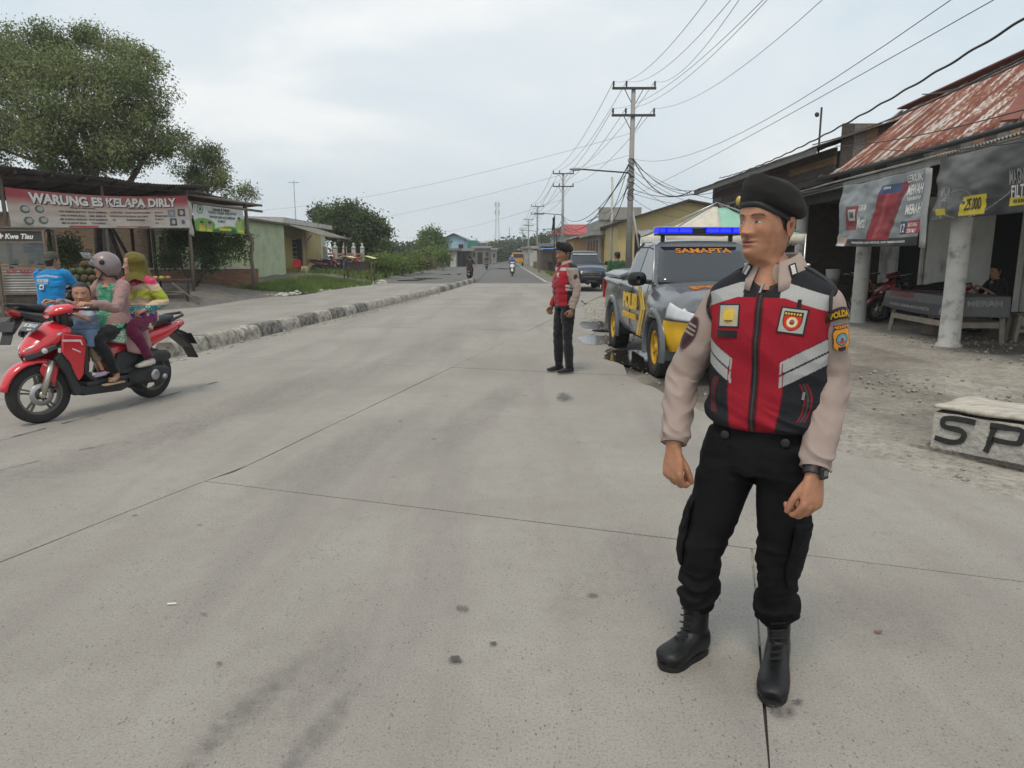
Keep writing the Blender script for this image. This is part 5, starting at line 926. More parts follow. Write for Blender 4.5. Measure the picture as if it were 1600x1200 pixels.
# ---- far end of the street, left
q = P(697, 395, 120); bh = thing('blue_house', 'tall pale blue house with a brown gable edge', 'house', (-8.5, 120, 0)); zt = P(710, 366, 120)[2]; xl, xr = P(697, 390, 120)[0], P(725, 390, 120)[0]; LB = mat('light_blue_wall', (.30, .44, .56), .85, var=.1, scale=.6)
m_ = MB(); m_.prism([(xl, 0), (xr, 0), (xr, zt-.7), ((xl+xr)/2-.2, zt), (xl, zt-.6)], 'y', 120, 130); m_.build('wall', LB, bh); m_ = MB(); m_.beam((xl-.4, 125, zt-.65), ((xl+xr)/2-.2, 125, zt+.12), 11, .12); m_.build('roof', DWOOD, bh); m_ = MB(); m_.beam(((xl+xr)/2-.2, 125, zt+.12), (xr+.5, 125, zt-.75), 11, .12); m_.build('roof', DWOOD, bh); m_ = MB(); m_.bx(xr-.9, xr-.1, 119.95, 120, 2.3, 3.5); m_.build('window', DARK, bh)
sdv = shed('roadside_shed', 'blue and white boarded shed in front of the blue house', P(688, 400, 105)[0], P(712, 400, 105)[0], 105, 112, 2.3, WHITEP, DWOOD); m_ = MB(); m_.bx(P(689, 400, 105)[0], P(699, 400, 105)[0], 104.9, 104.95, 1., 2.); m_.build('blue_panel', mat('blue_panel', (.03, .13, .4), .6), sdv)
shed('dark_stall', 'dark open-fronted stall right of the boarded shed', P(713, 400, 108)[0]+.3, P(735, 400, 108)[0], 108, 114, 2.3, DWOOD, TIN, 'stall')
for k, (a, b, lb) in enumerate(((723, 733.5, 'left of two stacked green shipping containers'), (734, 745, 'right of two stacked green shipping containers'))):
    ctn = thing('shipping_container', lb, 'container', (P(a, 390, 160)[0], 160, 0), group='green containers'); x0, x1 = P(a, 390, 160)[0], P(b, 390, 160)[0]; m_ = MB(); GRN = mat('container_green%d' % k, [(.04, .22, .13), (.03, .2, .17)][k], .6, var=.1); m_.bx(x0, x1, 160, 172, 2.4, 5.0); m_.build('box', GRN, ctn); m_ = MB(); m_.bx(x0, x1, 160, 172, 0, 2.38); m_.build('plinth', GC, ctn)
    m_ = MB(); [m_.bx(x0+.1+j*.3, x0+.2+j*.3, 159.93, 160, 2.5, 4.9) for j in range(5)]; m_.build('rib', GRN, ctn)
for k, (a, b, y, t_, lb, m__) in enumerate([(745, 760, 170, 380, 'grey low warehouse beyond the containers', GC), (760, 784, 230, 377, 'broad cream warehouse at the end of the street', mat('cream_wall', (.5, .49, .44), .85)), (736, 765, 140, 388, 'brown shanty row under the containers', mat('shanty', (.17, .15, .13), .9, var=.4, scale=.8)), (752, 775, 155, 391, 'tin-roofed shanty beyond the brown row', GTIN)]):
    h_ = P(a, t_, y)[2]; shed('far_building', lb, P(a, 395, y)[0], P(b, 395, y)[0], y, y+10, h_, m__, [GTIN, WHITEP, TIN, TIN][k], 'building', .3, slope=.5, win=3)
tw = thing('lattice_tower', 'pale lattice telecom tower on the horizon', 'tower', (P(777, 380, 330)[0], 330, 0)); tx_, tz = P(777, 316, 330)[0], P(777, 316, 330)[2]; STEEL = mat('tower_steel', (.42, .44, .45), .6, var=.05)
for sx in (-1, 1):
    for sy in (-1, 1): m_ = MB(); m_.tube([(tx_+sx*1.0, 330+sy*1., 0), (tx_+sx*.5, 330+sy*.5, tz)], .13, 5); m_.build('leg', STEEL, tw)
m_ = MB(); nb = 16
for k in range(nb):
    w0, w1 = 1.0-.5*k/nb, 1.0-.5*(k+1)/nb; z0, z1 = tz*k/nb, tz*(k+1)/nb
    for s_ in (-1, 1): m_.beam((tx_-s_*w0, 330-w0, z0), (tx_+s_*w1, 330-w1, z1), .09); m_.beam((tx_-w0, 330+s_*w0, z0), (tx_-w1, 330-s_*w1, z1), .09)
m_.build('lattice', STEEL, tw)
for z in (tz-1, tz-4.5): m_ = MB(); [m_.bx(tx_+d-.2, tx_+d+.2, 328.8, 329.2, z-1, z+1) for d in (-.9, .9)]; m_.build('antenna_panel', STEEL, tw)
m_ = MB(); m_.tube([(tx_+1.6*3.4, 335, 0), (tx_+1.6*3.4, 335, P(0, 355, 335)[2])], .2, 6); tag(recentre(m_.build('far_mast', STEEL), (tx_+1.6*3.4, 335, 0)), 'short mast right of the lattice tower', 'mast')
for k, a in enumerate([(790, 392, 210, 9, 5), (800, 391, 230, 9, 6), (812, 390, 215, 8, 6), (822, 392, 200, 8, 6), (835, 388, 180, 9, 8), (848, 384, 160, 9, 9), (640, 396, 130, 10, 6), (618, 396, 120, 9, 5), (655, 394, 140, 8, 6), (770, 395, 190, 6, 4), (745, 395, 180, 6, 4)]):
    c = CL(*a); tree('far_tree', 'hazy green tree %s' % ['left of the far trees behind the cream warehouse', 'second from the left in the far clump', 'middle tree of the far clump', 'next to last tree of the far clump', 'tree behind the right-hand sheds', 'tall tree over the right-hand sheds', 'behind the upright roadside tree', 'between the round tree and the upright one', 'close left of the blue house', 'in front of the cream warehouse', 'below the green containers'][k], (c[0][0], c[0][1], -.1), c[0]-np.array([0, 0, c[1][2]*.5]), [c, (c[0]+np.array([c[1][0]*.5, 0, c[1][2]*.3]), c[1]*.7)], 2600, .004*a[2], .2, (.045, .07, .03), (.11, .14, .065), group='far trees', seed=50+k, asp=.7, twigs=1)
pl_ = thing('palm_tree', 'small palm leaning by the red-roofed house', 'palm', (5.0, 82, 0)); m_ = MB(); m_.tube([(5.0, 82, 0), (5.1, 82, 2.5), (5.0, 82, 4.2)], [.14, .11, .09], 7); m_.build('trunk', BARK, pl_, True); fr_ = MB()
for k in range(16):
    a = k*2.4; el = random.uniform(.1, 1.1); pts = [np.array([5., 82, 4.2])+np.array([math.cos(a)*t*2.2*math.cos(el), math.sin(a)*t*2.2, t*2.0*math.sin(el)-1.3*t*t]) for t in np.linspace(0, 1, 9)]
    for i in range(1, 9):
        for s_ in (-1, 1): d = np.array([-math.sin(a), math.cos(a), 0])*s_*.5+np.array([0, 0, -.25]); q = pts[i]; fr_.add([q, q+(pts[i]-pts[i-1])*.35, q+d+(pts[i]-pts[i-1])*.6], [(0, 1, 2)])
o_ = fr_.build('frond', LEAF, pl_); setcol(o_, np.tile(np.array((.05, .08, .025)), (len(fr_.v), 1)))
fg = thing('black_flag', 'black flag hanging from a thin pole by the street', 'flag', (P(866, 380, 40)[0], 40, 0)); x = P(866, 380, 40)[0]; m_ = MB(); m_.tube([(x, 40, 0), (x, 40, 3.75)], .03, 6); m_.build('pole', DWOOD, fg); m_ = MB(); m_.sheet(np.array([[(x-.12+.12*u+.02*math.sin(v*6), 40-.05*u, 3.7-v*.7-.12*(1-u)) for u in np.linspace(0, 1, 5)] for v in np.linspace(0, 1, 8)]), .004); m_.build('cloth', mat('black_cloth', (.012, .012, .013), .9), fg, True)
# ---- utility poles, lamps and wires
CPOLE = mat('pole_concrete', (.3, .29, .27), .9, var=.18, scale=3); IRON = mat('pole_iron', (.04, .038, .036), .7, var=.2); WIRE = mat('wire_black', (.02, .02, .021), .6); WIREL = mat('wire_alloy', (.26, .27, .28), .5)
def pole(label, x, y, h, arms=True, lamp=None, rr=.15):
    t = thing('utility_pole', label, 'utility pole', (x, y, 0), group='utility poles along the street'); m_ = MB(); m_.tube([(x, y, -.1), (x, y, h)], [rr*1.1, rr*.65], 12); m_.build('shaft', CPOLE, t, True)
    pts = []
    if arms:
        for z in (h-.06, h-1.22):
            m_ = MB(); m_.beam((x-.98, y-.12, z), (x+1.0, y-.12, z), .09, .1); ca = m_.build('crossarm', IRON, t); m_ = MB(); [m_.beam((x+s_*.42, y-.12, z-.04), (x+s_*.1, y-.12, z-.62), .03) for s_ in (-1, 1)]; m_.build('brace', IRON, ca)
            for dx in (-.92, -.34, .94):
                m_ = MB(); m_.lathe([(.015, 0), (.05, .05), (.03, .08), (.06, .12), (.03, .16), (.055, .2), (.02, .27), (0, .27)], (x+dx, y-.12, z+.05), seg=8); m_.build('insulator', IRON, ca, True); pts.append((x+dx, y-.12, z+.3))
    if lamp:
        m_ = MB(); dx = lamp; z = h*.585; m_.tube([(x, y-.15, z-.15), (x-.15, y-.15, z), (x-.4, y-.2, z+.03), (x-dx, y-.6, z+.12)], .035, 7); lm = m_.build('lamp_arm', IRON, t, True); m_ = MB(); m_.ell((x-dx-.25, y-.62, z+.12), (.32, .11, .07), 12, 6); m_.build('lamp_head', CPOLE, lm, True)
    return t, pts
def wire(t, a, b, s_, r_=.012, m=None, n=16): m_ = MB(); m_.tube(sag(a, b, s_, n), r_, 5); m_.build('wire', m or WIRE, t, True)
p1, w1 = pole('tall concrete utility pole behind the police pickup', 5.5, 34, 9.05, True, 2.35)
p2, w2 = pole('second utility pole standing behind the far officer', 4.8, 69, 9.2, True, 2.2)
p3, w3 = pole('third utility pole down the right side', 3.9, 112, 9.1, True, 2.2, .16)
p4, w4 = pole('fourth utility pole in the distance', 3.4, 150, 9.0, True, None, .17)
p5, w5 = pole('last small utility pole near the vanishing point', 3.0, 200, 9.0, True, None, .2)
ends = [(1112, -10, 14), (1150, -10, 14), (1160, -8, 14.2), (1200, -8, 14), (1206, -8, 14.2), (1290, -5, 14)]
for (q, e_) in zip(w1, ends): wire(p1, q, P(*e_), .5, .0075, WIREL)
for A, Bw, t in ((w1, w2, p1), (w2, w3, p2), (w3, w4, p3), (w4, w5, p4)):
    for a, b in zip(A, Bw): wire(t, a, b, .7, .013 if t == p1 else .02, WIREL)
b1_ = (5.5, 33.85, 5.95)
wire(p1, b1_, P(1500, -10, 9.), .75, .006); wire(p1, (5.6, 33.9, 4.3), P(1570, -10, 8.5), .1, .006)
m_ = MB(); t = np.linspace(0, 40*PI, 400); base_ = sag((7.05, 25, 4.15), P(1640, 5, 7.6), .25, 400); m_.tube(base_+np.stack([.007*np.cos(t), 0*t, .007*np.sin(t)], 1), .015, 6); m_.build('wire', WIRE, p1, True)
for e_, s_, r_ in (((7.3, 18, 4.2), .3, .014), ((9.3, 17, 5.15), .3, .014)): wire(p1, e_, P(1640, 70 if s_ else 60, 8.2) if e_[0] < 8 else P(1640, 75, 8.), .12, .014)
wire(p1, (7.2, 16.5, 3.95), P(1640, 160, 8.6), .1, .009); wire(p1, (7.2, 14.5, 3.6), P(1640, 215, 8.4), .08, .008)
for (z, e_, s_, r_) in [(5.9, (6.95, 28.4, 4.02), .75, .022), (5.9, (7.1, 27.5, 4.0), .5, .012), (5.2, (7.0, 28.2, 3.9), .4, .012), (4.6, (7.3, 26, 3.95), .35, .014), (5.7, (9.5, 28, 3.6), .5, .01), (4.9, (10.5, 41, 3.9), .3, .01), (4.2, (9.5, 41, 3.7), .25, .01), (5.95, (7.4, 24, 3.9), .9, .01), (5.4, (11.5, 41.5, 4.2), .3, .01), (4.4, (12, 41.5, 4.4), .25, .01)]: wire(p1, (5.55, 33.85, z), e_, s_, r_)
for (z, e_, s_, r_) in [(5.8, (4.85, 68.8, 4.6), 1.6, .028), (5.5, (4.85, 68.8, 5.2), 1.2, .02), (5.3, (6.0, 44, 3.6), .5, .016), (4.8, (5.7, 48, 4.4), .5, .016), (5.9, (6.1, 52, 3.5), .9, .016), (5.0, (5.9, 48, 3.2), .7, .016)]: wire(p1, (5.42, 33.9, z), e_, s_, r_)
for e_ in ((5.5, 62, 3.6), (6.2, 59, 3.4), (4.5, 74, 3)): wire(p2, (4.8, 68.9, 5.2), e_, .5, .018)
for (z, s_) in ((5.0, 1.2), (4.6, 1.4)): wire(p2, (4.8, 69, z), (3.9, 112, z-.2), s_, .025)
wire(p1, (5.4, 33.9, 7.05), P(240, 330, 66), 1.3, .008, WIREL, 24); wire(p1, (5.4, 33.9, 6.1), P(420, 352, 100), 1.2, .008, WIREL, 24); wire(p2, (4.7, 69, 6.8), P(600, 372, 130), 1., .012, WIREL)
for k in range(7):     # coils and clamps on the near pole
    m_ = MB(); z = 4.2+.27*k; m_.tube([(5.5+.16*math.cos(a)-.03, 33.82+.05*math.sin(a), z+.13*math.sin(a*1.0+k)) for a in np.linspace(0, 6, 12)], .018, 5); m_.build('cable_loop', WIRE, p1, True)
# ================================================================ vehicles
def xf(loc, rz): return Matrix.Translation(Vector(tuple(map(float, loc)))) @ Matrix.Rotation(rz, 4, 'Z')
REDP = mat('scooter_red', (.56, .018, .03), .22, var=.06, scale=3, coat=.8); SILV = mat('silver_fork', (.5, .47, .42), .35, metal=.8, var=.1); SEATM = mat('seat_vinyl', (.018, .018, .019), .6, bump=.2, bscale=90)
MATB = mat('matt_black_panel', (.028, .029, .031), .55, var=.2, scale=8); STK = mat('sticker_white', (.62, .62, .62), .4); LENS = mat('lamp_lens', (.5, .52, .54), .08, var=.1, spec=.8); TAILR = mat('tail_red', (.4, .01, .012), .15, spec=.8); AMB = mat('amber_lens', (.7, .3, .03), .2)
def loft_x(mb, secs, seg=16, p=2.4):
    """closed body lofted along x: sections (x, zc, half width, half height[, yc])"""
    rows = []
    for s_ in secs:
        x, zc, hw, hh = s_[:4]; yc = s_[4] if len(s_) > 4 else 0; row = []
        for k in range(seg):
            a = 2*PI*k/seg; c, s2 = math.cos(a), math.sin(a); row.append((x, yc+hw*math.copysign(abs(c)**(2/p), c), zc+hh*math.copysign(abs(s2)**(2/p), s2)))
        rows.append(row)
    mb.grid(np.array(rows), True); n = len(rows); b = len(mb.v)-n*seg; mb.f.append(tuple(b+k for k in range(seg))); mb.f.append(tuple(b+(n-1)*seg+k for k in range(seg))[::-1]); return mb
def side(mb, poly, y0, y1): return mb.prism(poly, 'y', y0, y1)
def wheel(t, c, r, wd, rimm, spokes=5, name='wheel', steer=0., tyre_w=None, rim_r=.72, double=True, tread=False):
    S = Matrix.Translation(Vector(c)) @ Matrix.Rotation(steer, 4, 'Z')
    def put(mb, nm, m, par, sm=True):
        mb.v = [tuple(S @ Vector(p)) for p in mb.v]; return mb.build(nm, m, par, sm, world=False)
    ri = r*rim_r; h = wd/2
    m_ = MB(); m_.lathe([(ri*.96, -h*.8), (ri*1.02, -h*.95), (r*.9, -h), (r*.97, -h*.75), (r, -h*.3), (r, h*.3), (r*.97, h*.75), (r*.9, h), (ri*1.02, h*.95), (ri*.96, h*.8), (ri*.96, -h*.8)], (0, 0, 0), 'y', 40); ty = put(m_, 'tyre', RUBBER, t)
    if tread:
        m_ = MB()
        for k in range(44):
            a = 2*PI*k/44
            for s_ in (-1, 1): c_ = Vector((math.cos(a+.03*s_)*r, s_*h*.55, math.sin(a+.03*s_)*r)); m_.box(c_, (.05, h*.7, .02), Matrix.Rotation(-a+PI/2, 3, 'Y'))
        put(m_, 'tread', RUBBER, ty, False)
    m_ = MB(); m_.lathe([(ri*.88, -h*.85), (ri, -h*.85), (ri, h*.85), (ri*.88, h*.85), (ri*.86, 0), (ri*.88, -h*.85)], (0, 0, 0), 'y', 32); rm = put(m_, 'rim', rimm, t)
    m_ = MB(); m_.lathe([(0, -h*.8), (ri*.22, -h*.8), (ri*.26, -h*.4), (ri*.26, h*.4), (ri*.22, h*.8), (0, h*.8)], (0, 0, 0), 'y', 18); put(m_, 'hub', rimm, rm)
    for k in range(spokes):
        for da in ((-.13, .13) if double else (0,)):
            a = 2*PI*k/spokes+.3; a0, a1 = a+da*1.6, a+da*.9; m_ = MB(); m_.beam((math.cos(a0)*ri*.2, 0, math.sin(a0)*ri*.2), (math.cos(a1)*ri*.9, 0, math.sin(a1)*ri*.9), ri*(.075 if double else .26), h*.6 if double else h*1.3, (0, 1, 0)); put(m_, 'spoke', rimm, rm, False)
    return ty
def scooter(name, label, loc, rz, paint, plate=None, steer=0., group=None, full=True, trim=None, white_nose=False):
    t = thing(name, label, 'motor scooter', loc, rz, group); B = lambda mb, nm, m, par=None, sm=True, bv=0.: mb.build(nm, m, par or t, sm, world=False, bevel=bv)
    trim = trim or MATB; RIMB = mat('black_rim', (.1, .092, .082), .5, var=.25)
    wheel(t, (0, 0, .275), .275, .115, RIMB, 5); wheel(t, (1.3, 0, .275), .275, .095, RIMB, 5, steer=steer)
    ST = lambda mb: (setattr(mb, 'v', [tuple(Vector((1.3, 0, 0))+Matrix.Rotation(steer, 3, 'Z') @ (Vector(p)-Vector((1.3, 0, 0)))) for p in mb.v]), mb)[1]
    # front fender, forks, disc
    m_ = MB(); rows = []
    for a in np.linspace(R(12), R(152), 18):
        rr = .315+.02*math.sin((a-R(12))/R(140)*PI); hw = .075*(1-.55*abs((a-R(80))/R(75))**2.2); c_ = np.array([1.3+math.cos(a)*rr, 0, .275+math.sin(a)*rr]); n_ = np.array([math.cos(a), 0, math.sin(a)])
        rows.append([c_+np.array([0, hw*math.sin(q), 0])+n_*(.028*math.cos(q)-.03) for q in np.linspace(-1.9, 1.9, 11)])
    m_.sheet(np.array(rows), .006); B(ST(m_), 'front_fender', paint)
    if full:
        for s_ in (-1, 1): m_ = MB(); side(m_, [(1.12, .56), (1.26, .58), (1.3, .5), (1.24, .36), (1.19, .33)], s_*.062, s_*.074); B(ST(m_), 'fender_side', paint, None, False, .004)
    for s_ in (-1, 1): m_ = MB(); m_.tube([(1.3, s_*.085, .275), (1.19, s_*.085, .58)], [.026, .03], 10); m_.ell((1.3, s_*.085, .275), (.035, .02, .035), 10, 6); B(ST(m_), 'fork', SILV)
    m_ = MB(); m_.lathe([(.06, .056), (.105, .056), (.105, .062), (.06, .062)], (1.3, 0, .275), 'y', 28); B(ST(m_), 'brake_disc', CHROME); m_ = MB(); m_.box((1.24, .07, .36), (.07, .04, .05)); B(ST(m_), 'brake_caliper', MATB, None, False, .008)
    # nose and apron
    m_ = MB(); loft_x(m_, [(1.43, .66, .01, .012), (1.405, .672, .06, .045), (1.35, .70, .115, .08), (1.28, .74, .155, .105), (1.20, .785, .18, .12), (1.10, .82, .18, .12), (1.02, .84, .15, .10)], 20, 1.9); nose = B(m_, 'nose_cowl', paint)
    for s_ in (-1, 1):
        m_ = MB(); m_.sheet(np.array([[(1.42-.2*u-.03*v, s_*(.02+.155*u**.7), .66+.08*u-.06*v*(1-.4*u)) for v in np.linspace(0, 1, 4)] for u in np.linspace(0, 1, 10)])[::s_], .012); B(m_, 'headlight', mat('smoked_lens', (.05, .053, .058), .08, spec=.8), nose)
        m_ = MB(); m_.sheet(np.array([[(1.405-.26*u, s_*(.035+.138*u**.7), .715+.13*u-.022*v) for v in (0, 1)] for u in np.linspace(0, 1, 10)])[::s_], .012); B(m_, 'light_strip', LENS, nose)
        m_ = MB(); m_.ell((1.295, s_*.135, .685), (.03, .02, .028), 10, 6); B(m_, 'lamp', LENS, nose)
        # leg-shield side panel in body colour, black lower cowl with white stripe
        m_ = MB(); side(m_, [(1.14, .83), (.93, .79), (.90, .72), (.965, .42), (1.02, .36), (1.09, .55), (1.17, .66)], s_*.165, s_*.19); B(m_, 'shield_side', paint, None, False, .012)
        m_ = MB(); side(m_, [(1.17, .66), (1.09, .55), (1.02, .36), (.96, .24), (1.06, .22), (1.12, .42), (1.22, .60)], s_*.12, s_*.17); B(m_, 'lower_cowl', trim, None, False, .012)
        if full:
            m_ = MB(); side(m_, [(1.16, .775), (.96, .755), (.945, .70), (.955, .70), (.97, .735), (1.15, .755)], s_*.1905, s_*.193); B(m_, 'stripe', STK, None, False); m_ = MB(); side(m_, [(1.06, .685), (.975, .64), (.98, .63), (1.06, .672)], s_*.1905, s_*.193); B(m_, 'stripe', STK, None, False)
            m_ = MB(); side(m_, [(1.26, .56), (1.2, .52), (1.205, .51), (1.26, .547)], s_*.0745, s_*.076); B(ST(m_), 'stripe', STK, None, False)
    m_ = MB(); side(m_, [(.97, .80), (.90, .72), (.93, .42), (.85, .33), (.80, .33), (.88, .42), (.85, .72), (.92, .82)], -.16, .16); B(m_, 'leg_shield', trim, None, False, .015)
    m_ = MB(); m_.bx(.38, .92, -.16, .16, .285, .33); B(m_, 'floorboard', trim, None, False, .015); m_ = MB(); side(m_, [(.98, .30), (.40, .29), (.30, .22), (.5, .17), (.96, .2)], -.14, .14); B(m_, 'belly_cowl', trim, None, False, .02)
    # rear body
    m_ = MB(); loft_x(m_, [(.645, .50, .004, .01), (.64, .50, .045, .1), (.61, .50, .08, .135), (.5, .54, .12, .16), (.3, .60, .145, .13), (.05, .655, .15, .10), (-.2, .71, .125, .075), (-.38, .76, .085, .05), (-.48, .79, .04, .025), (-.5, .795, .003, .003)], 18, 2.8); rb_ = B(m_, 'side_cowl', paint)
    for s_ in (-1, 1):
        m_ = MB(); side(m_, [(.60, .36), (.42, .34), (.2, .42), (.02, .53), (.1, .60), (.35, .60), (.52, .56)], s_*.10, s_*.152); B(m_, 'lower_side', trim, None, False, .015)
        if full: m_ = MB(); side(m_, [(.5, .385), (.3, .40), (.1, .53), (.14, .56), (.32, .46)], s_*.1525, s_*.158); B(m_, 'side_vent', BLACKPL, None, False, .004)
    m_ = MB(); loft_x(m_, [(.66, .735, .06, .03), (.6, .755, .10, .045), (.4, .765, .13, .05), (.2, .775, .135, .05), (.1, .80, .135, .055), (-.1, .825, .125, .055), (-.3, .85, .09, .045), (-.36, .86, .05, .03)], 18, 2.6); B(m_, 'seat', SEATM)
    m_ = MB(); m_.tube([(-.2, -.14, .83), (-.42, -.12, .88), (-.52, 0, .90), (-.42, .12, .88), (-.2, .14, .83)], .016, 8); B(m_, 'grab_rail', BLACKPL); m_ = MB(); loft_x(m_, [(-.40, .755, .085, .05), (-.5, .785, .06, .035), (-.53, .80, .02, .02)], 14); B(m_, 'tail_light', TAILR)
    m_ = MB(); m_.beam((-.33, 0, .70), (-.58, 0, .50), .17, .025); m_.beam((-.58, 0, .5), (-.66, 0, .36), .15, .02); B(m_, 'rear_mudguard', BLACKPL, None, False, .008); m_ = MB(); m_.beam((-.55, 0, .66), (-.63, 0, .53), .2, .01); B(m_, 'number_plate', INK_K, None, False); m_ = MB(); m_.beam((-.44, 0, .70), (-.55, 0, .655), .05, .03); B(m_, 'plate_bracket', BLACKPL, None, False)
    # engine, drive case, muffler, stand
    m_ = MB(); loft_x(m_, [(.42, .30, .05, .07, .11), (.3, .30, .06, .10, .12), (.05, .285, .055, .10, .12), (-.08, .28, .045, .085, .12), (-.14, .28, .02, .05, .12)], 16, 2.8); B(m_, 'drive_case', MATB); m_ = MB(); loft_x(m_, [(.25, .45, .04, .05, .11), (.1, .47, .06, .07, .12), (-.12, .46, .05, .06, .12), (-.18, .45, .02, .03, .12)], 14, 3.); B(m_, 'air_box', MATB)
    m_ = MB(); m_.ell((.1, .18, .28), (.06, .02, .06), 14, 8); m_.ell((-.03, .17, .24), (.035, .03, .035), 10, 6); B(m_, 'case_cover', CHROME); m_ = MB(); loft_x(m_, [(.3, .22, .02, .02, -.12), (.15, .25, .04, .045, -.15), (-.25, .33, .05, .055, -.15), (-.3, .34, .03, .035, -.15)], 14); B(m_, 'muffler', MATB)
    m_ = MB(); m_.tube([(.45, .1, .22), (.25, .14, .12)], .012, 7); B(m_, 'stand', BLACKPL)
    for s_ in (-1, 1): m_ = MB(); m_.beam((.12, s_*.15, .40), (.2, s_*.24, .40), .05, .025); B(m_, 'foot_peg', BLACKPL, None, False)
    # handlebar
    H = lambda mb: ST((setattr(mb, 'v', [(p[0], p[1], p[2]+(.07 if p[2] > .9 else 0)) for p in mb.v]), mb)[1])
    m_ = MB(); loft_x(m_, [(1.16, .93, .06, .03), (1.10, .965, .12, .05), (1.02, .985, .17, .05), (.95, .98, .15, .045), (.90, .965, .08, .03)], 18, 2.4); hb_ = B(H(m_), 'handlebar_cowl', paint)
    m_ = MB(); loft_x(m_, [(1.10, 1.0, .04, .012), (1.02, 1.025, .075, .02), (.95, 1.02, .07, .02), (.91, 1.0, .04, .012)], 14); B(H(m_), 'dash_visor', mat('visor_smoke', (.03, .03, .033), .2), hb_); m_ = MB(); loft_x(m_, [(1.08, .86, .06, .1), (1.0, .95, .08, .12)], 12); B(H(m_), 'steering_neck', BLACKPL)
    for s_ in (-1, 1):
        m_ = MB(); m_.tube([(1.0, s_*.12, .975), (.95, s_*.22, .985), (.87, s_*.34, .985)], .015, 8); B(H(m_), 'bar', BLACKPL); m_ = MB(); m_.tube([(.925, s_*.25, .985), (.865, s_*.35, .985)], .02, 10); B(H(m_), 'grip', RUBBER); m_ = MB(); m_.tube([(.98, s_*.2, .99), (.93, s_*.33, 1.0)], .008, 6); B(H(m_), 'brake_lever', CHROME)
    if plate:
        m_ = MB(); m_.box((1.30, 0, .90), (.01, .27, .11), Matrix.Rotation(-R(48), 3, 'Y')); pt = B(ST(m_), 'number_plate', mat('plate_grey', (.07, .072, .075), .5), None, False); M = Matrix.Translation(Vector((1.306, 0, .905))) @ Matrix.Rotation(-R(48), 4, 'Y') @ Matrix(((0, 0, 1, 0), (1, 0, 0, 0), (0, 1, 0, 0), (0, 0, 0, 1)))
        Sx = Matrix.Translation(Vector((1.3, 0, 0))) @ Matrix.Rotation(steer, 4, 'Z') @ Matrix.Translation(Vector((-1.3, 0, 0))); text('lettering', plate, .05, STK, Sx @ M @ Matrix.Translation(Vector((0, .012, .001))), pt, .001, .001, width=.23, height=.042, world=False); text('lettering', '06-25', .02, STK, Sx @ M @ Matrix.Translation(Vector((0.04, -.035, .001))), pt, .001, .001, width=.08, height=.018, world=False)
    return t
SC_F, SC_R = np.array([-4.42, 6.50, 0]), np.array([-4.0, 7.74, 0]); SC_D = (SC_F-SC_R)/np.linalg.norm(SC_F-SC_R); SC_RZ = math.atan2(SC_D[1], SC_D[0]); SC_M = xf(SC_R, SC_RZ)
scooter('red_scooter', 'glossy red and black scooter carrying two women and a child', SC_R, SC_RZ, REDP, 'BK 3850 AIO', -R(14))
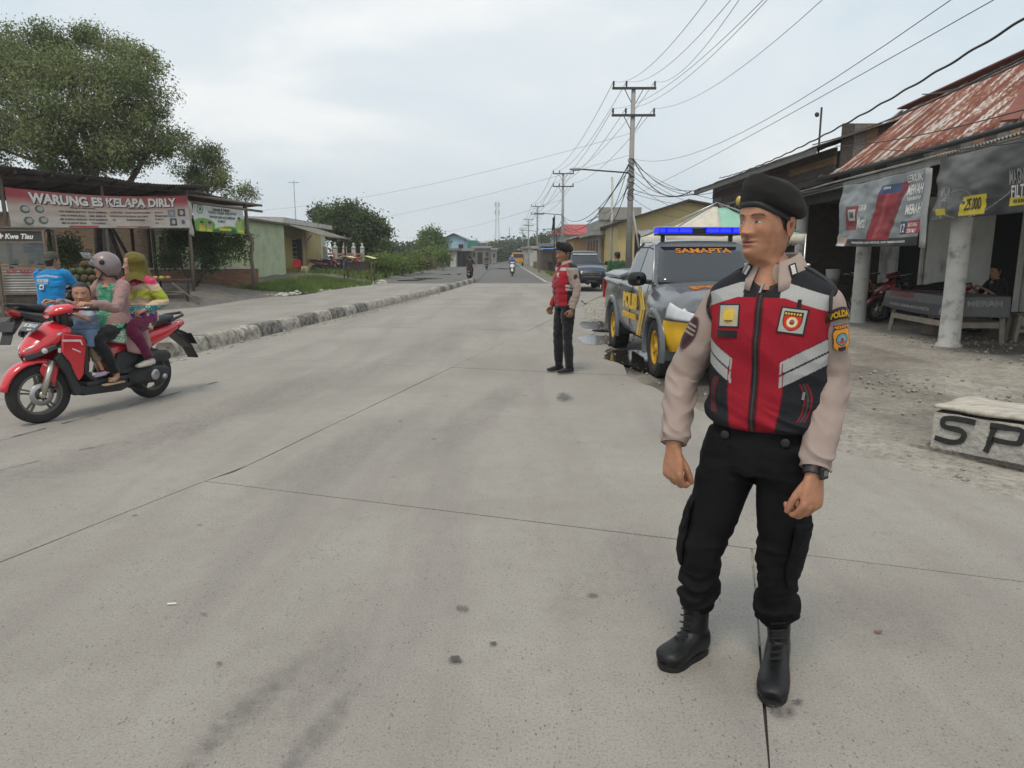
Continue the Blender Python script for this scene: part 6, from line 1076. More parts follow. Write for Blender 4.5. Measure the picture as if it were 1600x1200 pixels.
# ---------------------------------------------------------------- cars
def car(name, label, loc, rz, paint, cat, pickup=True, lower=None, rimm=None, detail=True, sc=1.):
    t = thing(name, label, cat, loc, rz); B = lambda mb, nm, m, par=None, sm=True, bv=0.: mb.build(nm, m, par or t, sm, world=False, bevel=bv)
    rimm = rimm or CHROME; lower = lower or paint; AX = (1.55, -1.55); WR = .385
    # lower body: half-sections (y, z) lofted along x
    def sec(x):
        hood = np.interp(x, [-2.8, -1.1, .9, 1.2, 1.9, 2.25, 2.42, 2.5], [1.20, 1.20, 1.19, 1.19, 1.13, 1.05, .93, .80]); w_ = np.interp(x, [-2.8, -2.6, -1.5, 0, 1.5, 2.0, 2.25, 2.42, 2.5], [.82, .88, .90, .90, .92, .89, .80, .66, .5]); bot = np.interp(x, [-2.8, -2.2, -1.2, 1.1, 2.1, 2.5], [.62, .52, .42, .40, .40, .50])
        topw = np.interp(x, [-2.8, -1.1, .9, 1.3, 2.2, 2.5], [.86, .86, .80, .70, .62, .42])
        fl = .035*sum(math.exp(-((x-a)/.42)**2) for a in AX)
        zs_ = [bot, bot+.1, .62, .78, .92, hood-.13, hood-.05, hood-.012, hood+.0]; ys_ = [w_-.06, w_-.01+fl*.6, w_+fl, w_+fl, w_-.005+fl*.7, w_-.03, topw+.03, topw-.03, topw-.1]
        pts = list(zip(ys_, zs_)); cw = topw-.1; crown = .035 if x > .9 else (.0)
        pts += [(cw*(1-u), hood+crown*(1-(1-u)**2)) for u in (.25, .5, .75, 1.)]
        return pts
    xs_ = np.linspace(-2.78, 2.5, 133); arr = np.array([[(x, -y, z) for y, z in sec(x)]+[(x, y, z) for y, z in sec(x)[::-1][1:]] for x in xs_])
    n, m = arr.shape[:2]; v = arr.reshape(-1, 3).copy(); f = []; ARCH = WR+.075
    for i in range(n-1):
        for k in range(m-1):
            q = (i*m+k, i*m+k+1, (i+1)*m+k+1, (i+1)*m+k); c_ = v[list(q)].mean(0)
            if abs(c_[1]) > .55 and any((c_[0]-a)**2+(c_[2]-WR)**2 < ARCH**2 for a in AX) and c_[2] < .95: continue
            f.append(q)
    for a in AX:
        d = np.sqrt((v[:, 0]-a)**2+(v[:, 2]-WR)**2); msk = (abs(v[:, 1]) > .55) & (abs(d-ARCH) < .035) & (v[:, 2] < .98); v[msk, 0] = a+(v[msk, 0]-a)/d[msk]*ARCH; v[msk, 2] = WR+(v[msk, 2]-WR)/d[msk]*ARCH
    f.append(tuple(range(m))); f.append(tuple((n-1)*m+k for k in range(m))[::-1])
    o = link_mesh('body', v, f, paint, t, True, False)
    if lower is not paint:
        o.data.materials.append(lower); mi = [1 if (v[list(q)].mean(0)[0] > 2.02-.25*(v[list(q)].mean(0)[2]-.45) and v[list(q)].mean(0)[2] < .80) or (v[list(q)].mean(0)[0] < -2.5 and v[list(q)].mean(0)[2] < .8) else 0 for q in f]; o.data.polygons.foreach_set('material_index', mi)
    m_ = MB(); m_.bx(-2.6, 2.3, -.62, .62, .44, .6); B(m_, 'chassis', DARK, None, False)
    for a in AX:
        for s_ in (-1, 1):
            m_ = MB(); rows = []
            for q in np.linspace(-.25, PI+.25, 26): rows.append([(a+math.cos(q)*rr, s_*yy, WR+math.sin(q)*rr) for rr, yy in ((ARCH-.012, .55), (ARCH-.012, .90), (ARCH-.005, .945), (ARCH+.03, .958), (ARCH+.065, .935), (ARCH+.075, .89))])
            m_.grid(np.array(rows)[::s_]); B(m_, 'wheel_arch', paint); m_ = MB(); m_.bx(a-ARCH+.02, a+ARCH-.02, s_*.45-.02, s_*.45+.02, WR-.2, WR+ARCH-.05); B(m_, 'arch_liner', DARK, None, False)
            wheel(t, (a, s_*.79, WR), WR, .25, rimm, 6, tread=detail, rim_r=.60, double=False)
    # cabin
    xr = -1.02 if pickup else -2.35
    prof = [(.98, 1.17), (.36, 1.70), (.22, 1.755), (-.2, 1.79), (xr+.35, 1.775), (xr+.22, 1.72), (xr, 1.18)]
    hw = lambda z: .80-(z-1.17)*.30 if z < 1.72 else .635-(z-1.72)*1.6
    P0 = cr(prof, 40); rows = [[(x, y_, z+(.02*(1-(y_/hw(z))**2) if z > 1.7 else 0)) for y_ in np.linspace(-hw(z), hw(z), 9)] for x, z in P0]; m_ = MB(); m_.grid(np.array(rows))
    for s_ in (-1, 1):
        b0 = len(m_.v); m_.v += [(x, s_*hw(z), z) for x, z in P0]; m_.f.append(tuple(range(b0, b0+40))[::s_])
    cb = B(m_, 'cabin', paint, None, False)
    GLS = mat('car_glass', (.018, .022, .025), .03, var=.05, spec=1.); SURR = mat('window_rubber', (.012, .012, .012), .6)
    wz = lambda t_: (.965-.62*t_, 1.185+.53*t_)
    m_ = MB(); m_.sheet(np.array([[(wz(t_)[0]+.02+.04*(1-u*u), u*(hw(wz(t_)[1])-.05), wz(t_)[1]+.004) for u in np.linspace(-1, 1, 13)] for t_ in np.linspace(.02, .93, 8)]), .012); ws = B(m_, 'windscreen', GLS)
    m_ = MB(); x2 = xr; m_.sheet(np.array([[(xr+.02+.2*t_-.03, u*(hw(1.2+.5*t_)-.08), 1.22+.48*t_) for u in np.linspace(1, -1, 7)] for t_ in np.linspace(.05, .95, 4)]), .01); B(m_, 'rear_window', GLS)
    WN = [[(.80, 1.235), (.34, 1.64), (-.02, 1.675), (-.06, 1.225)], [(-.14, 1.225), (-.10, 1.675), (-.62, 1.68), (-.84, 1.24)]]
    if not pickup: WN = WN[:1]+[[(-.14, 1.225), (-.10, 1.675), (-.95, 1.68), (-1.0, 1.23)], [(-1.08, 1.23), (-1.03, 1.68), (-1.9, 1.67), (-2.15, 1.24)]]
    for s_ in (-1, 1):
        for k, wn in enumerate(WN):
            m_ = MB(); m_.add([(x, s_*(hw(z)+.005), z) for x, z in wn]+[(x, s_*(hw(z)-.01), z) for x, z in wn], [(0, 1, 2, 3)[::s_], (0, 4, 5, 1), (1, 5, 6, 2), (2, 6, 7, 3), (3, 7, 4, 0)]); c_ = np.mean(wn, 0)
            wo = B(m_, 'side_window', GLS if (k or not detail) else mat('tint_glass', (.10, .11, .115), .05, spec=1.), None, False); ow = [(c_[0]+(x-c_[0])*1.06, c_[1]+(z-c_[1])*1.1) for x, z in wn]; m_ = MB(); m_.add([(x, s_*(hw(z)+.002), z) for x, z in ow]+[(x, s_*(hw(z)-.012), z) for x, z in ow], [(0, 1, 2, 3)[::s_], (0, 4, 5, 1), (1, 5, 6, 2), (2, 6, 7, 3), (3, 7, 4, 0)]); B(m_, 'window_seal', SURR, wo, False)
        m_ = MB(); loft_x(m_, [(.92, 1.24, .03, .05, s_*1.0), (.88, 1.25, .12, .09, s_*1.0), (.80, 1.25, .13, .10, s_*1.0), (.76, 1.25, .11, .085, s_*1.0)], 14, 3); mr_ = B(m_, 'mirror', BLACKPL); m_ = MB(); m_.beam((.84, s_*.80, 1.2), (.84, s_*.92, 1.2), .05, .04); B(m_, 'mirror_stalk', BLACKPL, mr_, False)
        for x in (-.02, -.92): m_ = MB(); m_.beam((x, s_*.905, 1.04), (x-.17 if x > -.5 else x+.0, s_*.908, 1.04), .03, .025); B(m_, 'door_handle', BLACKPL if detail else paint, None, False, .005)
        if detail:
            DLN = mat('door_gap', (.01, .01, .011), .8)
            for xx in ([(.92, 1.16), (.95, .9), (.9, .46)], [(-.09, 1.2), (-.1, .9), (-.1, .45)], [(-.98, 1.2), (-1.0, 1.0), (-.98, .95)]): m_ = MB(); m_.tube([(x, s_*(.905 if z < 1.1 else .86), z) for x, z in xx], .005, 5); B(m_, 'door_gap', DLN)
        # headlights
        m_ = MB(); m_.sheet(np.array([[(2.46-.36*u, s_*(float(np.interp(2.44-.36*u, [2.0, 2.25, 2.42, 2.5], [.935, .845, .715, .56]))-.05*v*v), .80+.02*u+v*(.09+.10*u)) for v in np.linspace(0, 1, 6)] for u in np.linspace(0, 1, 12)])[::s_], .02); hl = B(m_, 'headlight', LENS); m_ = MB(); m_.ell((2.26, s_*.72, .90), (.05, .05, .05), 12, 8); B(m_, 'headlight_bulb', CHROME, hl)
        m_ = MB(); m_.bx(-2.80, -2.74, s_*.84-.05, s_*.84+.05, .8, 1.15); B(m_, 'tail_light', TAILR, None, False)
    m_ = MB(); m_.sheet(np.array([[(2.505-.05*u*u, u*.42, .62+v*.27) for v in np.linspace(0, 1, 4)] for u in np.linspace(-1, 1, 9)]), .02); gr_ = B(m_, 'grille', BLACKPL)
    for k in range(3): m_ = MB(); m_.beam((2.515, -.4, .68+.08*k), (2.515, .4, .68+.08*k), .02, .02); B(m_, 'grille_bar', CHROME, gr_, False)
    m_ = MB(); m_.box((2.53, 0, .52), (.012, .42, .13)); pt = B(m_, 'number_plate', mat('plate_grey', (.07, .072, .075), .5), None, False)
    m_ = MB(); m_.beam((2.44, -.7, .44), (2.44, .7, .44), .08, .1); B(m_, 'bumper_lip', BLACKPL, None, False, .02)
    if detail:
        for s_ in (-1, 1): m_ = MB(); m_.tube([(.93, s_*(hw(1.2)+.012), 1.21), (.36, s_*(hw(1.69)+.012), 1.70), (.1, s_*.628, 1.76), (-.7, s_*.628, 1.77)], .012, 6); B(m_, 'roof_trim', CHROME)
        for y in (-.35, .25): m_ = MB(); m_.tube([(1.0, y, 1.205), (.78, y+.3, 1.385)], .008, 5); B(m_, 'wiper', BLACKPL)
    if pickup:
        m_ = MB(); lid = [[(x, u*.84, 1.20+.09*(1-abs(u)**6)) for u in np.linspace(-1, 1, 13)] for x in np.linspace(-2.76, -1.06, 8)]; m_.sheet(np.array(lid)[:, ::-1], .05); B(m_, 'bed_cover', paint)
    return t
GREYP = mat('police_grey', (.085, .09, .10), .28, var=.06, scale=2, coat=.6); YELP = mat('police_yellow', (.72, .42, .012), .3, var=.06, coat=.4); YRIM = mat('yellow_rim', (.62, .36, .02), .45, var=.15); ORG = mat('decal_orange', (.82, .32, .02), .5); YDEC = mat('decal_yellow', (.75, .47, .03), .5)
PK_RZ = math.atan2(-1, .034); pk = car('police_pickup', 'grey and yellow police pickup with blue light bar, marked POLISI', (2.70, 10.78, -.018), PK_RZ, GREYP, 'pickup truck', True, YELP, YRIM)
FR = lambda o, x, y: (lambda X, Yv: Matrix((X, Yv, X.cross(Yv))).transposed().to_4x4())(Vector(x), Vector(y))
def onside(x, z, y=-.925):   # text plane on the right flank: reads from tail to nose
    M = Matrix(((1, 0, 0, 0), (0, 0, -1, 0), (0, 1, 0, 0), (0, 0, 0, 1))).copy(); M.translation = Vector((x, y, z)); return M
text('lettering', 'POLISI', .3, YDEC, onside(-.02, .90, -.928), pk, .003, .012, width=1.02, height=.24, world=False); text('lettering', 'DIT SAMAPTA POLDA', .1, YDEC, onside(-.02, .68, -.93), pk, .003, .004, width=1.0, height=.09, world=False)
for k, dx in enumerate((0, .17)):
    m_ = MB(); w_ = .11 if k == 0 else .06; side(m_, [(.60+dx, 1.12), (.60+dx+w_, 1.12), (.80+dx+w_, .82), (.52+dx+w_, .44), (.52+dx, .44), (.80+dx, .82)] if 0 else [(.58+dx, 1.14), (.58+dx+w_, 1.14), (.82+dx+w_, .84), (.55+dx+w_, .45), (.55+dx, .45), (.82+dx, .84)], -.927, -.934); m_.build('chevron', YDEC, pk, False, False)
def onscreen(a):
    t_ = a[:, 1]; z = 1.62+a[:, 1]*.64; x = 1.185+0; q = (z-1.185)/.53; xx = .965-.62*q+.02+.04*(1-(a[:, 0]/.58)**2)+.016; return np.stack([xx, a[:, 0], z+.016], 1)
text('lettering', 'SAMAPTA', .2, ORG, Matrix.Identity(4), pk, .0005, .006, width=.80, height=.105, world=False, bend=onscreen)
def onhood(a): return np.stack([1.75-a[:, 1], a[:, 0], np.interp(1.75-a[:, 1], [.9, 1.2, 1.9, 2.25], [1.19, 1.19, 1.13, 1.05])+.035*(1-(a[:, 0]/.6)**2)+.008], 1)
text('lettering', 'POLISI', .3, ORG, Matrix.Identity(4), pk, .001, .012, width=1.0, height=.26, world=False, bend=onhood)
BLUE = mat('blue_beacon', (.01, .03, .75), .15, var=.15, scale=20, spec=.7, emit=(.0, .015, 1.), es=.55); m_ = MB(); m_.bx(.0, .3, -.6, .6, 1.855, 1.885); lb_ = m_.build('light_bar', BLACKPL, pk, False, False, .01)
for y0, y1 in ((-.6, -.49), (-.47, -.3), (-.295, -.1), (.1, .295), (.3, .47), (.49, .6)): m_ = MB(); m_.bx(.01, .29, y0, y1, 1.885, 1.965); m_.build('beacon', BLUE, lb_, False, False, .012)
m_ = MB(); m_.bx(.03, .27, -.095, .095, 1.885, 1.955); m_.build('speaker', BLACKPL, lb_, False, False, .01); m_ = MB(); m_.bx(-.005, .305, -.61, .61, 1.966, 1.978); m_.build('bar_lid', LENS, lb_, False, False, .004)
for y in (-.5, .5): m_ = MB(); m_.beam((.15, y, 1.77), (.15, y, 1.86), .06, .05); m_.build('bracket', BLACKPL, lb_, False, False)
m_ = MB(); m_.tube([(.3, -.56, 1.76), (.32, -.58, 1.95)], .004, 5); m_.build('aerial', BLACKPL, pk, True, False)
NAVY = mat('navy_paint', (.03, .045, .075), .3, var=.08, coat=.5); sv = car('navy_van', 'dark blue sport utility vehicle parked nose-on behind the far officer', (3.35, 33.9, -.02), -PI/2+.05, NAVY, 'car', False, None, CHROME, False)
m_ = MB(); m_.bx(.52, .56, -.55, .55, 1.62, 1.68); m_.build('sun_strip', STK, sv, False, False)
m_ = MB(); m_.box((2.56, 0, .6), (.05, 1.5, .12)); m_.build('bull_bar', BLACKPL, sv, False, False, .02)
# far truck
tk = thing('yellow_truck', 'orange-yellow lorry far down the road', 'truck', (1.1, 118, 0), 0); OY = mat('truck_yellow', (.6, .3, .04), .5, var=.15)
m_ = MB(); m_.bx(.0, 2.0, 119.5, 123, .7, 2.0); m_.build('cargo_bed', OY, tk, bevel=.03); m_ = MB(); m_.bx(.1, 1.9, 117.8, 119.3, .5, 2.1); cbn = m_.build('cab', OY, tk, bevel=.1); m_ = MB(); m_.bx(.2, 1.8, 117.77, 117.8, 1.3, 1.95); m_.build('windscreen', glass('truck_glass'), cbn)
for x in (.25, 1.75):
    for y in (118.4, 122): m_ = MB(); m_.lathe([(0, -.12), (.4, -.12), (.42, 0), (.4, .12), (0, .12)], (x, y, .42), 'x', 18); m_.build('wheel', RUBBER, tk, True)
# other scooters
BLKP = mat('scooter_black', (.02, .02, .022), .3, coat=.5); WHTP = mat('scooter_white', (.6, .6, .6), .35); DRED = mat('scooter_dark_red', (.22, .012, .015), .35, coat=.4); YLP = mat('scooter_yellow', (.5, .36, .03), .4); BLUP = mat('scooter_blue', (.03, .07, .2), .35)
def at_rear(front, wb=1.3): return front
MAN_P, MAN_RZ = np.array([-6.85, 10.2, 0]), R(90); MAN_M = xf(MAN_P, MAN_RZ)
scooter('black_motorcycle', 'black motorcycle under the rider in the blue shirt', MAN_P, MAN_RZ, BLKP, None, 0)
FARB = [('dark scooter with red tail ridden away beyond the divider end', (-2.75, 46.3), PI/2, DRED), ('white scooter ridden towards the camera down the lane', (.02, 57.6), -PI/2, WHTP), ('black scooter farther off in the oncoming lane', (-2.95, 84), -PI/2, BLKP), ('scooter just ahead of the yellow lorry', (-.2, 120), -PI/2, WHTP)]
for lb, (x, y), rz, pm in FARB: scooter('road_scooter', lb, (x, y, 0), rz, pm, None, 0, 'scooters on the road', False)
PARK = [('red parked scooter on the porch beside the pillar', (-13.0, 47.6, .45), R(20), DRED), ('blue parked scooter under the porch', (-12.4, 48.6, .45), R(25), BLUP), ('orange-red parked scooter at the end of the porch', (-11.9, 50.2, .45), R(35), REDP), ('yellow scooter deep in the shop porch by the wall', (9.9, 18.6, FZ), R(205), YLP), ('red and black scooter behind the covered table', (9.6, 15.9, FZ), R(165), DRED), ('dark scooter near the back wall of the shop porch', (10.2, 17.2, FZ), R(190), BLKP), ('scooter parked at the edge of the porch behind the officer', (8.7, 18.0, FZ), R(250), DRED), ('dark scooter standing by the pickup tail', (4.6, 24.5, -.02), R(200), BLKP)]
for lb, p_, rz, pm in PARK: scooter('parked_scooter', lb, p_, rz, pm, None, R(20), 'parked scooters', False)
# ================================================================ people: building blocks
V = lambda *a: np.array(a, float)
def nrm(v): v = np.asarray(v, float); return v/np.linalg.norm(v)
class Limb:
    """tapering tube through control rows (x,y,z,r_across,r_deep); ref = the 'across' direction"""
    def __init__(s, ctrl, ref, n=60, seg=36, p=2., dis=None):
        c = cr(ctrl, n); s.n, s.seg = n, seg; pos = c[:, :3]; tan = np.gradient(pos, axis=0); tan /= np.linalg.norm(tan, axis=1)[:, None]+1e-9
        ref = np.asarray(ref, float); r = ref[None]-(tan @ ref)[:, None]*tan; r /= np.linalg.norm(r, axis=1)[:, None]; u = np.cross(tan, r)
        a = np.linspace(0, 2*PI, seg, endpoint=False); ca, sa = np.cos(a), np.sin(a); ex = lambda q: np.sign(q)*abs(q)**(2/p)
        s.g = pos[:, None]+r[:, None]*(c[:, 3][:, None]*ex(ca)[None])[..., None]+u[:, None]*(c[:, 4][:, None]*ex(sa)[None])[..., None]
        s.nr = r[:, None]*ca[None, :, None]+u[:, None]*sa[None, :, None]
        if dis is not None:
            t, A = np.meshgrid(np.linspace(0, 1, n), a, indexing='ij'); s.g = s.g+s.nr*dis(t, A, s.g)[..., None]
    def add(s, mb, caps=True):
        b = len(mb.v); mb.grid(s.g, True)
        if caps: mb.f.append(tuple(b+k for k in range(s.seg))); mb.f.append(tuple(b+(s.n-1)*s.seg+k for k in range(s.seg))[::-1])
        return mb
    def at(s, t, a, off=0.):
        t = np.clip(np.asarray(t, float), 0, 1)*(s.n-1); a = (np.asarray(a, float)/(2*PI) % 1)*s.seg; i = np.clip(t.astype(int), 0, s.n-2); k = a.astype(int) % s.seg; k2 = (k+1) % s.seg; ft = (t-i)[..., None]; fa = (a-np.floor(a))[..., None]
        f = lambda G_: (G_[i, k]*(1-fa)+G_[i, k2]*fa)*(1-ft)+(G_[i+1, k]*(1-fa)+G_[i+1, k2]*fa)*ft
        off = np.asarray(off, float); return f(s.g)+f(s.nr)*(off[..., None] if off.ndim else off)
def ridge(p, sc): return 1-2*np.abs(fbm(np.asarray(p)*np.asarray(sc), 2))
def folds(amp, sc=(9, 9, 26), seed=0.): return lambda t, A, g: amp*(ridge(g+seed, sc)-.3)
SKIN = vmat('skin', .46, .17, 45., .3, 700., .45, sss=.06)
CLOTH = vmat('cloth_plain', .88, .10, 40., .25, 500., .2, sheen=.2)
def part(name, mbs, m, parent, col=None, smooth=True):
    mb = MB()
    for q in (mbs if isinstance(mbs, (list, tuple)) else [mbs]):
        if isinstance(q, Limb): q.add(mb)
        else: mb.add(q.v, q.f)
    o = mb.build(name, m, parent, smooth)
    if col is not None: setcol(o, np.tile(np.array(col, float)[:3], (len(mb.v), 1)))
    return o
def solid(name, a, f, m, parent, col=None):
    o = link_mesh(name, a, f, m, parent, True)
    if col is not None: setcol(o, col if np.ndim(col) == 2 else np.tile(np.array(col, float), (len(a), 1)))
    return o
# ---------------------------------------------------------------- head
HEADT = np.array([  # z, front, back, half-width, front exponent
    (-.215, -.050, .085, .074, 2.), (-.17, -.034, .074, .057, 2.), (-.140, -.027, .071, .053, 2.), (-.124, -.045, .072, .053, 2.), (-.117, -.074, .072, .051, 1.7), (-.110, -.086, .072, .051, 1.65), (-.098, -.0930, .074, .0535, 1.7), (-.082, -.0920, .078, .059, 1.8), (-.066, -.0890, .082, .0635, 2.0), (-.05, -.0895, .086, .068, 2.1),
    (-.03, -.0900, .091, .0735, 2.2), (-.01, -.0885, .095, .0755, 2.3), (.012, -.090, .099, .0765, 2.35), (.03, -.0925, .101, .0765, 2.4), (.055, -.0895, .101, .075, 2.3), (.08, -.0775, .094, .068, 2.2), (.1, -.056, .078, .054, 2.1), (.112, -.032, .052, .036, 2.), (.118, -.008, .02, .014, 2.), (.119, .004, .006, .001, 2.)])
def head_mesh(skin, nz=150, na=150, hair=(.012, .010, .009), hairline=.072, eyes=1., lip=(.30, .105, .085), fat=1., gaze=0., nose=1., brow=1., shorthair=True, ears=True, female=False):
    zk = HEADT[:, 0]; u = np.linspace(0, 1, nz); z = zk[0]+(zk[-1]-zk[0])*u; T = np.stack([np.interp(z, zk, HEADT[:, k]) for k in range(1, 5)], 1)
    for _ in range(max(3, int((nz/75)**2*3))): T[1:-1] = (T[:-2]+2*T[1:-1]+T[2:])/4
    s_ = np.linspace(-1, 1, na, endpoint=False); A = PI*(s_*.62+.38*s_**3)      # denser in front
    ZZ, AA = np.meshgrid(z, A, indexing='ij'); f, b, hw, ex = [T[:, k][:, None] for k in range(4)]; hw = hw*fat; yc = .012+0*f; yc = np.where(ZZ > .1, (f+b)/2, yc)
    c, s2 = np.cos(AA), np.sin(AA); e = np.where(c > 0, ex, 2.15); X = hw*np.sign(s2)*abs(s2)**(2/e); Yf = np.where(c > 0, (f-yc)*abs(c)**(2/e), (b-yc)*abs(c)**(2/2.15)); Y = yc+Yf
    Z = ZZ.copy(); face = np.clip((c-.15)/.5, 0, 1); g = lambda x0, z0, sx, sz: np.exp(-((X-x0)/sx)**2-((ZZ-z0)/sz)**2)
    sym = lambda x0, z0, sx, sz: g(x0, z0, sx, sz)+g(-x0, z0, sx, sz)
    D = np.zeros_like(X)
    nz_ = np.clip((.022-ZZ)/.055, 0, 1); wdt = .0080+.0080*nz_; prof = (.004+.0185*nz_**1.3)*np.clip((ZZ+.050)/.012, 0, 1)*np.clip((.03-ZZ)/.02, 0, 1)
    D -= nose*prof*np.exp(-(X/wdt)**2); D -= nose*.0105*sym(.0160, -.0375, .0068, .0070); D -= nose*.004*g(0, -.034, .010, .009)
    D += .0085*sym(.030, .003, .0165, .0095)*(.9 if not female else .7); D -= .0048*sym(.030, -.001, .0125, .0062)
    D -= brow*.0042*sym(.028, .021, .02, .0065); D -= .0045*sym(.045, -.022, .017, .017); D += .004*sym(.042, -.062, .016, .02)
    D -= .0075*g(0, -.0592, .019, .0050)+.0088*g(0, -.0730, .016, .0058); D += .0016*sym(.030, .0085, .016, .0022); D += .0030*sym(.026, -.050, .0045, .010); D += .0052*np.exp(-((ZZ+.0660)/.0020)**2-((X)/.021)**4); D += .0032*sym(.0245, -.0655, .005, .006); D += .0025*g(0, -.083, .018, .005); D -= .0045*g(0, -.099, .017, .011); D += .0022*sym(.018, -.047, .005, .012)
    Y = Y+D*face; 
    P_ = np.stack([X, Y, Z], -1)
    # colours
    col = np.zeros(P_.shape); col[...] = skin; sk = np.array(skin); fm = face[..., None]
    def tint(mask, cc): nonlocal col; m = np.clip(mask, 0, 1)[..., None]*fm; col = col*(1-m)+np.array(cc)*m
    tint(.35*sym(.042, -.03, .02, .018)+.3*g(0, -.035, .012, .012), sk*np.array((1.12, .93, .9)))
    xe = abs(X)-.030; lm = np.exp(-((ZZ+.0597-.002*np.exp(-((abs(X)-.006)/.005)**2)+.0035*(X/.022)**2)/.0052)**4-(X/.0225)**6)+np.exp(-((ZZ+.0728-.004*(X/.022)**2)/.0064)**4-(X/.0205)**6); tint(lm*1.1, lip); tint(1.1*np.exp(-((ZZ+.0660)/.0014)**2-(X/.021)**6), np.array(lip)*.3)
    zz0 = -.0012; alm = (xe/.0142)**2+((ZZ-zz0-.0012*(1-(xe/.0142)**2))/(.0047*eyes))**2
    tint((alm < 1.9)*.5, sk*.55); tint((alm < 1.)*1., (.33, .29, .26)); ir = ((X-gaze*.005-np.sign(X)*.030)**2+(ZZ-zz0)**2) < (.0054)**2; tint(ir*(alm < 1.15), (.015, .009, .006)); lash = (abs(alm-1.1) < .45)*(ZZ > zz0+.001); tint(lash*.9, (.02, .014, .012))
    bz = .0195+.004*(1-((abs(X)-.033)/.018)**2); tint(brow*.9*np.exp(-((ZZ-bz)/.0040)**2)*np.clip((.021-abs(abs(X)-.032))/.005, 0, 1), np.array(hair)*1.4); tint(.8*np.clip(sym(.0075, -.0445, .0042, .0022), 0, 1), sk*.25)
    deg = np.degrees(abs(AA)); hl = np.interp(deg, [0, 40, 62, 72, 84, 96, 104, 118, 180], [hairline, hairline-.004, hairline-.022, .02, -.022, -.03, .0, -.075, -.085])
    hm = np.clip((ZZ-hl+.004*fbm(P_*160, 2))/.006, 0, 1)[..., None]*(1. if shorthair else 0.); col = col*(1-hm)+np.array(hair)*hm
    if shorthair: Y = Y; P_ = P_*(1+.02*hm)+0; P_[..., 2] = np.where(P_[..., 2] > 0, P_[..., 2], Z)
    if not female: bd = np.clip(.25*np.exp(-((ZZ+.052)/.005)**2)*(abs(X) < .024)+.18*np.exp(-((ZZ+.098)/.012)**2)*(abs(X) < .02), 0, 1); tint(bd, sk*.4)
    mb = MB(); mb.grid(P_, True); cols = [col.reshape(-1, 3)]
    for sx in ((-1, 1) if ears else ()):      # ears
        E0 = V(sx*.0755*fat, .018, -.008); th = np.linspace(0, 1, 26); ear = []
        for t in np.linspace(0, 1, 9):
            row = []
            for q in np.linspace(0, 2*PI, 26, endpoint=False):
                rz_ = .0325*(1-.12*math.sin(q)); ry_ = .0175+.004*math.sin(q); k = t; dep = .0065*math.sin(min(1, k*1.25)*PI)-.006*(k < .45)*(1-k/.45); out_ = .004+.012*k*(.55+.45*(-math.cos(q)*-1 if 0 else math.cos(q)*.6))
                row.append(E0+V(sx*(out_+dep*.8), k*ry_*math.cos(q)+.004, k*rz_*math.sin(q)+.004*math.cos(q)*k))
            ear.append(row)
        ear = np.array(ear); back = ear[-1][None]*np.array([.25, .5, .75, 1])[::-1][:, None, None]+(E0+V(-sx*.006, -.004, 0))[None, None]*(1-np.array([.25, .5, .75, 1])[::-1])[:, None, None]
        arr = np.concatenate([ear, back[1:]]); mb.grid(arr, True); k = arr.shape[0]*arr.shape[1]; cc = np.tile(sk*np.array((1.02, .9, .87)), (k, 1)); tt = np.repeat(np.linspace(0, 1, arr.shape[0]), arr.shape[1]); cc[tt < .3] *= .72; cols.append(cc)
    return np.array(mb.v), mb.f, np.concatenate(cols)
def place(v, M): Mn = np.array(M); return np.asarray(v) @ Mn[:3, :3].T+Mn[:3, 3]
def headM(pos, yaw, pitch=0., roll=0., sc=1.):
    """yaw: world angle the face points to, measured from -Y towards -X"""
    return Matrix.Translation(Vector(tuple(map(float, pos)))) @ Matrix.Rotation(-yaw, 4, 'Z') @ Matrix.Rotation(pitch, 4, 'X') @ Matrix.Rotation(roll, 4, 'Y') @ Matrix.Scale(sc, 4)
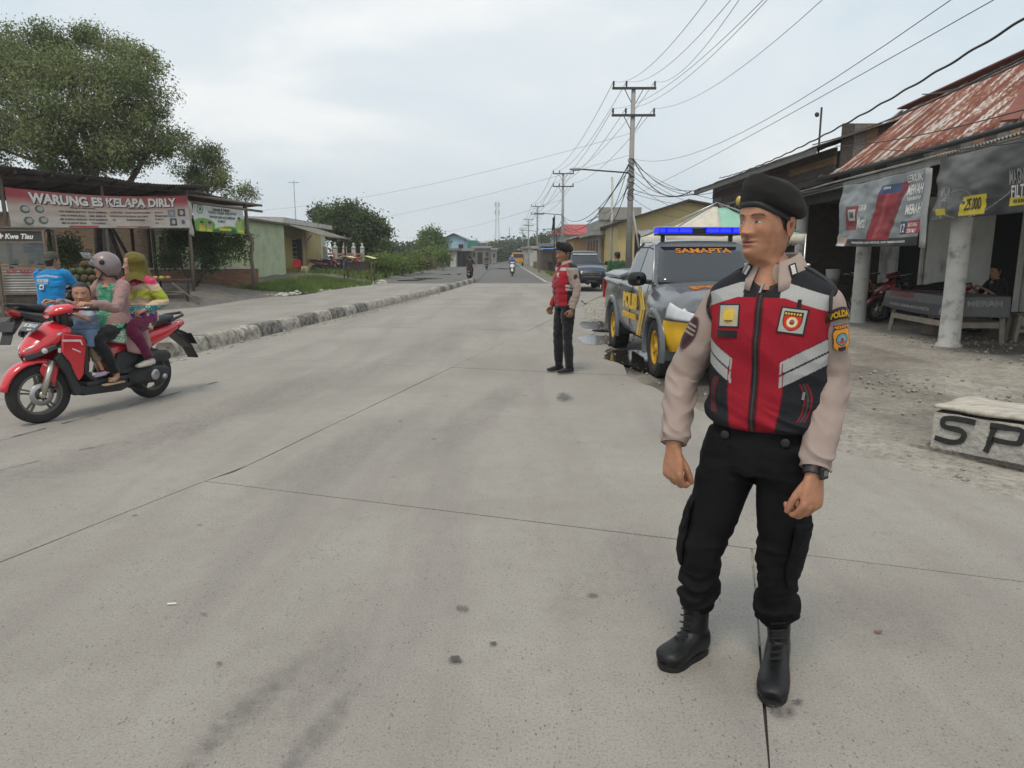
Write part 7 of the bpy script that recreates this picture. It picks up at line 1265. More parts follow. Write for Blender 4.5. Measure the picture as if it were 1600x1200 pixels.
# ---------------------------------------------------------------- hands
def hand(wrist, d, n, side_, curl=((.6, .8, .5),)*4, thumb=(.5, .3, .25), sc=1., vox=.0026, thumb_dir=None, spread=.0):
    """wrist place, d: along the hand, n: out of the back of the hand, side_: towards the thumb"""
    d = nrm(d); n = nrm(n-np.dot(n, d)*d); s = nrm(side_-np.dot(side_, d)*d-np.dot(side_, n)*n); W = np.asarray(wrist, float); pt = lambda a, b, c: W+(s*a+n*b+d*c)*sc; mb = MB()
    Limb([(*pt(0, .002, -.05), .026*sc, .021*sc), (*pt(0, .001, -.02), .0265*sc, .0205*sc), (*pt(.0, 0, .0), .029*sc, .0195*sc), (*pt(.002, .001, .035), .038*sc, .0165*sc), (*pt(.001, .002, .07), .0405*sc, .0145*sc), (*pt(.0, .0, .092), .038*sc, .0105*sc)], s, 18, 20, 2.5).add(mb)
    for k, (a, c, L3, r) in enumerate([(.030, .087, (.043, .026, .021), .0098), (.0105, .091, (.047, .029, .022), .0100), (-.0095, .088, (.044, .027, .021), .0095), (-.028, .080, (.035, .021, .019), .0084)]):
        p = pt(a, .001, c-.022); pts = [(*p, r*1.08*sc)]; p = pt(a*1.05, .002, c); pts.append((*p, r*1.12*sc)); th = 0; cu = curl[k % len(curl)]
        for j in range(3):
            th += cu[j]; dd = d*math.cos(th)-n*math.sin(th)+s*(a*spread); p = p+dd*L3[j]*sc; pts.append((*p, r*(.98-.1*j)*sc))
        q = np.array(pts); mb.tube(cr(q[:, :3], 22), np.interp(np.linspace(0, 1, 22), np.linspace(0, 1, len(q)), q[:, 3]), 12); mb.ell(tuple(q[-1, :3]), (r*.8*sc,)*3, 10, 6)
    t0 = pt(.020, -.004, .018); td = nrm(s*.75+d*.62-n*.35) if thumb_dir is None else nrm(s*thumb_dir[0]+n*thumb_dir[1]+d*thumb_dir[2]); pts = [(*t0, .0135*sc)]; p = t0; ax = nrm(np.cross(td, n))
    for j, (L, r) in enumerate(((.044, .0125), (.034, .0108), (.026, .0085))):
        a = thumb[j] if j else 0; td = nrm(td*math.cos(a)+(nrm(d*.8-n*.45-s*.5))*math.sin(a)); p = p+td*L*sc; pts.append((*p, r*sc))
    q = np.array(pts); mb.tube(cr(q[:, :3], 18), np.interp(np.linspace(0, 1, 18), np.linspace(0, 1, len(q)), q[:, 3]), 12); mb.ell(tuple(q[-1, :3]), (.0088*sc,)*3, 10, 6)
    return remesh(mb, vox*sc, 2)
def body(name, label, base, skin, pieces, vox, hd=None, hands=(), lowcol=None, group=None):
    """one figure: pieces = Limbs/MBs fused into one skin, plus head and hands"""
    mb = MB(); [q.add(mb) if isinstance(q, Limb) else mb.add(q.v, q.f) for q in pieces]; a, f = remesh(mb, vox, 3); vs_, fs, cs = [a], list(f), [np.tile(np.array(skin), (len(a), 1))]; n = len(a)
    for (hv, hf, *hc) in ([hd] if hd else [])+list(hands):
        vs_.append(hv); fs += [tuple(i+n for i in q) for q in hf]; n += len(hv); cs.append(hc[0] if hc else np.tile(np.array(skin), (len(hv), 1)))
    o = link_mesh(name, np.concatenate(vs_), fs, SKIN, None, True); setcol(o, np.concatenate(cs)); tag(o, label, 'person', group); return recentre(o, base)
def boot(heel, toe, top, m, parent, sc=1., laces=True, shaft=.27, lean=None):
    heel = np.array(heel, float); toe = np.array(toe, float); f = nrm(toe-heel); L = np.linalg.norm(toe-heel); s = V(-f[1], f[0], 0); pt = lambda x, y, z: heel+f*x*L+s*y*1.1+V(0, 0, z)
    mb = MB(); Limb([(*pt(.02, 0, .066), .034, .048), (*pt(.1, 0, .066), .043, .056), (*pt(.3, 0, .070), .045, .060), (*pt(.48, 0, .060), .047, .048), (*pt(.66, 0, .050), .054, .040), (*pt(.8, 0, .046), .056, .037), (*pt(.91, 0, .043), .051, .032), (*pt(.99, 0, .037), .030, .022)], s, 40, 28, 2.4).add(mb)
    tp = np.array(top, float); Limb([(*pt(.22, 0, .06), .038, .055), (*pt(.24, 0, .12), .040, .056), (*(pt(.24, 0, .17)*.6+.4*(V(tp[0], tp[1], .17))), .043, .052), (*(V(tp[0], tp[1], .22)), .048, .054), (*tp, .052, .057)], s, 30, 28, 2.2).add(mb)
    a, fc = remesh(mb, .0045, 3); zz = a[:, 2]; a = a+(.0014*fbm(a*np.array((30, 30, 70)), 2))[:, None]*V(.6, .6, .3); bo = solid('boot', a, fc, m, parent)
    ol = []; 
    for q in np.linspace(0, 2*PI, 40, endpoint=False):
        x = .5-.515*math.cos(q); wd = float(np.interp(x, [-.015, .05, .3, .5, .68, .85, .95, 1.015], [.01, .033, .038, .038, .047, .048, .036, .01])); ol.append((x, wd*(1 if math.sin(q) > 0 else -1)*abs(math.sin(q))**.15))
    sl = MB(); rows = []
    for z_, k in ((-.001, .97), (.006, 1.0), (.020, 1.005), (.028, .985)): rows.append([pt(.5+(x-.5)*k, y*k, z_+(.004 if (.3 < x < .45 and z_ < .005) else 0)) for x, y in ol])
    sl.grid(np.array(rows), True); sl.f.append(tuple(range(40))); sl.f.append(tuple(3*40+k for k in range(40))[::-1]); sl.build('sole', mat('boot_sole', (.011, .011, .011), .85, var=.3, scale=40, bump=.4, bscale=120), bo, True)
    if laces:
        LC = mat('boot_lace', (.012, .012, .012), .9)
        for k in range(9):
            if k < 4: x, z_, hw_ = .60-.07*k, .098+.013*k+.0, .02
            else: x, z_, hw_ = .42-.016*(k-4), .150+.026*(k-4), .024
            c0, c1 = pt(x, -hw_, z_), pt(x-.02, hw_, z_+.012); fw = f*(.030 if k >= 4 else .012)+(V(tp[0], tp[1], 0)-V(*pt(.24, 0, 0)[:2], 0))*(max(0, k-3)/6)*.8
            l_ = MB(); l_.tube([c0+fw*.6, (c0+c1)/2+fw+V(0, 0, .004), c1+fw*.6], .0034, 6); l_.build('lace', LC, bo, True)
    return bo
def patch(limb_at, t0, t1, a0, a1, colf, name, parent, off=.004, n=40, m=None, th=.003, bgc=None):
    u, v = np.meshgrid(np.linspace(0, 1, n), np.linspace(0, 1, n)); p = limb_at(t0+(t1-t0)*v, a0+(a1-a0)*u, off); mb = MB(); c = colf(u, v); mb.sheet(p, th)
    if bgc is not None: bad = np.all(abs(c-np.array(bgc)) < 1e-4, -1).ravel(); bad = np.concatenate([bad, bad]); mb.f = [q for q in mb.f if not any(bad[i] for i in q)]
    o = mb.build(name, m or CLOTH, parent, True); c = c.reshape(-1, 3); setcol(o, np.concatenate([c, c])); return o
# ================================================================ the officer in front
OB = V(.885, 2.42, 0); YAW = R(35); FW = V(-math.sin(YAW), -math.cos(YAW), 0); LH = V(math.cos(YAW), -math.sin(YAW), 0); UP = V(0, 0, 1)
def OL(x, y, z): return OB+LH*x+FW*y+UP*z          # x: to his left, y: forward
SK = (.40, .19, .11); SHIRT = (.31, .245, .215); NAVYC = (.014, .015, .019)
# joints
shR, shL = OL(-.172, -.002, 1.390), OL(.172, -.002, 1.390)
elR, wrR = P(1066, 590, 2.56), P(1054, 688, 2.44)
elL, wrL = P(1299, 592, 2.345), P(1274, 727, 2.20)
HPOS = P(1192, 362, 2.40)+V(.008, 0, .026); HY = R(57)
hv, hf, hc = head_mesh(SK, 300, 300, gaze=-.5, nose=.98, eyes=.8, fat=.95); HM = headM(HPOS, HY, R(-2), R(0), 1.0)
rh = hand(wrR+V(-.004, -.01, -.035), V(-.02, -.12, -1), V(-.62, -.55, .1), V(.62, -.75, 0), ((.75, 1.25, .7), (.85, 1.3, .8), (.9, 1.3, .8), (.95, 1.3, .8)), (.0, .35, .25), 1.04, thumb_dir=(.38, -.42, .86))
lh = hand(wrL+V(-.006, -.012, -.035), V(-.10, -.14, -1), V(.35, -.93, .05), V(-.93, -.35, 0), ((.75, 1.1, .6), (.8, 1.15, .6), (.85, 1.15, .6), (.9, 1.15, .6)), (.0, .3, .3), 1.10, thumb_dir=(.42, -.32, .86))
torso_b = Limb([(*OL(0, 0, .86), .15, .10), (*OL(0, 0, 1.0), .15, .10), (*OL(0, 0, 1.2), .16, .11), (*OL(0, 0, 1.36), .17, .10), (*OL(0, -.005, 1.45), .12, .075), (*OL(0, -.005, 1.49), .062, .06), (*(HPOS+V(.012, .02, -.115)), .056, .058)], LH, 40, 28)
arm = lambda a, b, c, r: Limb([(*a, r[0], r[0]), (*((a+b)/2), r[1], r[1]), (*b, r[2], r[2]), (*((b+c)/2), r[3], r[3]), (*(c+V(0, 0, -.02)), r[4], r[4]*.85)], LH, 30, 16)
hipR, hipL = OL(-.095, 0, .90), OL(.095, 0, .90)
ankR, ankL = P(1087, 975, 2.57), P(1212, 1005, 2.50); knR, knL = P(1098, 858, 2.50), P(1213, 872, 2.42)
leg_b = lambda h, k, a: Limb([(*h, .08, .08), (*((h+k)/2), .07, .07), (*k, .052, .052), (*((k+a)/2), .048, .048), (*(a+UP*.13), .032, .032), (*(a+UP*.10), .024, .024)], LH, 30, 16)
of = body('person', 'officer in front in a black beret, red and black vest, beige sleeves', (OB[0], OB[1], 0), SK, [torso_b, arm(shR, elR, wrR, (.05, .045, .04, .037, .026)), arm(shL, elL, wrL, (.05, .045, .04, .037, .026)), leg_b(hipR, knR, ankR), leg_b(hipL, knL, ankL)], .008, (place(hv, HM), hf, hc), [rh, lh])
# ---- vest
VS = np.array([(.960, .168, .118), (.975, .188, .132), (1.0, .194, .136), (1.06, .194, .138), (1.14, .192, .136), (1.22, .193, .136), (1.30, .194, .134), (1.36, .202, .128), (1.405, .207, .116), (1.437, .198, .102), (1.462, .166, .092), (1.487, .124, .082), (1.503, .088, .076), (1.512, .074, .070)])
PV = 2.45
def vest_dis(t, A, g): 
    z = g[..., 2]; lowm = np.clip((1.12-z)/.12, 0, 1); bag = .010*np.exp(-((z-1.0)/.03)**2)
    sk_ = g+(g @ (LH*.8))[..., None]*V(0, 0, .5); return bag+.008*lowm*(ridge(sk_, (5, 5, 18))-.3)+.007*(ridge(sk_+3, (5, 5, 8))-.3)
VC = cr(VS, 150); vest = Limb([(*OL(0, .004+.012*math.exp(-((z-1.25)/.12)**2), z), rx, ry) for z, rx, ry in cr(VS, 60)], LH, 340, 380, PV, vest_dis)
g = vest.g.reshape(-1, 3); rel = g-OB; xl = rel @ LH; yl = rel @ FW; zl = g[:, 2]; xz = -.006+.0*zl; col = np.tile(np.array(NAVYC), (len(g), 1)); front = yl > -.02; ax = abs(xl-xz)
RED = np.array((.29, .010, .022)); REF = np.array((.37, .375, .37)); BK = np.array((.012, .012, .014))
line = 1.205+np.clip(ax-.078, 0, None)*.62; hw_ = np.where(zl < 1.2, .078+.012*np.sin((zl-1.0)*12), .078)
top = 1.432-.33*np.clip(ax-.075, 0, None)
red = front & (((ax < hw_) & (zl < 1.21)) | ((zl >= line) & (zl < top-.024))) & (zl > .962); col[red] = RED
pipe = front & (zl > .97) & (((abs(ax-hw_) < .0018) & (zl < 1.205)) | (abs(zl-line) < .002)) & (ax > .07); 
st1 = front & (ax >= .0795) & (zl < line-.003) & (zl > line-.043); st2 = front & (ax >= .0795) & (zl < line-.050) & (zl > line-.088); col[st1 | st2] = REF; col[pipe] = RED*.6
bandm = (yl > -.05) & (abs(zl-top) < .024) & (ax > .06); col[bandm] = REF
zipm = front & (ax < .0105) & (zl < 1.475); col[zipm] = BK; teeth = front & (ax < .003) & (zl < 1.475); col[teeth] = (.05, .05, .052); zl2 = front & (abs(ax-.0118) < .0014) & (zl < 1.46); col[zl2] = RED*.45
col[(zl > 1.472) & (yl < .03)] = NAVYC
for sx in (-1, 1):     # zipped hand pockets piped in red
    px = sx*(.138+.020*np.sin((zl-1.0)*22)); pm = front & (zl > 1.01) & (zl < 1.135); col[pm & (abs(abs(xl-px)-.009) < .0022)] = RED*.8; col[pm & (abs(xl-px) < .003)] = (.05, .05, .05)
hem = (zl > .964) & (zl < .968) & red; col[hem] = RED*.5
vm = MB(); vest.add(vm, False); cut = (yl > 0) & (zl > 1.418+.75*abs(xl)); vm.f = [q for q in vm.f if not all(cut[i] for i in q)]; VM = vmat('vest_mesh', .8, .16, 350., .5, 420., .25); vo = vm.build('vest', VM, of, True); setcol(vo, col)
def vpt(x, z, off=0.):
    x = np.asarray(x, float); z = np.asarray(z, float); rx = np.interp(z, VC[:, 0], VC[:, 1]); ry = np.interp(z, VC[:, 0], VC[:, 2]); y = ry*(1-np.clip(abs(x/rx), 0, .999)**PV)**(1/PV)+.004+.012*np.exp(-((z-1.25)/.12)**2)
    nx = np.sign(x)*abs(x/rx)**(PV-1)/rx; ny = (np.clip(1-abs(x/rx)**PV, .01, 1))**((PV-1)/PV)/ry; ln = np.sqrt(nx**2+ny**2); nx, ny = nx/ln, ny/ln
    return OB+LH*(x+nx*off)[..., None]+FW*(y+ny*off)[..., None]+UP*z[..., None]
def vpatch(name, xc, zc, w_, h_, colf, rot=0., off=.007, th=.005, n=56):
    u, v = np.meshgrid(np.linspace(-.5, .5, n), np.linspace(-.5, .5, n)); X = u*w_; Zp = -v*h_; p = vpt(xc+X*math.cos(rot)-Zp*math.sin(rot), zc+X*math.sin(rot)+Zp*math.cos(rot), off); mb = MB(); mb.sheet(p, th); o = mb.build(name, CLOTH, vo, True); c = colf(u+.5, v+.5).reshape(-1, 3); setcol(o, np.concatenate([c, c])); return o
def c_badge(u, v):
    c = img(u, v, (.02, .02, .02), [('r', .5, .5, .88, .88, (.36, .355, .33))]); r = np.sqrt(((u-.5)/.40)**2+((v-.5)/.40)**2); th = np.arctan2(v-.5, u-.5); sh_ = r < .92+.08*np.cos(th*6); c[sh_] = (.55, .38, .05); c[(r < .78) & sh_] = (.40, .36, .27); c[r < .62] = (.62, .43, .06)
    c[(abs(v-.28) < .05) & (abs(u-.5) < .3) & (np.sin(u*40) > -.2)] = (.6, .44, .08); c[(abs(v-.72) < .035) & (abs(u-.5) < .2)] = (.12, .08, .02); c[(abs(v-.8) < .02) & (abs(u-.5) < .13) & (np.sin(u*70) > 0)] = (.12, .08, .02); return c
vpatch('gold_badge', -.103, 1.345, .074, .078, c_badge, R(3)); vpatch('name_strip', -.105, 1.285, .074, .023, lambda u, v: img(u, v, (.012, .012, .012), []), R(3))
def c_shield(u, v):
    c = img(u, v, (.02, .02, .02), [('r', .5, .5, .88, .88, (.36, .36, .34))]); wd = np.where(v < .5, .34, .34*np.sqrt(np.clip(1-((v-.5)/.38)**2, 0, 1))); s_ = (abs(u-.5) < wd) & (v > .15) & (v < .88); c[s_] = (.02, .02, .02); s2 = (abs(u-.5) < wd-.03) & (v > .18) & (v < .85); c[s2] = (.5, .03, .03); c[s2 & (v < .32)] = (.03, .02, .02); c[s2 & (abs(v-.25) < .04) & (np.sin(u*62) > -.35)] = (.62, .45, .03)
    r = np.sqrt((u-.5)**2+((v-.55))**2); c[r < .20] = (.65, .45, .06); c[r < .165] = (.6, .58, .52); c[r < .10] = (.12, .05, .04); c[(r < .07) & (v < .55)] = (.5, .1, .05); return c
vpatch('shield_badge', .098, 1.338, .080, .084, c_shield, R(-6)); vpatch('loop', .112, 1.392, .011, .026, lambda u, v: img(u, v, (.012, .012, .013), []))
m_ = MB(); q = vpt(V(-.004), V(1.452), .012)[0]; m_.beam(q, q+V(-.012, -.006, -.03), .008, .004); m_.build('zip_pull', CHROME, vo)
q0, q1 = vpt(V(.143), V(1.11), .006)[0], vpt(V(.140), V(1.085), .008)[0]; m_ = MB(); m_.beam(q0, q1, .008, .004); m_.build('zip_pull', CHROME, vo)
# stand-up vest neck band
nb = []
for q in np.linspace(-.93, .93, 60):
    a = PI+q*PI; nb.append([OL(math.sin(a)*r_*(1-.25*max(0, math.cos(a))), math.cos(a)*r_*.92+.026*max(0, math.cos(a))+.004, z_-.058*max(0, math.cos(a))**1.6) for r_, z_ in ((.100, 1.478), (.094, 1.494), (.088, 1.500), (.082, 1.492))])
m_ = MB(); m_.grid(np.array(nb)[::-1]); m_.build('neck_band', mat('vest_trim', (.012, .012, .014), .8), vo, True)
# ---- shirt: sleeves, collar, cuffs
def sleeve(a, b, c, sg, seed):
    d1 = nrm(b-a)
    def dis(t, A, g_):
        sk_ = g_+(g_ @ (LH*.7+FW*.5))[..., None]*V(0, 0, .8); el = np.exp(-((t-.52)/.16)**2); cu = np.exp(-((t-.84)/.10)**2); f_ = .0045*ridge(g_+seed, (9, 9, 6))+.0095*el*ridge(sk_+seed*2, (6, 6, 19))+.0095*cu*ridge(sk_*V(1, 1, 1)+seed*3, (6, 6, 24))
        return (f_-.002)*np.clip((1-t)/.06, .15, 1)
    return Limb([(*(a+V(0, 0, .02)-LH*sg*.06), .03, .04), (*(a+V(0, 0, .002)-LH*sg*.004), .054, .064), (*(a*.72+b*.28), .062, .068), (*(a*.4+b*.6), .059, .063), (*b, .055, .057), (*(b*.62+c*.38), .053, .055), (*(b*.3+c*.7), .051, .052), (*(b*.1+c*.9), .047, .047), (*(c*1.0+V(0, 0, 0)), .042, .040), (*(c+nrm(c-b)*.012), .041, .039)], LH, 190, 110, 2.1, dis)
slR, slL = sleeve(shR, elR, wrR, -1, 1.), sleeve(shL, elL, wrL, 1, 5.)
SM = vmat('shirt_cotton', .8, .06, 25., .15, 700., .25); shirt = part('shirt', [slR, slL], SM, of, SHIRT)
for L_ in (slR, slL):
    m_ = MB(); m_.grid(L_.at(*np.meshgrid(np.linspace(.90, .995, 8), np.linspace(0, 2*PI, 48, endpoint=False), indexing='ij'), .0028), True); o_ = m_.build('cuff', SM, shirt, True); setcol(o_, np.tile(np.array(SHIRT)*1.02, (len(m_.v), 1)))
for L_, a in ((slL, -.55), (slR, 2.9)): patch(L_.at, .895, .95, a, a+.35, lambda u, v: img(u, v, (.42, .31, .24), []), 'cuff_tab', shirt, .006, 10)
# collar: a stand and two spread wings
cw = []
for q in np.linspace(-.875, .875, 60):
    a = PI+q*PI; fr = max(0, math.cos(a)); drop = .052+.028*fr**1.5; row = []
    for k, (r_, z_) in enumerate(((.064, 1.522), (.067, 1.545), (.072, 1.550), (.080, 1.538), (.096, 1.50-.004), (.108, 1.478))):
        fall = (k >= 3)*fr**2*(.012 if k == 3 else .030 if k == 4 else .050); row.append(OL(math.sin(a)*r_*(1.+.10*(k > 3)), -.006+math.cos(a)*r_*.95+.012*fr*(k > 2)+.02*(k > 3)*fr, z_-.030*fr*(k < 3)-.022*fr*(k >= 3)-fall*.75))
    cw.append(row)
m_ = MB(); m_.sheet(np.array(cw), .003); o_ = m_.build('collar', SM, shirt, True); setcol(o_, np.tile(np.array(SHIRT)*1.05, (len(m_.v), 1)))
carr = np.array(cw)
def c_rank(u, v):
    c = img(u, v, (.012, .012, .012), [('r', .5, .5, .6, .74, (.55, .55, .56))])
    for k in range(3): c[(abs(v-(.30+.2*k)-.22*abs(u-.5)) < .018) & (abs(u-.5) < .3)] = (.2, .2, .21)
    return c
for sg in (-1, 1):
    i0 = 30-sg*25; row = carr[i0]; b0 = row[4]*.55+row[3]*.45; dn = nrm(row[5]-row[3]); tn = nrm(carr[i0+2][4]-carr[i0-2][4])*sg; nn_ = nrm(np.cross(tn, dn)); nn_ = nn_*(1 if nn_ @ FW > 0 else -1); u, v = np.meshgrid(np.linspace(-.5, .5, 24), np.linspace(-.5, .5, 30)); pp = b0+tn*(u*.027*(1 if sg > 0 else -1))[..., None]+dn*(v*.042)[..., None]+nn_*.009
    m_ = MB(); m_.sheet(pp, .004); o_ = m_.build('rank_patch', CLOTH, shirt, True); c = c_rank(u+.5, v+.5).reshape(-1, 3); setcol(o_, np.concatenate([c, c]))
m_ = MB(); Limb([(*OL(0, .01, 1.44), .075, .07), (*OL(0, .008, 1.485), .066, .066), (*OL(0, .006, 1.51), .0605, .062)], LH, 12, 40).add(m_); o_ = m_.build('undershirt', SM, of, True); setcol(o_, np.tile(np.array((.33, .26, .21)), (len(m_.v), 1)))
# epaulettes and armhole piping
for sg, sh_ in ((-1, shR), (1, shL)):
    ep = np.array([[OL(sg*(.085+.108*t), -.012+w_*.034*(1-.15*t)*(1 if t < .97 else .8), float(np.interp(.085+.118*t, [.085, .124, .166, .198, .207], [1.504, 1.487, 1.462, 1.437, 1.405]))+.007+.004*(1-w_*w_)) for w_ in np.linspace(-1, 1, 9)] for t in np.linspace(0, 1, 22)]); m_ = MB(); m_.sheet(ep[:, ::-sg], .006); eo = m_.build('epaulette', mat('navy_cloth', (.015, .016, .021), .85, var=.15, scale=40), vo, True)
    m_ = MB(); m_.ell(ep[3, 4]+V(0, 0, .004), (.008, .008, .005), 12, 8); m_.build('button', mat('silver_button', (.6, .6, .6), .3, metal=.6), eo, True)
    ring = []
    for a in np.linspace(0, 2*PI, 50): c_ = sh_+LH*sg*(.026-.010*math.sin(a)**2*(math.sin(a) > 0))+V(0, 0, -.028); ring.append(c_+(FW*math.cos(a)*.080+UP*math.sin(a)*(.076 if math.sin(a) > 0 else .085))-LH*sg*.035*max(0, -math.sin(a)))
    m_ = MB(); m_.tube(ring, .006, 8); m_.build('armhole_trim', mat('vest_trim', (.012, .012, .014), .8), vo, True)
# sleeve insignia on his left arm, dark oval on his right
def c_polda(u, v):
    c = img(u, v, (.035, .012, .022), []); return c
def armpos(L_, dirv): # angle on limb ring closest to a world direction
    k = int(.25*L_.n); return 2*PI*np.argmax(L_.nr[k] @ nrm(dirv))/L_.seg
aL = armpos(slL, V(.12, -1., 0)); 
def c_ins(u, v):
    c = np.zeros(u.shape+(3,)); c[...] = SHIRT; wd = np.interp(v, [.0, .12, .3, .6, .82, .95, 1], [.42, .30, .46, .44, .46, .28, .05]); m = abs(u-.5) < wd; c[m] = (.06, .012, .03); m2 = abs(u-.5) < wd-.05; c[m2 & (v > .04) & (v < .95)] = (.62, .26, .02); c[m2 & (v > .15) & (v < .19)] = (.06, .012, .03)
    r = np.sqrt(((u-.5)/.3)**2+((v-.56)/.24)**2); c[r < 1] = (.05, .02, .04); c[r < .86] = (.08, .3, .36); c[(r < .5)] = (.35, .32, .3); c[(r < .7) & (v > .62)] = (.42, .05, .06); c[(r < .3)] = (.1, .08, .2); c[m2 & (v > .06) & (v < .14) & (np.sin(u*55) > .2)] = (.1, .03, .02); c[m2 & (v > .83) & (abs(u-.5) < .2)] = (.03, .02, .03); return c
def warp(L_, t0, t1, a0, a1, arc): 
    return lambda t, a, off: L_.at(t-arc*(((a-(a0+a1)/2)/(a1-a0))*2)**2*-1*0+arc*(1-(((a-(a0+a1)/2)/(a1-a0))*2)**2)*-1, a, off)
hwA = .62
patch(warp(slL, .20, .235, aL-hwA, aL+hwA, .012), .150, .190, aL-hwA, aL+hwA, c_polda, 'shoulder_tab', shirt, .005, 24)
patch(slL.at, .205, .325, aL-.48, aL+.48, c_ins, 'shoulder_patch', shirt, .0045, 70, bgc=SHIRT)
def tarc(a): ang = aL+a[:, 0]/.074; t = .170-a[:, 1]/.50-.012*(1-((ang-aL)/hwA)**2); return slL.at(t, ang, .0105)
sgn = 1 if (slL.at(V(.22), V(aL+.2))[0]-slL.at(V(.22), V(aL-.2))[0])[0] > 0 else -1
text('lettering', 'POLDA', .1, INK_Y, Matrix.Identity(4), shirt, .0004, .006, width=.072, height=.012, bend=lambda a: tarc(a*np.array([sgn, 1, 1])))
aR = armpos(slR, V(-1, -.35, 0)); patch(slR.at, .22, .36, aR-.5, aR+.5, lambda u, v: np.where(((((u-.5)/.46)**2+((v-.5)/.48)**2) < 1)[..., None], np.where(((((u-.5)/.38)**2+((v-.5)/.42)**2) < 1)[..., None], np.where((abs(v-.45) < .2)[..., None] & (np.sin(v*50) > .3)[..., None], np.array((.25, .2, .17)), np.array((.028, .01, .016))), np.array((.09, .03, .035))), np.array(SHIRT)), 'shoulder_patch', shirt, .004, 50, bgc=SHIRT)
# watch on his left wrist
wd_ = nrm(wrL-elL); WB = Limb([(*(wrL+wd_*.006), .036, .030), (*(wrL+wd_*.012), .0365, .0305), (*(wrL+wd_*.030), .0365, .030), (*(wrL+wd_*.034), .036, .0295)], V(-.93, -.35, 0), 10, 40); wb = part('watch', WB, mat('watch_resin', (.012, .012, .013), .5), of)
wn = nrm(V(.55, -.83, .05)); wx = nrm(np.cross(UP, wn)); wc = wrL+wd_*.02+wn*.034; wy = nrm(np.cross(wn, wx)); MW = Matrix((Vector(wx), Vector(wy), Vector(wn))).transposed(); m_ = MB(); m_.box(wc, (.036, .040, .012), MW); wf_ = m_.build('watch_case', MT['watch_resin'], wb, False, bevel=.004); m_ = MB(); m_.box(wc+wn*.0065, (.020, .018, .002), MW); m_.build('watch_display', mat('lcd', (.12, .13, .10), .25), wf_)
# ---- trousers
TR = MB(); mid = OL(0, 0, .93)
Limb([(*OL(0, 0, .80), .165, .125), (*OL(0, 0, .86), .178, .128), (*OL(0, 0, .93), .178, .124), (*OL(0, 0, 1.02), .168, .112)], LH, 20, 40, 2.3).add(TR)
def tleg(h, k, a): return Limb([(*(h+V(0, 0, .02)), .098, .115), (*(h*.8+k*.2), .102, .112), (*(h*.5+k*.5), .094, .102), (*(h*.2+k*.8), .076, .085), (*k, .067, .077), (*(k*.75+a*.25), .066, .076), (*(k*.45+a*.55), .068, .077), (*(k*.2+a*.8), .069, .075), (*(a+V(0, 0, .035)), .061, .066), (*(a+V(0, 0, .005)), .052, .057)], LH, 60, 32, 2.1)
tR, tL = tleg(hipR, knR, ankR+V(0, 0, .10)), tleg(hipL, knL, ankL+V(0, 0, .085)); tR.add(TR); tL.add(TR)
a, f = remesh(TR, .0062, 5); tmp = link_mesh('tmp', a, f, None); nn_ = normals(tmp); bpy.data.objects.remove(tmp); z = a[:, 2]; low = np.exp(-((z-.24)/.13)**2); kn = np.exp(-((z-.48)/.10)**2); cr_ = np.exp(-((z-.80)/.09)**2)
dd = .017*low*(ridge(a*V(1, 1, 1)+V(0, 0, .25)*np.sin(a[:, :1]*30)*.08, (7, 7, 22))-.1)+.007*kn*ridge(a+2, (7, 7, 18))+.005*cr_*ridge(a+7, (10, 10, 20))+.004*ridge(a+4, (9, 9, 5))
a = a+nn_*dd[:, None]; PM = vmat('trouser_twill', .85, .15, 30., .2, 600., .15); PC = (.0085, .0085, .0095); tro = solid('trousers', a, f, PM, of, PC)
for L_, ang, sg in ((tL, armpos(tL, LH*1.+FW*.15), 1), (tR, armpos(tR, -LH*1.+FW*.1), -1)):
    u, v = np.meshgrid(np.linspace(-1, 1, 22), np.linspace(0, 1, 26)); p = L_.at(.27+.26*v, ang+u*.62, 0.)+0; c_ = L_.at(V(.4), V(ang))[0]; od = nrm(sg*LH+FW*.1); p = L_.at(.27+.26*v, ang+u*.62, .006+.012*np.sin(np.clip(v, 0, 1)*PI)*(1-u**4)+.004*fbm(p*40, 2)); m_ = MB(); m_.sheet(p, .012); o_ = m_.build('cargo_pocket', PM, tro, True); setcol(o_, np.tile(np.array(PC)*1.15, (len(m_.v), 1)))
    u, v = np.meshgrid(np.linspace(-1, 1, 22), np.linspace(0, 1, 10)); p = L_.at(.245+.085*v+.02*v*abs(u), ang+u*.66, -.006+.026*np.sqrt(v)); m_ = MB(); m_.sheet(p, .006); o_ = m_.build('pocket_flap', PM, tro, True); setcol(o_, np.tile(np.array(PC)*1.3, (len(m_.v), 1)))
for sg in (-1, 1): q = OL(sg*.10, .118, .935); m_ = MB(); m_.lathe([(.006, 0), (.016, 0), (.017, .003), (.012, .006), (.0, .006)], (0, 0, 0), 'y', 18); Mq = Matrix((Vector(LH), Vector(FW), Vector(UP))).transposed().to_4x4(); Mq.translation = Vector(q); m_.v = [tuple(Mq @ Vector(p)) for p in m_.v]; m_.build('button', mat('trouser_button', (.012, .012, .012), .4), tro, True)
BOOTM = mat('boot_leather', (.009, .009, .010), .42, var=.5, scale=18, bump=.10, bscale=160, spec=.35)
boot(G(1100, 1016), G(1034, 1048), ankR+V(0, 0, .10), BOOTM, of); boot(G(1216, 1022), G(1204, 1106), ankL+V(0, 0, .10), BOOTM, of)
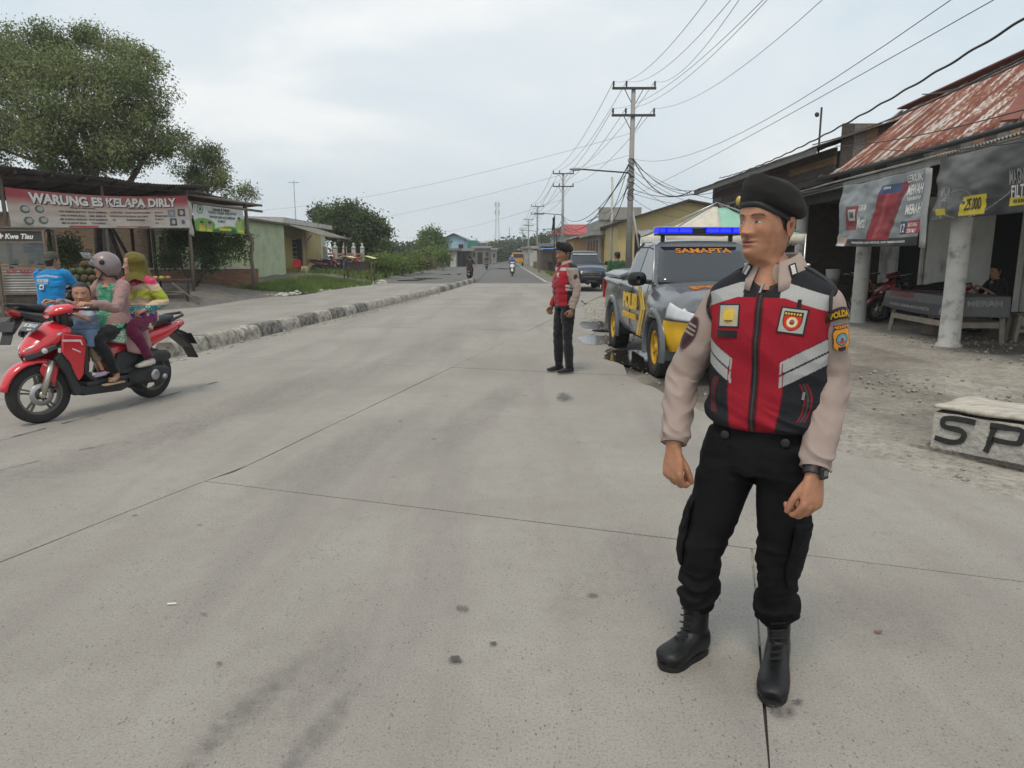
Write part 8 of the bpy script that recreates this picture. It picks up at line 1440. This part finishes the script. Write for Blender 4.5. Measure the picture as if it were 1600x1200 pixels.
# ---- beret
def beret(hm, parent, drape=110., col=(.0105, .0095, .0095), seed=1., badge=True, k=1.):
    rows = []; na = 110
    for s_ in np.linspace(0, 1, 60):
        row = []
        for a in np.linspace(0, 2*PI, na, endpoint=False):
            w_ = max(0, math.cos(a-R(drape)))**1.2; fr = math.cos(a); z0 = .038+.012*fr-.030*w_-.008*max(0, -fr)
            rx, ry = .0785, .0985; bx, by = math.sin(a)*rx, -math.cos(a)*ry+.006
            K = [(1.015, z0, 0), (1.03, z0+.018, 0), (1.07+.13*w_, z0+.034-.016*w_, .003), (1.09+.22*w_, z0+.061-.026*w_, .007), (.99+.20*w_-.02*fr, z0+.090-.006*w_+.012*fr, .011), (.72+.14*w_, .135+.010*fr-.016*w_, .014), (.36+.05*w_, .144+.003*fr-.006*w_, .014), (.0, .144, .012)]
            kk = np.array(K); t = s_*(len(K)-1); q = cr(kk, 61)[int(round(s_*60))]; dx, dy = math.sin(R(drape))*q[2], -math.cos(R(drape))*q[2]; row.append((bx*q[0]+dx, by*q[0]+dy, q[1]))
        rows.append(row)
    arr = np.array(rows); sm = np.clip(np.linspace(0, 1, 60)*4-.8, 0, 1)[:, None]; n_ = fbm(arr*np.array((16, 16, 26))+seed, 2); cen = arr-np.array((0, 0, .08)); cen /= np.linalg.norm(cen, axis=2, keepdims=True)+1e-6; arr = arr+cen*(n_*.0045*sm)[..., None]
    arr = place(arr.reshape(-1, 3)*k, hm).reshape(arr.shape); m_ = MB(); m_.grid(arr, True); bo = m_.build('beret', mat('beret_wool', (col), .95, var=.25, scale=60, bump=.35, bscale=350), parent, True)
    b_ = MB(); band = [[( (math.sin(a)*.0785*r_), (-math.cos(a)*.0985+.006)*r_, .038+.012*math.cos(a)-.03*max(0, math.cos(a-R(drape)))**1.2-.008*max(0, -math.cos(a))+z_) for a in np.linspace(0, 2*PI, 60, endpoint=False)] for r_, z_ in ((1.0, -.004), (1.03, -.003), (1.038, .006), (1.03, .014), (1.0, .016))]; b_.grid(place(np.array(band).reshape(-1, 3)*k, hm).reshape(5, 60, 3), True); b_.build('headband', mat('beret_band', (.010, .010, .011), .6), bo, True)
    if badge: g_ = MB(); g_.ell((0, 0, 0), (.011, .008, .016), 14, 8); g_.v = [tuple(p) for p in place(np.array(g_.v)+V(-.0610, -.0680, .072), hm)]; g_.build('cap_badge', mat('badge_gold', (.5, .36, .1), .35, metal=.6), bo, True)
    return bo
beret(HM, of)
# ================================================================ other people
def fig(name, label, M, J, skin, top, bot, group=None, res=1., k=1., sleeve_to=1., topcol=None, shoe=(.02, .02, .02), hk=1., female=False, hair=(.012, .01, .009), dress=0., hairon=True, barefoot=False, tw=1., bw=1., lean=None, gaze=0., fist=True, eyes=1., seedz=0., botcol=None, nohands=False):
    """seated or standing figure from joints J given in the frame M (x forward, y left)"""
    W = {q: place(np.array([p]), M)[0] for q, p in J.items() if not np.isscalar(p)}; Mn = np.array(M); LHf = Mn[:3, 1]; FWf = Mn[:3, 0]
    sh, hip = W['neck'], W['hip']; ch = W['chest']
    n_, s_ = (int(40*res)+10, int(24*res)+10)
    tor = lambda g_: [(*(hip-UP*.05*k), (.15*bw+g_)*k, (.11*bw+g_)*k), (*hip, (.155*bw+g_)*k, (.115*bw+g_)*k), (*(hip*.6+ch*.4), (.135*tw+g_)*k, (.10*tw+g_)*k), (*ch, (.15*tw+g_)*k, (.105*tw+g_)*k), (*(ch*.45+sh*.55), (.165*tw+g_)*k, (.092+g_)*k), (*(ch*.12+sh*.88-UP*.01*k), (.125+g_*.9)*k, (.07+g_)*k), (*(sh+UP*.008*k), (.066+g_*.5)*k, (.06+g_*.5)*k)]
    arm_ = lambda S, E_, Wr, g_, t1: [(*(S+(sh-S)*.28), (.05+g_)*k, (.055+g_)*k), (*S, (.05+g_)*k, (.055+g_)*k), (*((S+E_)/2), (.044+g_)*k, (.047+g_)*k), (*E_, (.038+g_)*k, (.038+g_)*k)]+([(*(E_+(Wr-E_)*.5), (.036+g_)*k, (.036+g_)*k), (*(E_+(Wr-E_)*(t1-.02)), (.029+g_)*k, (.027+g_)*k)] if t1 > .3 else [])
    legc = lambda Hh, K, A, g_, e=1.: [(*(Hh+UP*.01), (.085*bw+g_)*k, (.085*bw+g_)*k), (*((Hh+K)/2), (.073*bw+g_)*k, (.073*bw+g_)*k), (*K, (.053+g_)*k, (.054+g_)*k), (*(K*.55+A*.45), (.051+g_)*k, (.052+g_)*k), (*(K*(1-e)+A*e), (.037+g_)*k, (.037+g_)*k)]
    hp = W['head']; hv, hf, hc = head_mesh(skin, int(60+90*res), int(60+90*res), female=female, hair=hair, shorthair=hairon, ears=hairon, gaze=gaze, eyes=eyes, nose=.85 if female else 1.1, brow=.7 if female else 1., fat=1.04 if female else 1.); HM_ = headM(hp, J['yaw'], J.get('pitch', 0.), J.get('roll', 0.), hk*k)
    pcs = [Limb(tor(-.01)+[(*(sh*.4+hp*.6-UP*.04*k), .05*k, .053*k)], LHf, n_, s_)]
    for q in 'LR': pcs += [Limb(arm_(W['s'+q], W['e'+q], W['w'+q], -.006, 1.), LHf, 24, 14), Limb(legc(W['h'+q], W['k'+q], W['a'+q], -.008), LHf, 24, 14)]
    if shoe is None:
        for q in 'LR': f_ = place(np.array([np.array(J['a'+q])+V(.11, 0, -.055)*k]), M)[0]; pcs.append(Limb([(*W['a'+q], .034*k, .034*k), (*(W['a'+q]*.7+f_*.3-UP*.02*k), .034*k, .03*k), (*f_, .03*k, .018*k)], LHf, 12, 12))
    hands = []
    if not nohands:
        for q, sg in (('L', 1), ('R', -1)):
            dirv = nrm(W['w'+q]-W['e'+q]); nb_ = UP if fist else nrm(LHf*sg); hands.append(hand(W['w'+q]+dirv*.01*k, dirv, UP*.9+LHf*sg*.25 if abs(dirv[2]) < .75 else LHf*sg, -LHf*sg if abs(dirv[2]) < .75 else FWf, ((1.0, 1.2, .6),)*4, (0, .4, .4), .92*k, .0042 if res < 1.2 else .0032))
    o = body(name, label, (W['aL']+W['aR'])/2*V(1, 1, 0), skin, pcs, (.013 if res >= 1 else .02)*max(.7, k), (place(hv, HM_), hf, hc), hands, None, group)
    # clothes
    tl = [Limb(tor(.016), LHf, n_*2, s_*2, 2.3, folds(.009*k, (7, 7, 16), seedz+1))]; sl = [Limb(arm_(W['s'+q], W['e'+q], W['w'+q], .015, sleeve_to), LHf, n_*2, s_, 2.1, folds(.007*k, (9, 9, 22), seedz+2+i)) for i, q in enumerate('LR')]
    if dress: tl.append(Limb([(*hip, (.16*bw+.02)*k, (.12*bw+.02)*k), (*(hip+FWf*.08*k-UP*.02), .19*bw*k, .16*bw*k), (*(hip+FWf*(.12+.06*dress)*k-UP*dress*.5), .2*bw*k, (.17+.05*dress)*k), (*(hip+FWf*(.14+.1*dress)*k-UP*dress), .205*bw*k, (.17+.08*dress)*k)], LHf, 40, 48, 2.1, folds(.012*k, (12, 12, 4), seedz+3)))
    mb = MB(); [q.add(mb) for q in tl+sl]; a, f = remesh(mb, .0075*k if res >= 1 else .014, 2); Mi = np.array(M.inverted()); loc = a @ Mi[:3, :3].T+Mi[:3, 3]
    tc_ = topcol(loc) if topcol else np.tile(np.array(top), (len(a), 1)); to = solid('top', a, f, CLOTH, o, tc_)
    mb = MB(); Limb([(*(hip-UP*.06*k), (.155*bw)*k, (.118*bw)*k), (*hip, (.165*bw)*k, (.125*bw)*k), (*(hip*.75+ch*.25), (.148*tw)*k, (.11*tw)*k)], LHf, 14, 24).add(mb)
    for i, q in enumerate('LR'): Limb(legc(W['h'+q], W['k'+q], W['a'+q], .012, J.get('leg_end', .97)), LHf, 60, 24, 2.1, folds(.008*k, (9, 9, 20), seedz+5+i)).add(mb)
    a, f = remesh(mb, .0085*k if res >= 1 else .015, 2); solid('trousers', a, f, CLOTH, o, np.tile(np.array(bot), (len(a), 1)))
    if shoe is not None:
        for q in 'LR':
            A = np.array(J['a'+q]); mb = MB(); pt = lambda x, z: place(np.array([A+V(x, 0, z)*k]), M)[0]; Limb([(*pt(-.06, -.045), .025*k, .03*k), (*pt(-.03, -.045), .036*k, .036*k), (*pt(.05, -.052), .04*k, .033*k), (*pt(.12, -.062), .042*k, .024*k), (*pt(.17, -.066), .03*k, .016*k)], LHf, 22, 18, 2.3).add(mb); a, f = remesh(mb, .006*k, 2); solid('shoe', a, f, CLOTH, o, np.tile(np.array(shoe), (len(a), 1)))
    return o, W, HM_, to
# ---- woman driving the red scooter
JD = dict(hip=(.36, 0, .87), chest=(.37, 0, 1.07), neck=(.40, 0, 1.285), head=(.435, 0, 1.43), yaw=R(64), sL=(.39, .155, 1.235), sR=(.39, -.155, 1.235), eL=(.60, .27, 1.04), eR=(.62, -.24, 1.04), wL=(.835, .325, 1.085), wR=(.81, -.30, 1.085), hL=(.40, .09, .84), hR=(.40, -.09, .84), kL=(.74, .15, .72), kR=(.74, -.13, .74), aL=(.60, .20, .355), aR=(.70, -.12, .40), leg_end=.93)
JD['wL'] = (.855, .245, 1.085); JD['wR'] = (.76, -.33, 1.085)
PINK = np.array((.30, .185, .175)); GRN = np.array((.035, .24, .135))
def c_driver(p):
    c = np.tile(PINK, (len(p), 1)); fr = (p[:, 0] > .415) & (abs(p[:, 1]) < .105) & (p[:, 2] < 1.26) | ((p[:, 2] < .865) & (p[:, 0] > .42)); c[fr] = GRN; q = np.sin(p[:, 0]*190)*np.sin(p[:, 1]*190)*np.sin(p[:, 2]*190+p[:, 0]*60); c[fr & (q > .32)] = (.42, .5, .42); c[(p[:, 2] < .80) & fr & (np.sin(p[:, 2]*260) > .1)] = (.45, .47, .42); return c
dr, WD, HMD, dto = fig('person', 'woman driving in a mauve helmet, pink cardigan and green dress', SC_M, JD, (.42, .21, .13), PINK, (.012, .012, .013), res=1.2, k=.95, topcol=c_driver, shoe=None, female=True, dress=.20, hairon=False, seedz=3., bw=1.05, hk=.98)
for q in 'LR':      # flat sandals
    A = np.array(JD['a'+q]); m_ = MB(); arr = np.array([[A+V(x, y_*w_, -.075+.006*(1 if top else -1)) for top in (1,) for y_ in np.linspace(-1, 1, 7)] for x, w_ in ((-.07, .02), (-.05, .033), (.0, .033), (.06, .036), (.12, .04), (.16, .034), (.18, .016))]); m_.sheet(place(arr.reshape(-1, 3), SC_M).reshape(arr.shape), .016); so_ = m_.build('sandal', mat('sandal_tan', (.4, .3, .2), .7), dr, True)
    m_ = MB(); m_.tube(place(np.array([A+V(.07, -.037, -.06), A+V(.085, -.02, -.025), A+V(.09, .0, -.018), A+V(.085, .02, -.025), A+V(.07, .037, -.06)]), SC_M), .008, 7); m_.build('strap', MT['sandal_tan'], so_, True)
# cardigan skirt hanging behind her knee
cd = np.array([[V(.50-.34*t-.05*v+.02*math.sin(t*9), .165+.045*v+.02*math.sin(t*14+v*3), .90-.30*v-.07*math.sin(t*PI)*v) for t in np.linspace(0, 1, 16)] for v in np.linspace(0, 1, 14)]); m_ = MB(); m_.sheet(place(cd.reshape(-1, 3), SC_M).reshape(cd.shape), .006); o_ = m_.build('cardigan_hem', CLOTH, dr, True); setcol(o_, np.tile(PINK, (len(m_.v), 1)))
# helmet with raised visor
hm = []
for t in np.linspace(0, 1, 40):
    th = t*R(142); row = []
    for a in np.linspace(0, 2*PI, 60, endpoint=False):
        cut = 1-.46*max(0, math.cos(a))**.8*(t > .5)*((t-.5)/.5) if 1 else 1; tt = th*cut; row.append((math.sin(a)*math.sin(tt)*.132, -math.cos(a)*math.sin(tt)*.150+.008, .02+math.cos(tt)*.148))
    hm.append(row)
m_ = MB(); m_.sheet(place(np.array(hm).reshape(-1, 3), HMD).reshape(40, 60, 3), .012); hl = m_.build('helmet', mat('helmet_mauve', (.21, .165, .175), .4, var=.12, scale=6, coat=.2), dr, True)
m_ = MB(); rim = np.array(hm)[-1]; m_.tube([tuple(p) for p in place(np.vstack([rim, rim[:1]]), HMD)], .007, 8); m_.build('helmet_rim', BLACKPL, hl, True)
vz_ = np.array([[( math.sin(a)*.138*math.cos(e*.6), -.035-math.cos(a)*(.15)*math.cos(e*.3)-.055*math.sin(e), .075+.115*e*.55+.025*math.cos(a)) for a in np.linspace(-1.25, 1.25, 20)] for e in np.linspace(0, 1, 10)]); m_ = MB(); m_.sheet(place(vz_.reshape(-1, 3), HMD).reshape(vz_.shape), .003); m_.build('visor', mat('visor_clear', (.45, .48, .5), .08, var=.05, trans=.75, spec=.6), hl, True)
for sx in (-1, 1): m_ = MB(); m_.ell((0, 0, 0), (.012, .028, .028), 12, 8); m_.v = [tuple(p) for p in place(np.array(m_.v)+V(sx*.135, -.02, .055), HMD)]; m_.build('visor_hinge', BLACKPL, hl, True)
m_ = MB(); m_.tube([tuple(p) for p in place(np.array([(-.085, -.02, -.05), (-.06, -.06, -.115), (0, -.075, -.135), (.06, -.06, -.115), (.085, -.02, -.05)]), HMD)], .008, 6); m_.build('chin_strap', BLACKPL, hl, True)
for sx in (-1, 1): m_ = MB(); m_.tube([tuple(p) for p in place(np.array([(sx*.03+.019*math.cos(a), -.100, -.002+.015*math.sin(a)) for a in np.linspace(0, 2*PI, 20)]), HMD)], .0016, 5); m_.build('spectacles', BLACKPL, dr, True)
# ---- child standing on the footboard
JC = dict(hip=(.73, .02, .79), chest=(.745, .02, .90), neck=(.75, .02, 1.045), head=(.765, .03, 1.175), yaw=R(-22), sL=(.745, .115, 1.01), sR=(.745, -.075, 1.01), eL=(.80, .145, .93), eR=(.82, -.11, .93), wL=(.90, .11, .97), wR=(.92, -.11, .99), hL=(.73, .065, .76), hR=(.73, -.035, .76), kL=(.76, .10, .59), kR=(.75, -.03, .58), aL=(.72, .15, .415), aR=(.73, -.04, .40), leg_end=.35)
DEN = np.array((.13, .19, .29))
def c_child(p): c = np.tile(DEN, (len(p), 1)); c *= (.85+.3*(vn(p*60)[:, None]*.5+.5)); c[(p[:, 2] > .97)] = (.36, .42, .5); c[(p[:, 2] > .955) & (abs(p[:, 1]-.02) < .035) & (p[:, 0] > .78)] = (.5, .25, .3); c[abs(p[:, 2]-.84) < .006] *= .6; return c
kid, WK, HMK, kto = fig('person', 'toddler in a blue denim dress standing in front of the driver', SC_M, JC, (.40, .2, .125), DEN, (.22, .16, .1), res=1.2, k=.64, topcol=c_child, shoe=(.45, .36, .48), hk=1.5, female=True, dress=.12, sleeve_to=.2, eyes=1.5, seedz=5., bw=1.2, tw=1.2)
# ---- passenger in hijab
JP = dict(hip=(.03, 0, .90), chest=(.02, 0, 1.09), neck=(.05, 0, 1.30), head=(.08, 0, 1.455), yaw=R(66), sL=(.04, .16, 1.255), sR=(.04, -.16, 1.255), eL=(-.02, .26, 1.06), eR=(.12, -.22, 1.05), wL=(.17, .19, .985), wR=(.25, -.12, 1.0), hL=(.06, .09, .87), hR=(.06, -.09, .87), kL=(.36, .19, .80), kR=(.38, -.18, .8), aL=(.20, .22, .475), aR=(.22, -.2, .48))
def c_pass(p):
    c = np.tile(np.array((.55, .42, .3)), (len(p), 1)); x, y, z = p.T; blk = vn(p*9)+.5*vn(p*21); zz = z+.03*blk; c[(zz < 1.19) & (zz > 1.085) & ((y > .08) | (blk > -.1))] = (.33, .38, .035); c[(zz > 1.25) & (x > .0)] = (.5, .03, .12); c[(blk > .75) & (zz > 1.05)] = (.55, .2, .2); c[(z < 1.03) & (z > .95)] = (.02, .21, .22); te = (z < 1.03) & (z > .95) & (np.sin(x*150)*np.sin(z*150)*np.sin(y*150) > .35); c[te] = (.5, .5, .45); c[(z < .95) & (blk > -.2)] = (.14, .02, .16); sp_ = vn(p*45) > .55; c[sp_] = c[sp_]*.5+np.array((.5, .35, .2))*.5; return c
pa, WP, HMP, pto = fig('person', 'pillion passenger in olive headscarf, bright patchwork blouse and maroon trousers', SC_M, JP, (.45, .25, .17), (.5, .4, .3), (.12, .012, .045), res=1.2, k=.98, topcol=c_pass, shoe=(.55, .5, .45), female=True, dress=.10, hairon=False, seedz=8., bw=1.1)
OLV = (.125, .10, .018)
hj = []
for t in np.linspace(0, 1, 46):
    row = []
    for a in np.linspace(0, 2*PI, 64, endpoint=False):
        fr = max(0, math.cos(a)); th = t*PI*.55
        if t < .5: q = t/.5; r_ = math.sin(q*PI/2); x, y, z = math.sin(a)*.097*r_, -math.cos(a)*.114*r_+.014, .025+.112*math.cos(q*PI/2); 
        else:
            q = (t-.5)/.5; w_ = .097-.014*math.sin(min(1, q/.8)*PI)+.06*max(0, q-.55)/.45; d_ = (.114-.014*q if math.cos(a) > 0 else .114+.012*math.sin(q*PI)+.06*q*q)+.03*max(0, q-.6); x, y, z = math.sin(a)*w_, -math.cos(a)*d_+.014, .025-(.20+.035*max(0, -math.cos(a))+.02*math.sin(a*3))*q
        if fr > .45 and -.105 < z < .075: k_ = min(1, (fr-.45)/.25)*min(1, (z+.115)/.02, (.082-z)/.02); y = y*(1-k_)+(-.045+.0*fr)*k_ if fr > .45 else y
        row.append((x, y, z))
    hj.append(row)
hj = np.array(hj); hj += (hj-np.array((0, .01, 0)))*(.05*ridge(hj, (14, 14, 9))[..., None]-.01); m_ = MB(); m_.grid(place(hj.reshape(-1, 3), HMP).reshape(hj.shape), True); sc_ = m_.build('headscarf', CLOTH, pa, True); setcol(sc_, np.tile(np.array(OLV), (len(m_.v), 1)))
# ---- rider in the blue shirt
JM = dict(hip=(.42, 0, .84), chest=(.44, 0, 1.08), neck=(.50, 0, 1.335), head=(.54, 0, 1.475), yaw=R(200), sL=(.49, .20, 1.27), sR=(.49, -.20, 1.27), eL=(.66, .28, 1.07), eR=(.68, -.27, 1.05), wL=(.86, .27, 1.07), wR=(.86, -.27, 1.07), hL=(.45, .1, .82), hR=(.45, -.1, .82), kL=(.85, .2, .72), kR=(.85, -.2, .72), aL=(.66, .2, .42), aR=(.66, -.2, .42))
BLU = np.array((.01, .19, .46))
def c_blue(p): c = np.tile(BLU, (len(p), 1)); b = (p[:, 0] < .42) & (abs(p[:, 2]-1.262+.15*abs(p[:, 1])) < .010) & (abs(p[:, 1]) < .15); c[b] = (.4, .36, .36); return c
mn, WM, HMM, mto = fig('person', 'rider in a bright blue shirt and backward olive cap seen from behind', MAN_M, JM, (.3, .16, .1), BLU, (.03, .03, .035), res=1.1, k=1.06, topcol=c_blue, sleeve_to=.12, seedz=11., tw=1.12)
def onback(z0):
    def f_(a): y = -a[:, 0]; z = z0+a[:, 1]; x = .44-.155+.06*(np.abs(y)/.17)**2+.055*np.clip((z-1.08)/.2, -1, 1); return place(np.stack([x-.018, y, z], 1), MAN_M)
    return f_
text('lettering', 'PORTER', .1, INK_W, Matrix.Identity(4), mto, .0006, .01, .25, width=.19, height=.05, bend=lambda a: onback(1.185)(a+V(-.03, 0, 0))); text('lettering', 'INDONESIA', .1, INK_W, Matrix.Identity(4), mto, .0006, .004, .2, width=.17, height=.018, bend=lambda a: onback(1.145)(a+V(-.03, 0, 0)))
m_ = MB(); u, v = np.meshgrid(np.linspace(-.032, .032, 6), np.linspace(.034, -.034, 6)); m_.sheet(onback(1.095)(np.stack([u.ravel()-.03, v.ravel(), 0*u.ravel()], 1)).reshape(6, 6, 3), .003); m_.build('print_patch', INK_W, mto); text('lettering', '41', .05, INK_K, Matrix.Identity(4), mto, .0006, .003, width=.04, height=.045, bend=lambda a: onback(1.095)(a+V(-.03, 0, 0))-np.array(MAN_M)[:3, 0]*.006)
def cap(hm_, parent, col, back=True):
    rows = [[(math.sin(a)*math.sin(t)*.085, -math.cos(a)*math.sin(t)*.106+.006, .028+math.cos(t)*.102) for a in np.linspace(0, 2*PI, 40, endpoint=False)] for t in np.linspace(0, R(92), 16)]; m_ = MB(); m_.grid(place(np.array(rows).reshape(-1, 3), hm_).reshape(16, 40, 3), True); cm = mat('cap_cloth_%d' % int(col[0]*1000), col, .9, var=.15, scale=40); o = m_.build('cap', cm, parent, True)
    sg = 1 if back else -1; br_ = np.array([[(math.sin(a)*.078*(1-.25*q), sg*(math.cos(a)*.100+.055*q)+.006, .026-.028*q) for a in np.linspace(-1.05, 1.05, 14)] for q in np.linspace(0, 1, 6)]); m_ = MB(); m_.sheet(place(br_.reshape(-1, 3), hm_).reshape(br_.shape), .004); m_.build('cap_peak', cm, o, True); return o
HMC = headM(WM['head'], R(188), 0, 0, 1.06); cap(HMC, mn, (.055, .058, .04))
# ---- second officer
O2 = xf((.70, 9.42, 0), R(200)); JO = dict(hip=(0, 0, .93), chest=(.03, 0, 1.17), neck=(-.005, 0, 1.435), head=(.03, 0, 1.575), yaw=R(66), pitch=R(4), sL=(-.01, .185, 1.375), sR=(-.01, -.185, 1.375), eL=(-.06, .235, 1.11), eR=(-.02, -.22, 1.11), wL=(.0, .225, .87), wR=(.10, -.20, .88), hL=(0, .09, .90), hR=(0, -.09, .90), kL=(.0, .10, .50), kR=(.05, -.10, .5), aL=(-.03, .10, .10), aR=(.03, -.11, .10), leg_end=1.06)
def c_o2(p):
    c = np.tile(np.array((.29, .23, .2)), (len(p), 1)); x, y, z = p.T; dm = np.full(len(p), 9.)
    for sg in (1, -1):
        for q0, q1 in (((-.01, .2*sg, 1.33), (-.06, .235*sg, 1.11)), ((-.06, .235*sg, 1.11), (0, .225*sg, .87))): A_, B_ = np.array(q0), np.array(q1); t = np.clip(((p-A_) @ (B_-A_))/((B_-A_) @ (B_-A_)), 0, 1); dm = np.minimum(dm, np.linalg.norm(p-A_-t[:, None]*(B_-A_), axis=1))
    arm_m = dm < .073; c[~arm_m] = (.013, .014, .018); fr = (~arm_m) & (x > .045) & (z > .90); c[fr] = (.29, .010, .022); c[(~arm_m) & (abs(y) < .012) & (x > 0)] = (.012, .012, .013)
    sd_ = (~arm_m) & (x <= .075) & (x > -.15) & ((abs(z-1.155-.12*x) < .016) | (abs(z-1.112-.12*x) < .014)); c[sd_] = (.38, .38, .37); c[(~arm_m) & (abs(z-1.375) < .018) & (abs(y) > .05)] = (.36, .36, .35); return c
o2, WO, HMO, oto = fig('person', 'second officer standing side-on near the pickup in beret and vest', O2, JO, (.24, .115, .07), (.3, .24, .2), (.011, .011, .012), res=1.3, k=1., topcol=c_o2, shoe=(.016, .016, .017), seedz=14., tw=1.12, fist=False)
HB = headM(WO['head'], R(66), R(4)); beret(HB, o2, 110., (.017, .014, .012), 4., False)
m_ = MB(); m_.sheet(place(np.array([[V(.145-.02*abs(v), .085+.05*u, 1.30+.055*v) for u in (-.5, 0, .5)] for v in (-.5, 0, .5)]).reshape(-1, 3), O2).reshape(3, 3, 3), .006); m_.build('chest_badge', mat('badge_pale', (.5, .45, .35), .6), o2)
m_ = MB(); m_.ell((0, 0, 0), (.03, .006, .036), 12, 6); m_.v = [tuple(q) for q in place(np.array(m_.v)+V(-.025, .262, 1.28), O2)]; m_.build('shoulder_patch', mat('patch_dark', (.05, .02, .02), .8), o2, True)
cl = np.array([[V(-.002+math.cos(a)*r_, math.sin(a)*r_*.98, z_+.02*(-math.cos(a))) for a in np.linspace(.45, 2*PI-.45, 30)] for r_, z_ in ((.066, 1.48), (.075, 1.485), (.10, 1.435))]); m_ = MB(); m_.sheet(place(cl.reshape(-1, 3), O2).reshape(cl.shape), .004); c_ = m_.build('collar', SM, o2, True); setcol(c_, np.tile(np.array(SHIRT), (len(m_.v), 1)))
# ---- man in green behind the pickup, person in the shade, riders far off
JS = dict(JO); JS.update(yaw=R(150), head=(.02, 0, 1.57)); fig('person', 'man in a green shirt standing beyond the pickup bed, back turned', xf((2.95, 20.3, -.02), R(70)), JS, (.3, .16, .1), (.035, .085, .045), (.05, .045, .05), res=.5, k=1., sleeve_to=.15, seedz=17.)
JT = dict(hip=(0, 0, .55), chest=(.03, 0, .8), neck=(.1, 0, 1.05), head=(.14, 0, 1.19), yaw=R(75), sL=(.09, .18, .99), sR=(.09, -.18, .99), eL=(.25, .24, .78), eR=(.25, -.24, .78), wL=(.45, .16, .9), wR=(.45, -.16, .9), hL=(.04, .1, .53), hR=(.04, -.1, .53), kL=(.45, .13, .55), kR=(.45, -.13, .55), aL=(.42, .13, .12), aR=(.42, -.13, .12))
fig('person', 'person in black sitting in the shade behind the right column', xf((9.35, 13.7, FZ), R(178)), JT, (.33, .17, .11), (.012, .012, .013), (.02, .02, .025), res=.6, sleeve_to=.15, seedz=19.)
sb = thing('porch_bench', 'low bench under the person in black', 'bench', (9.35, 13.7, FZ)); m_ = MB(); m_.bx(9.15, 9.55, 13.2, 14.2, .44, .49); m_.build('seat', WOOD, sb)
for y in (13.3, 14.1): m_ = MB(); m_.bx(9.2, 9.5, y-.03, y+.03, FZ, .44); m_.build('leg', WOOD, sb)
JR = dict(hip=(.40, 0, .86), chest=(.41, 0, 1.08), neck=(.45, 0, 1.32), head=(.48, 0, 1.47), yaw=0, sL=(.44, .18, 1.26), sR=(.44, -.18, 1.26), eL=(.60, .27, 1.06), eR=(.60, -.27, 1.06), wL=(.84, .28, 1.08), wR=(.84, -.28, 1.08), hL=(.43, .1, .84), hR=(.43, -.1, .84), kL=(.78, .17, .72), kR=(.78, -.17, .72), aL=(.66, .15, .42), aR=(.66, -.15, .42))
for (lb_, (x, y), rz, pm), (lb, tc_, yw, hel) in zip(FARB, [('rider in dark shirt heading away past the divider', (.03, .032, .03), PI, (.012, .012, .012)), ('rider in blue on the oncoming white scooter', (.04, .13, .4), 0, (.3, .3, .32)), ('rider in black on the farther scooter', (.02, .02, .022), 0, (.02, .02, .02)), ('rider in pale shirt ahead of the lorry', (.3, .3, .3), 0, (.2, .02, .02))]):
    JJ = dict(JR); JJ['yaw'] = yw; ro, WR_, HR_, _ = fig('person', lb, xf((x, y, 0), rz), JJ, (.28, .15, .1), tc_, (.04, .04, .045), 'riders on the road', .3, seedz=y)
    if lb.startswith('rider in blue') or lb.startswith('rider in pale'):
        m_ = MB(); m_.ell((0, .01, .03), (.12, .14, .125), 20, 12); m_.v = [tuple(q) for q in place(np.array([q for q in m_.v]), HR_)]; m_.build('helmet', mat('far_helmet_%d' % y, hel, .35), ro, True)
# ================================================================ air
hz = MB(); hz.bx(-420, 420, -40, 640, -1.2, 46); hm_ = bpy.data.materials.new('haze_air'); hm_.use_nodes = True; hn = hm_.node_tree.nodes
hn.remove(hn['Principled BSDF']); pv = hn.new('ShaderNodeVolumePrincipled'); pv.inputs['Color'].default_value = (.93, .96, 1, 1); pv.inputs['Density'].default_value = .0008; pv.inputs['Anisotropy'].default_value = .2
hm_.cycles.homogeneous_volume = True; hm_.node_tree.links.new(pv.outputs[0], hn['Material Output'].inputs['Volume']); tag(hz.build('haze', hm_), 'thin pale haze filling the air over the street', 'haze', kind='stuff')
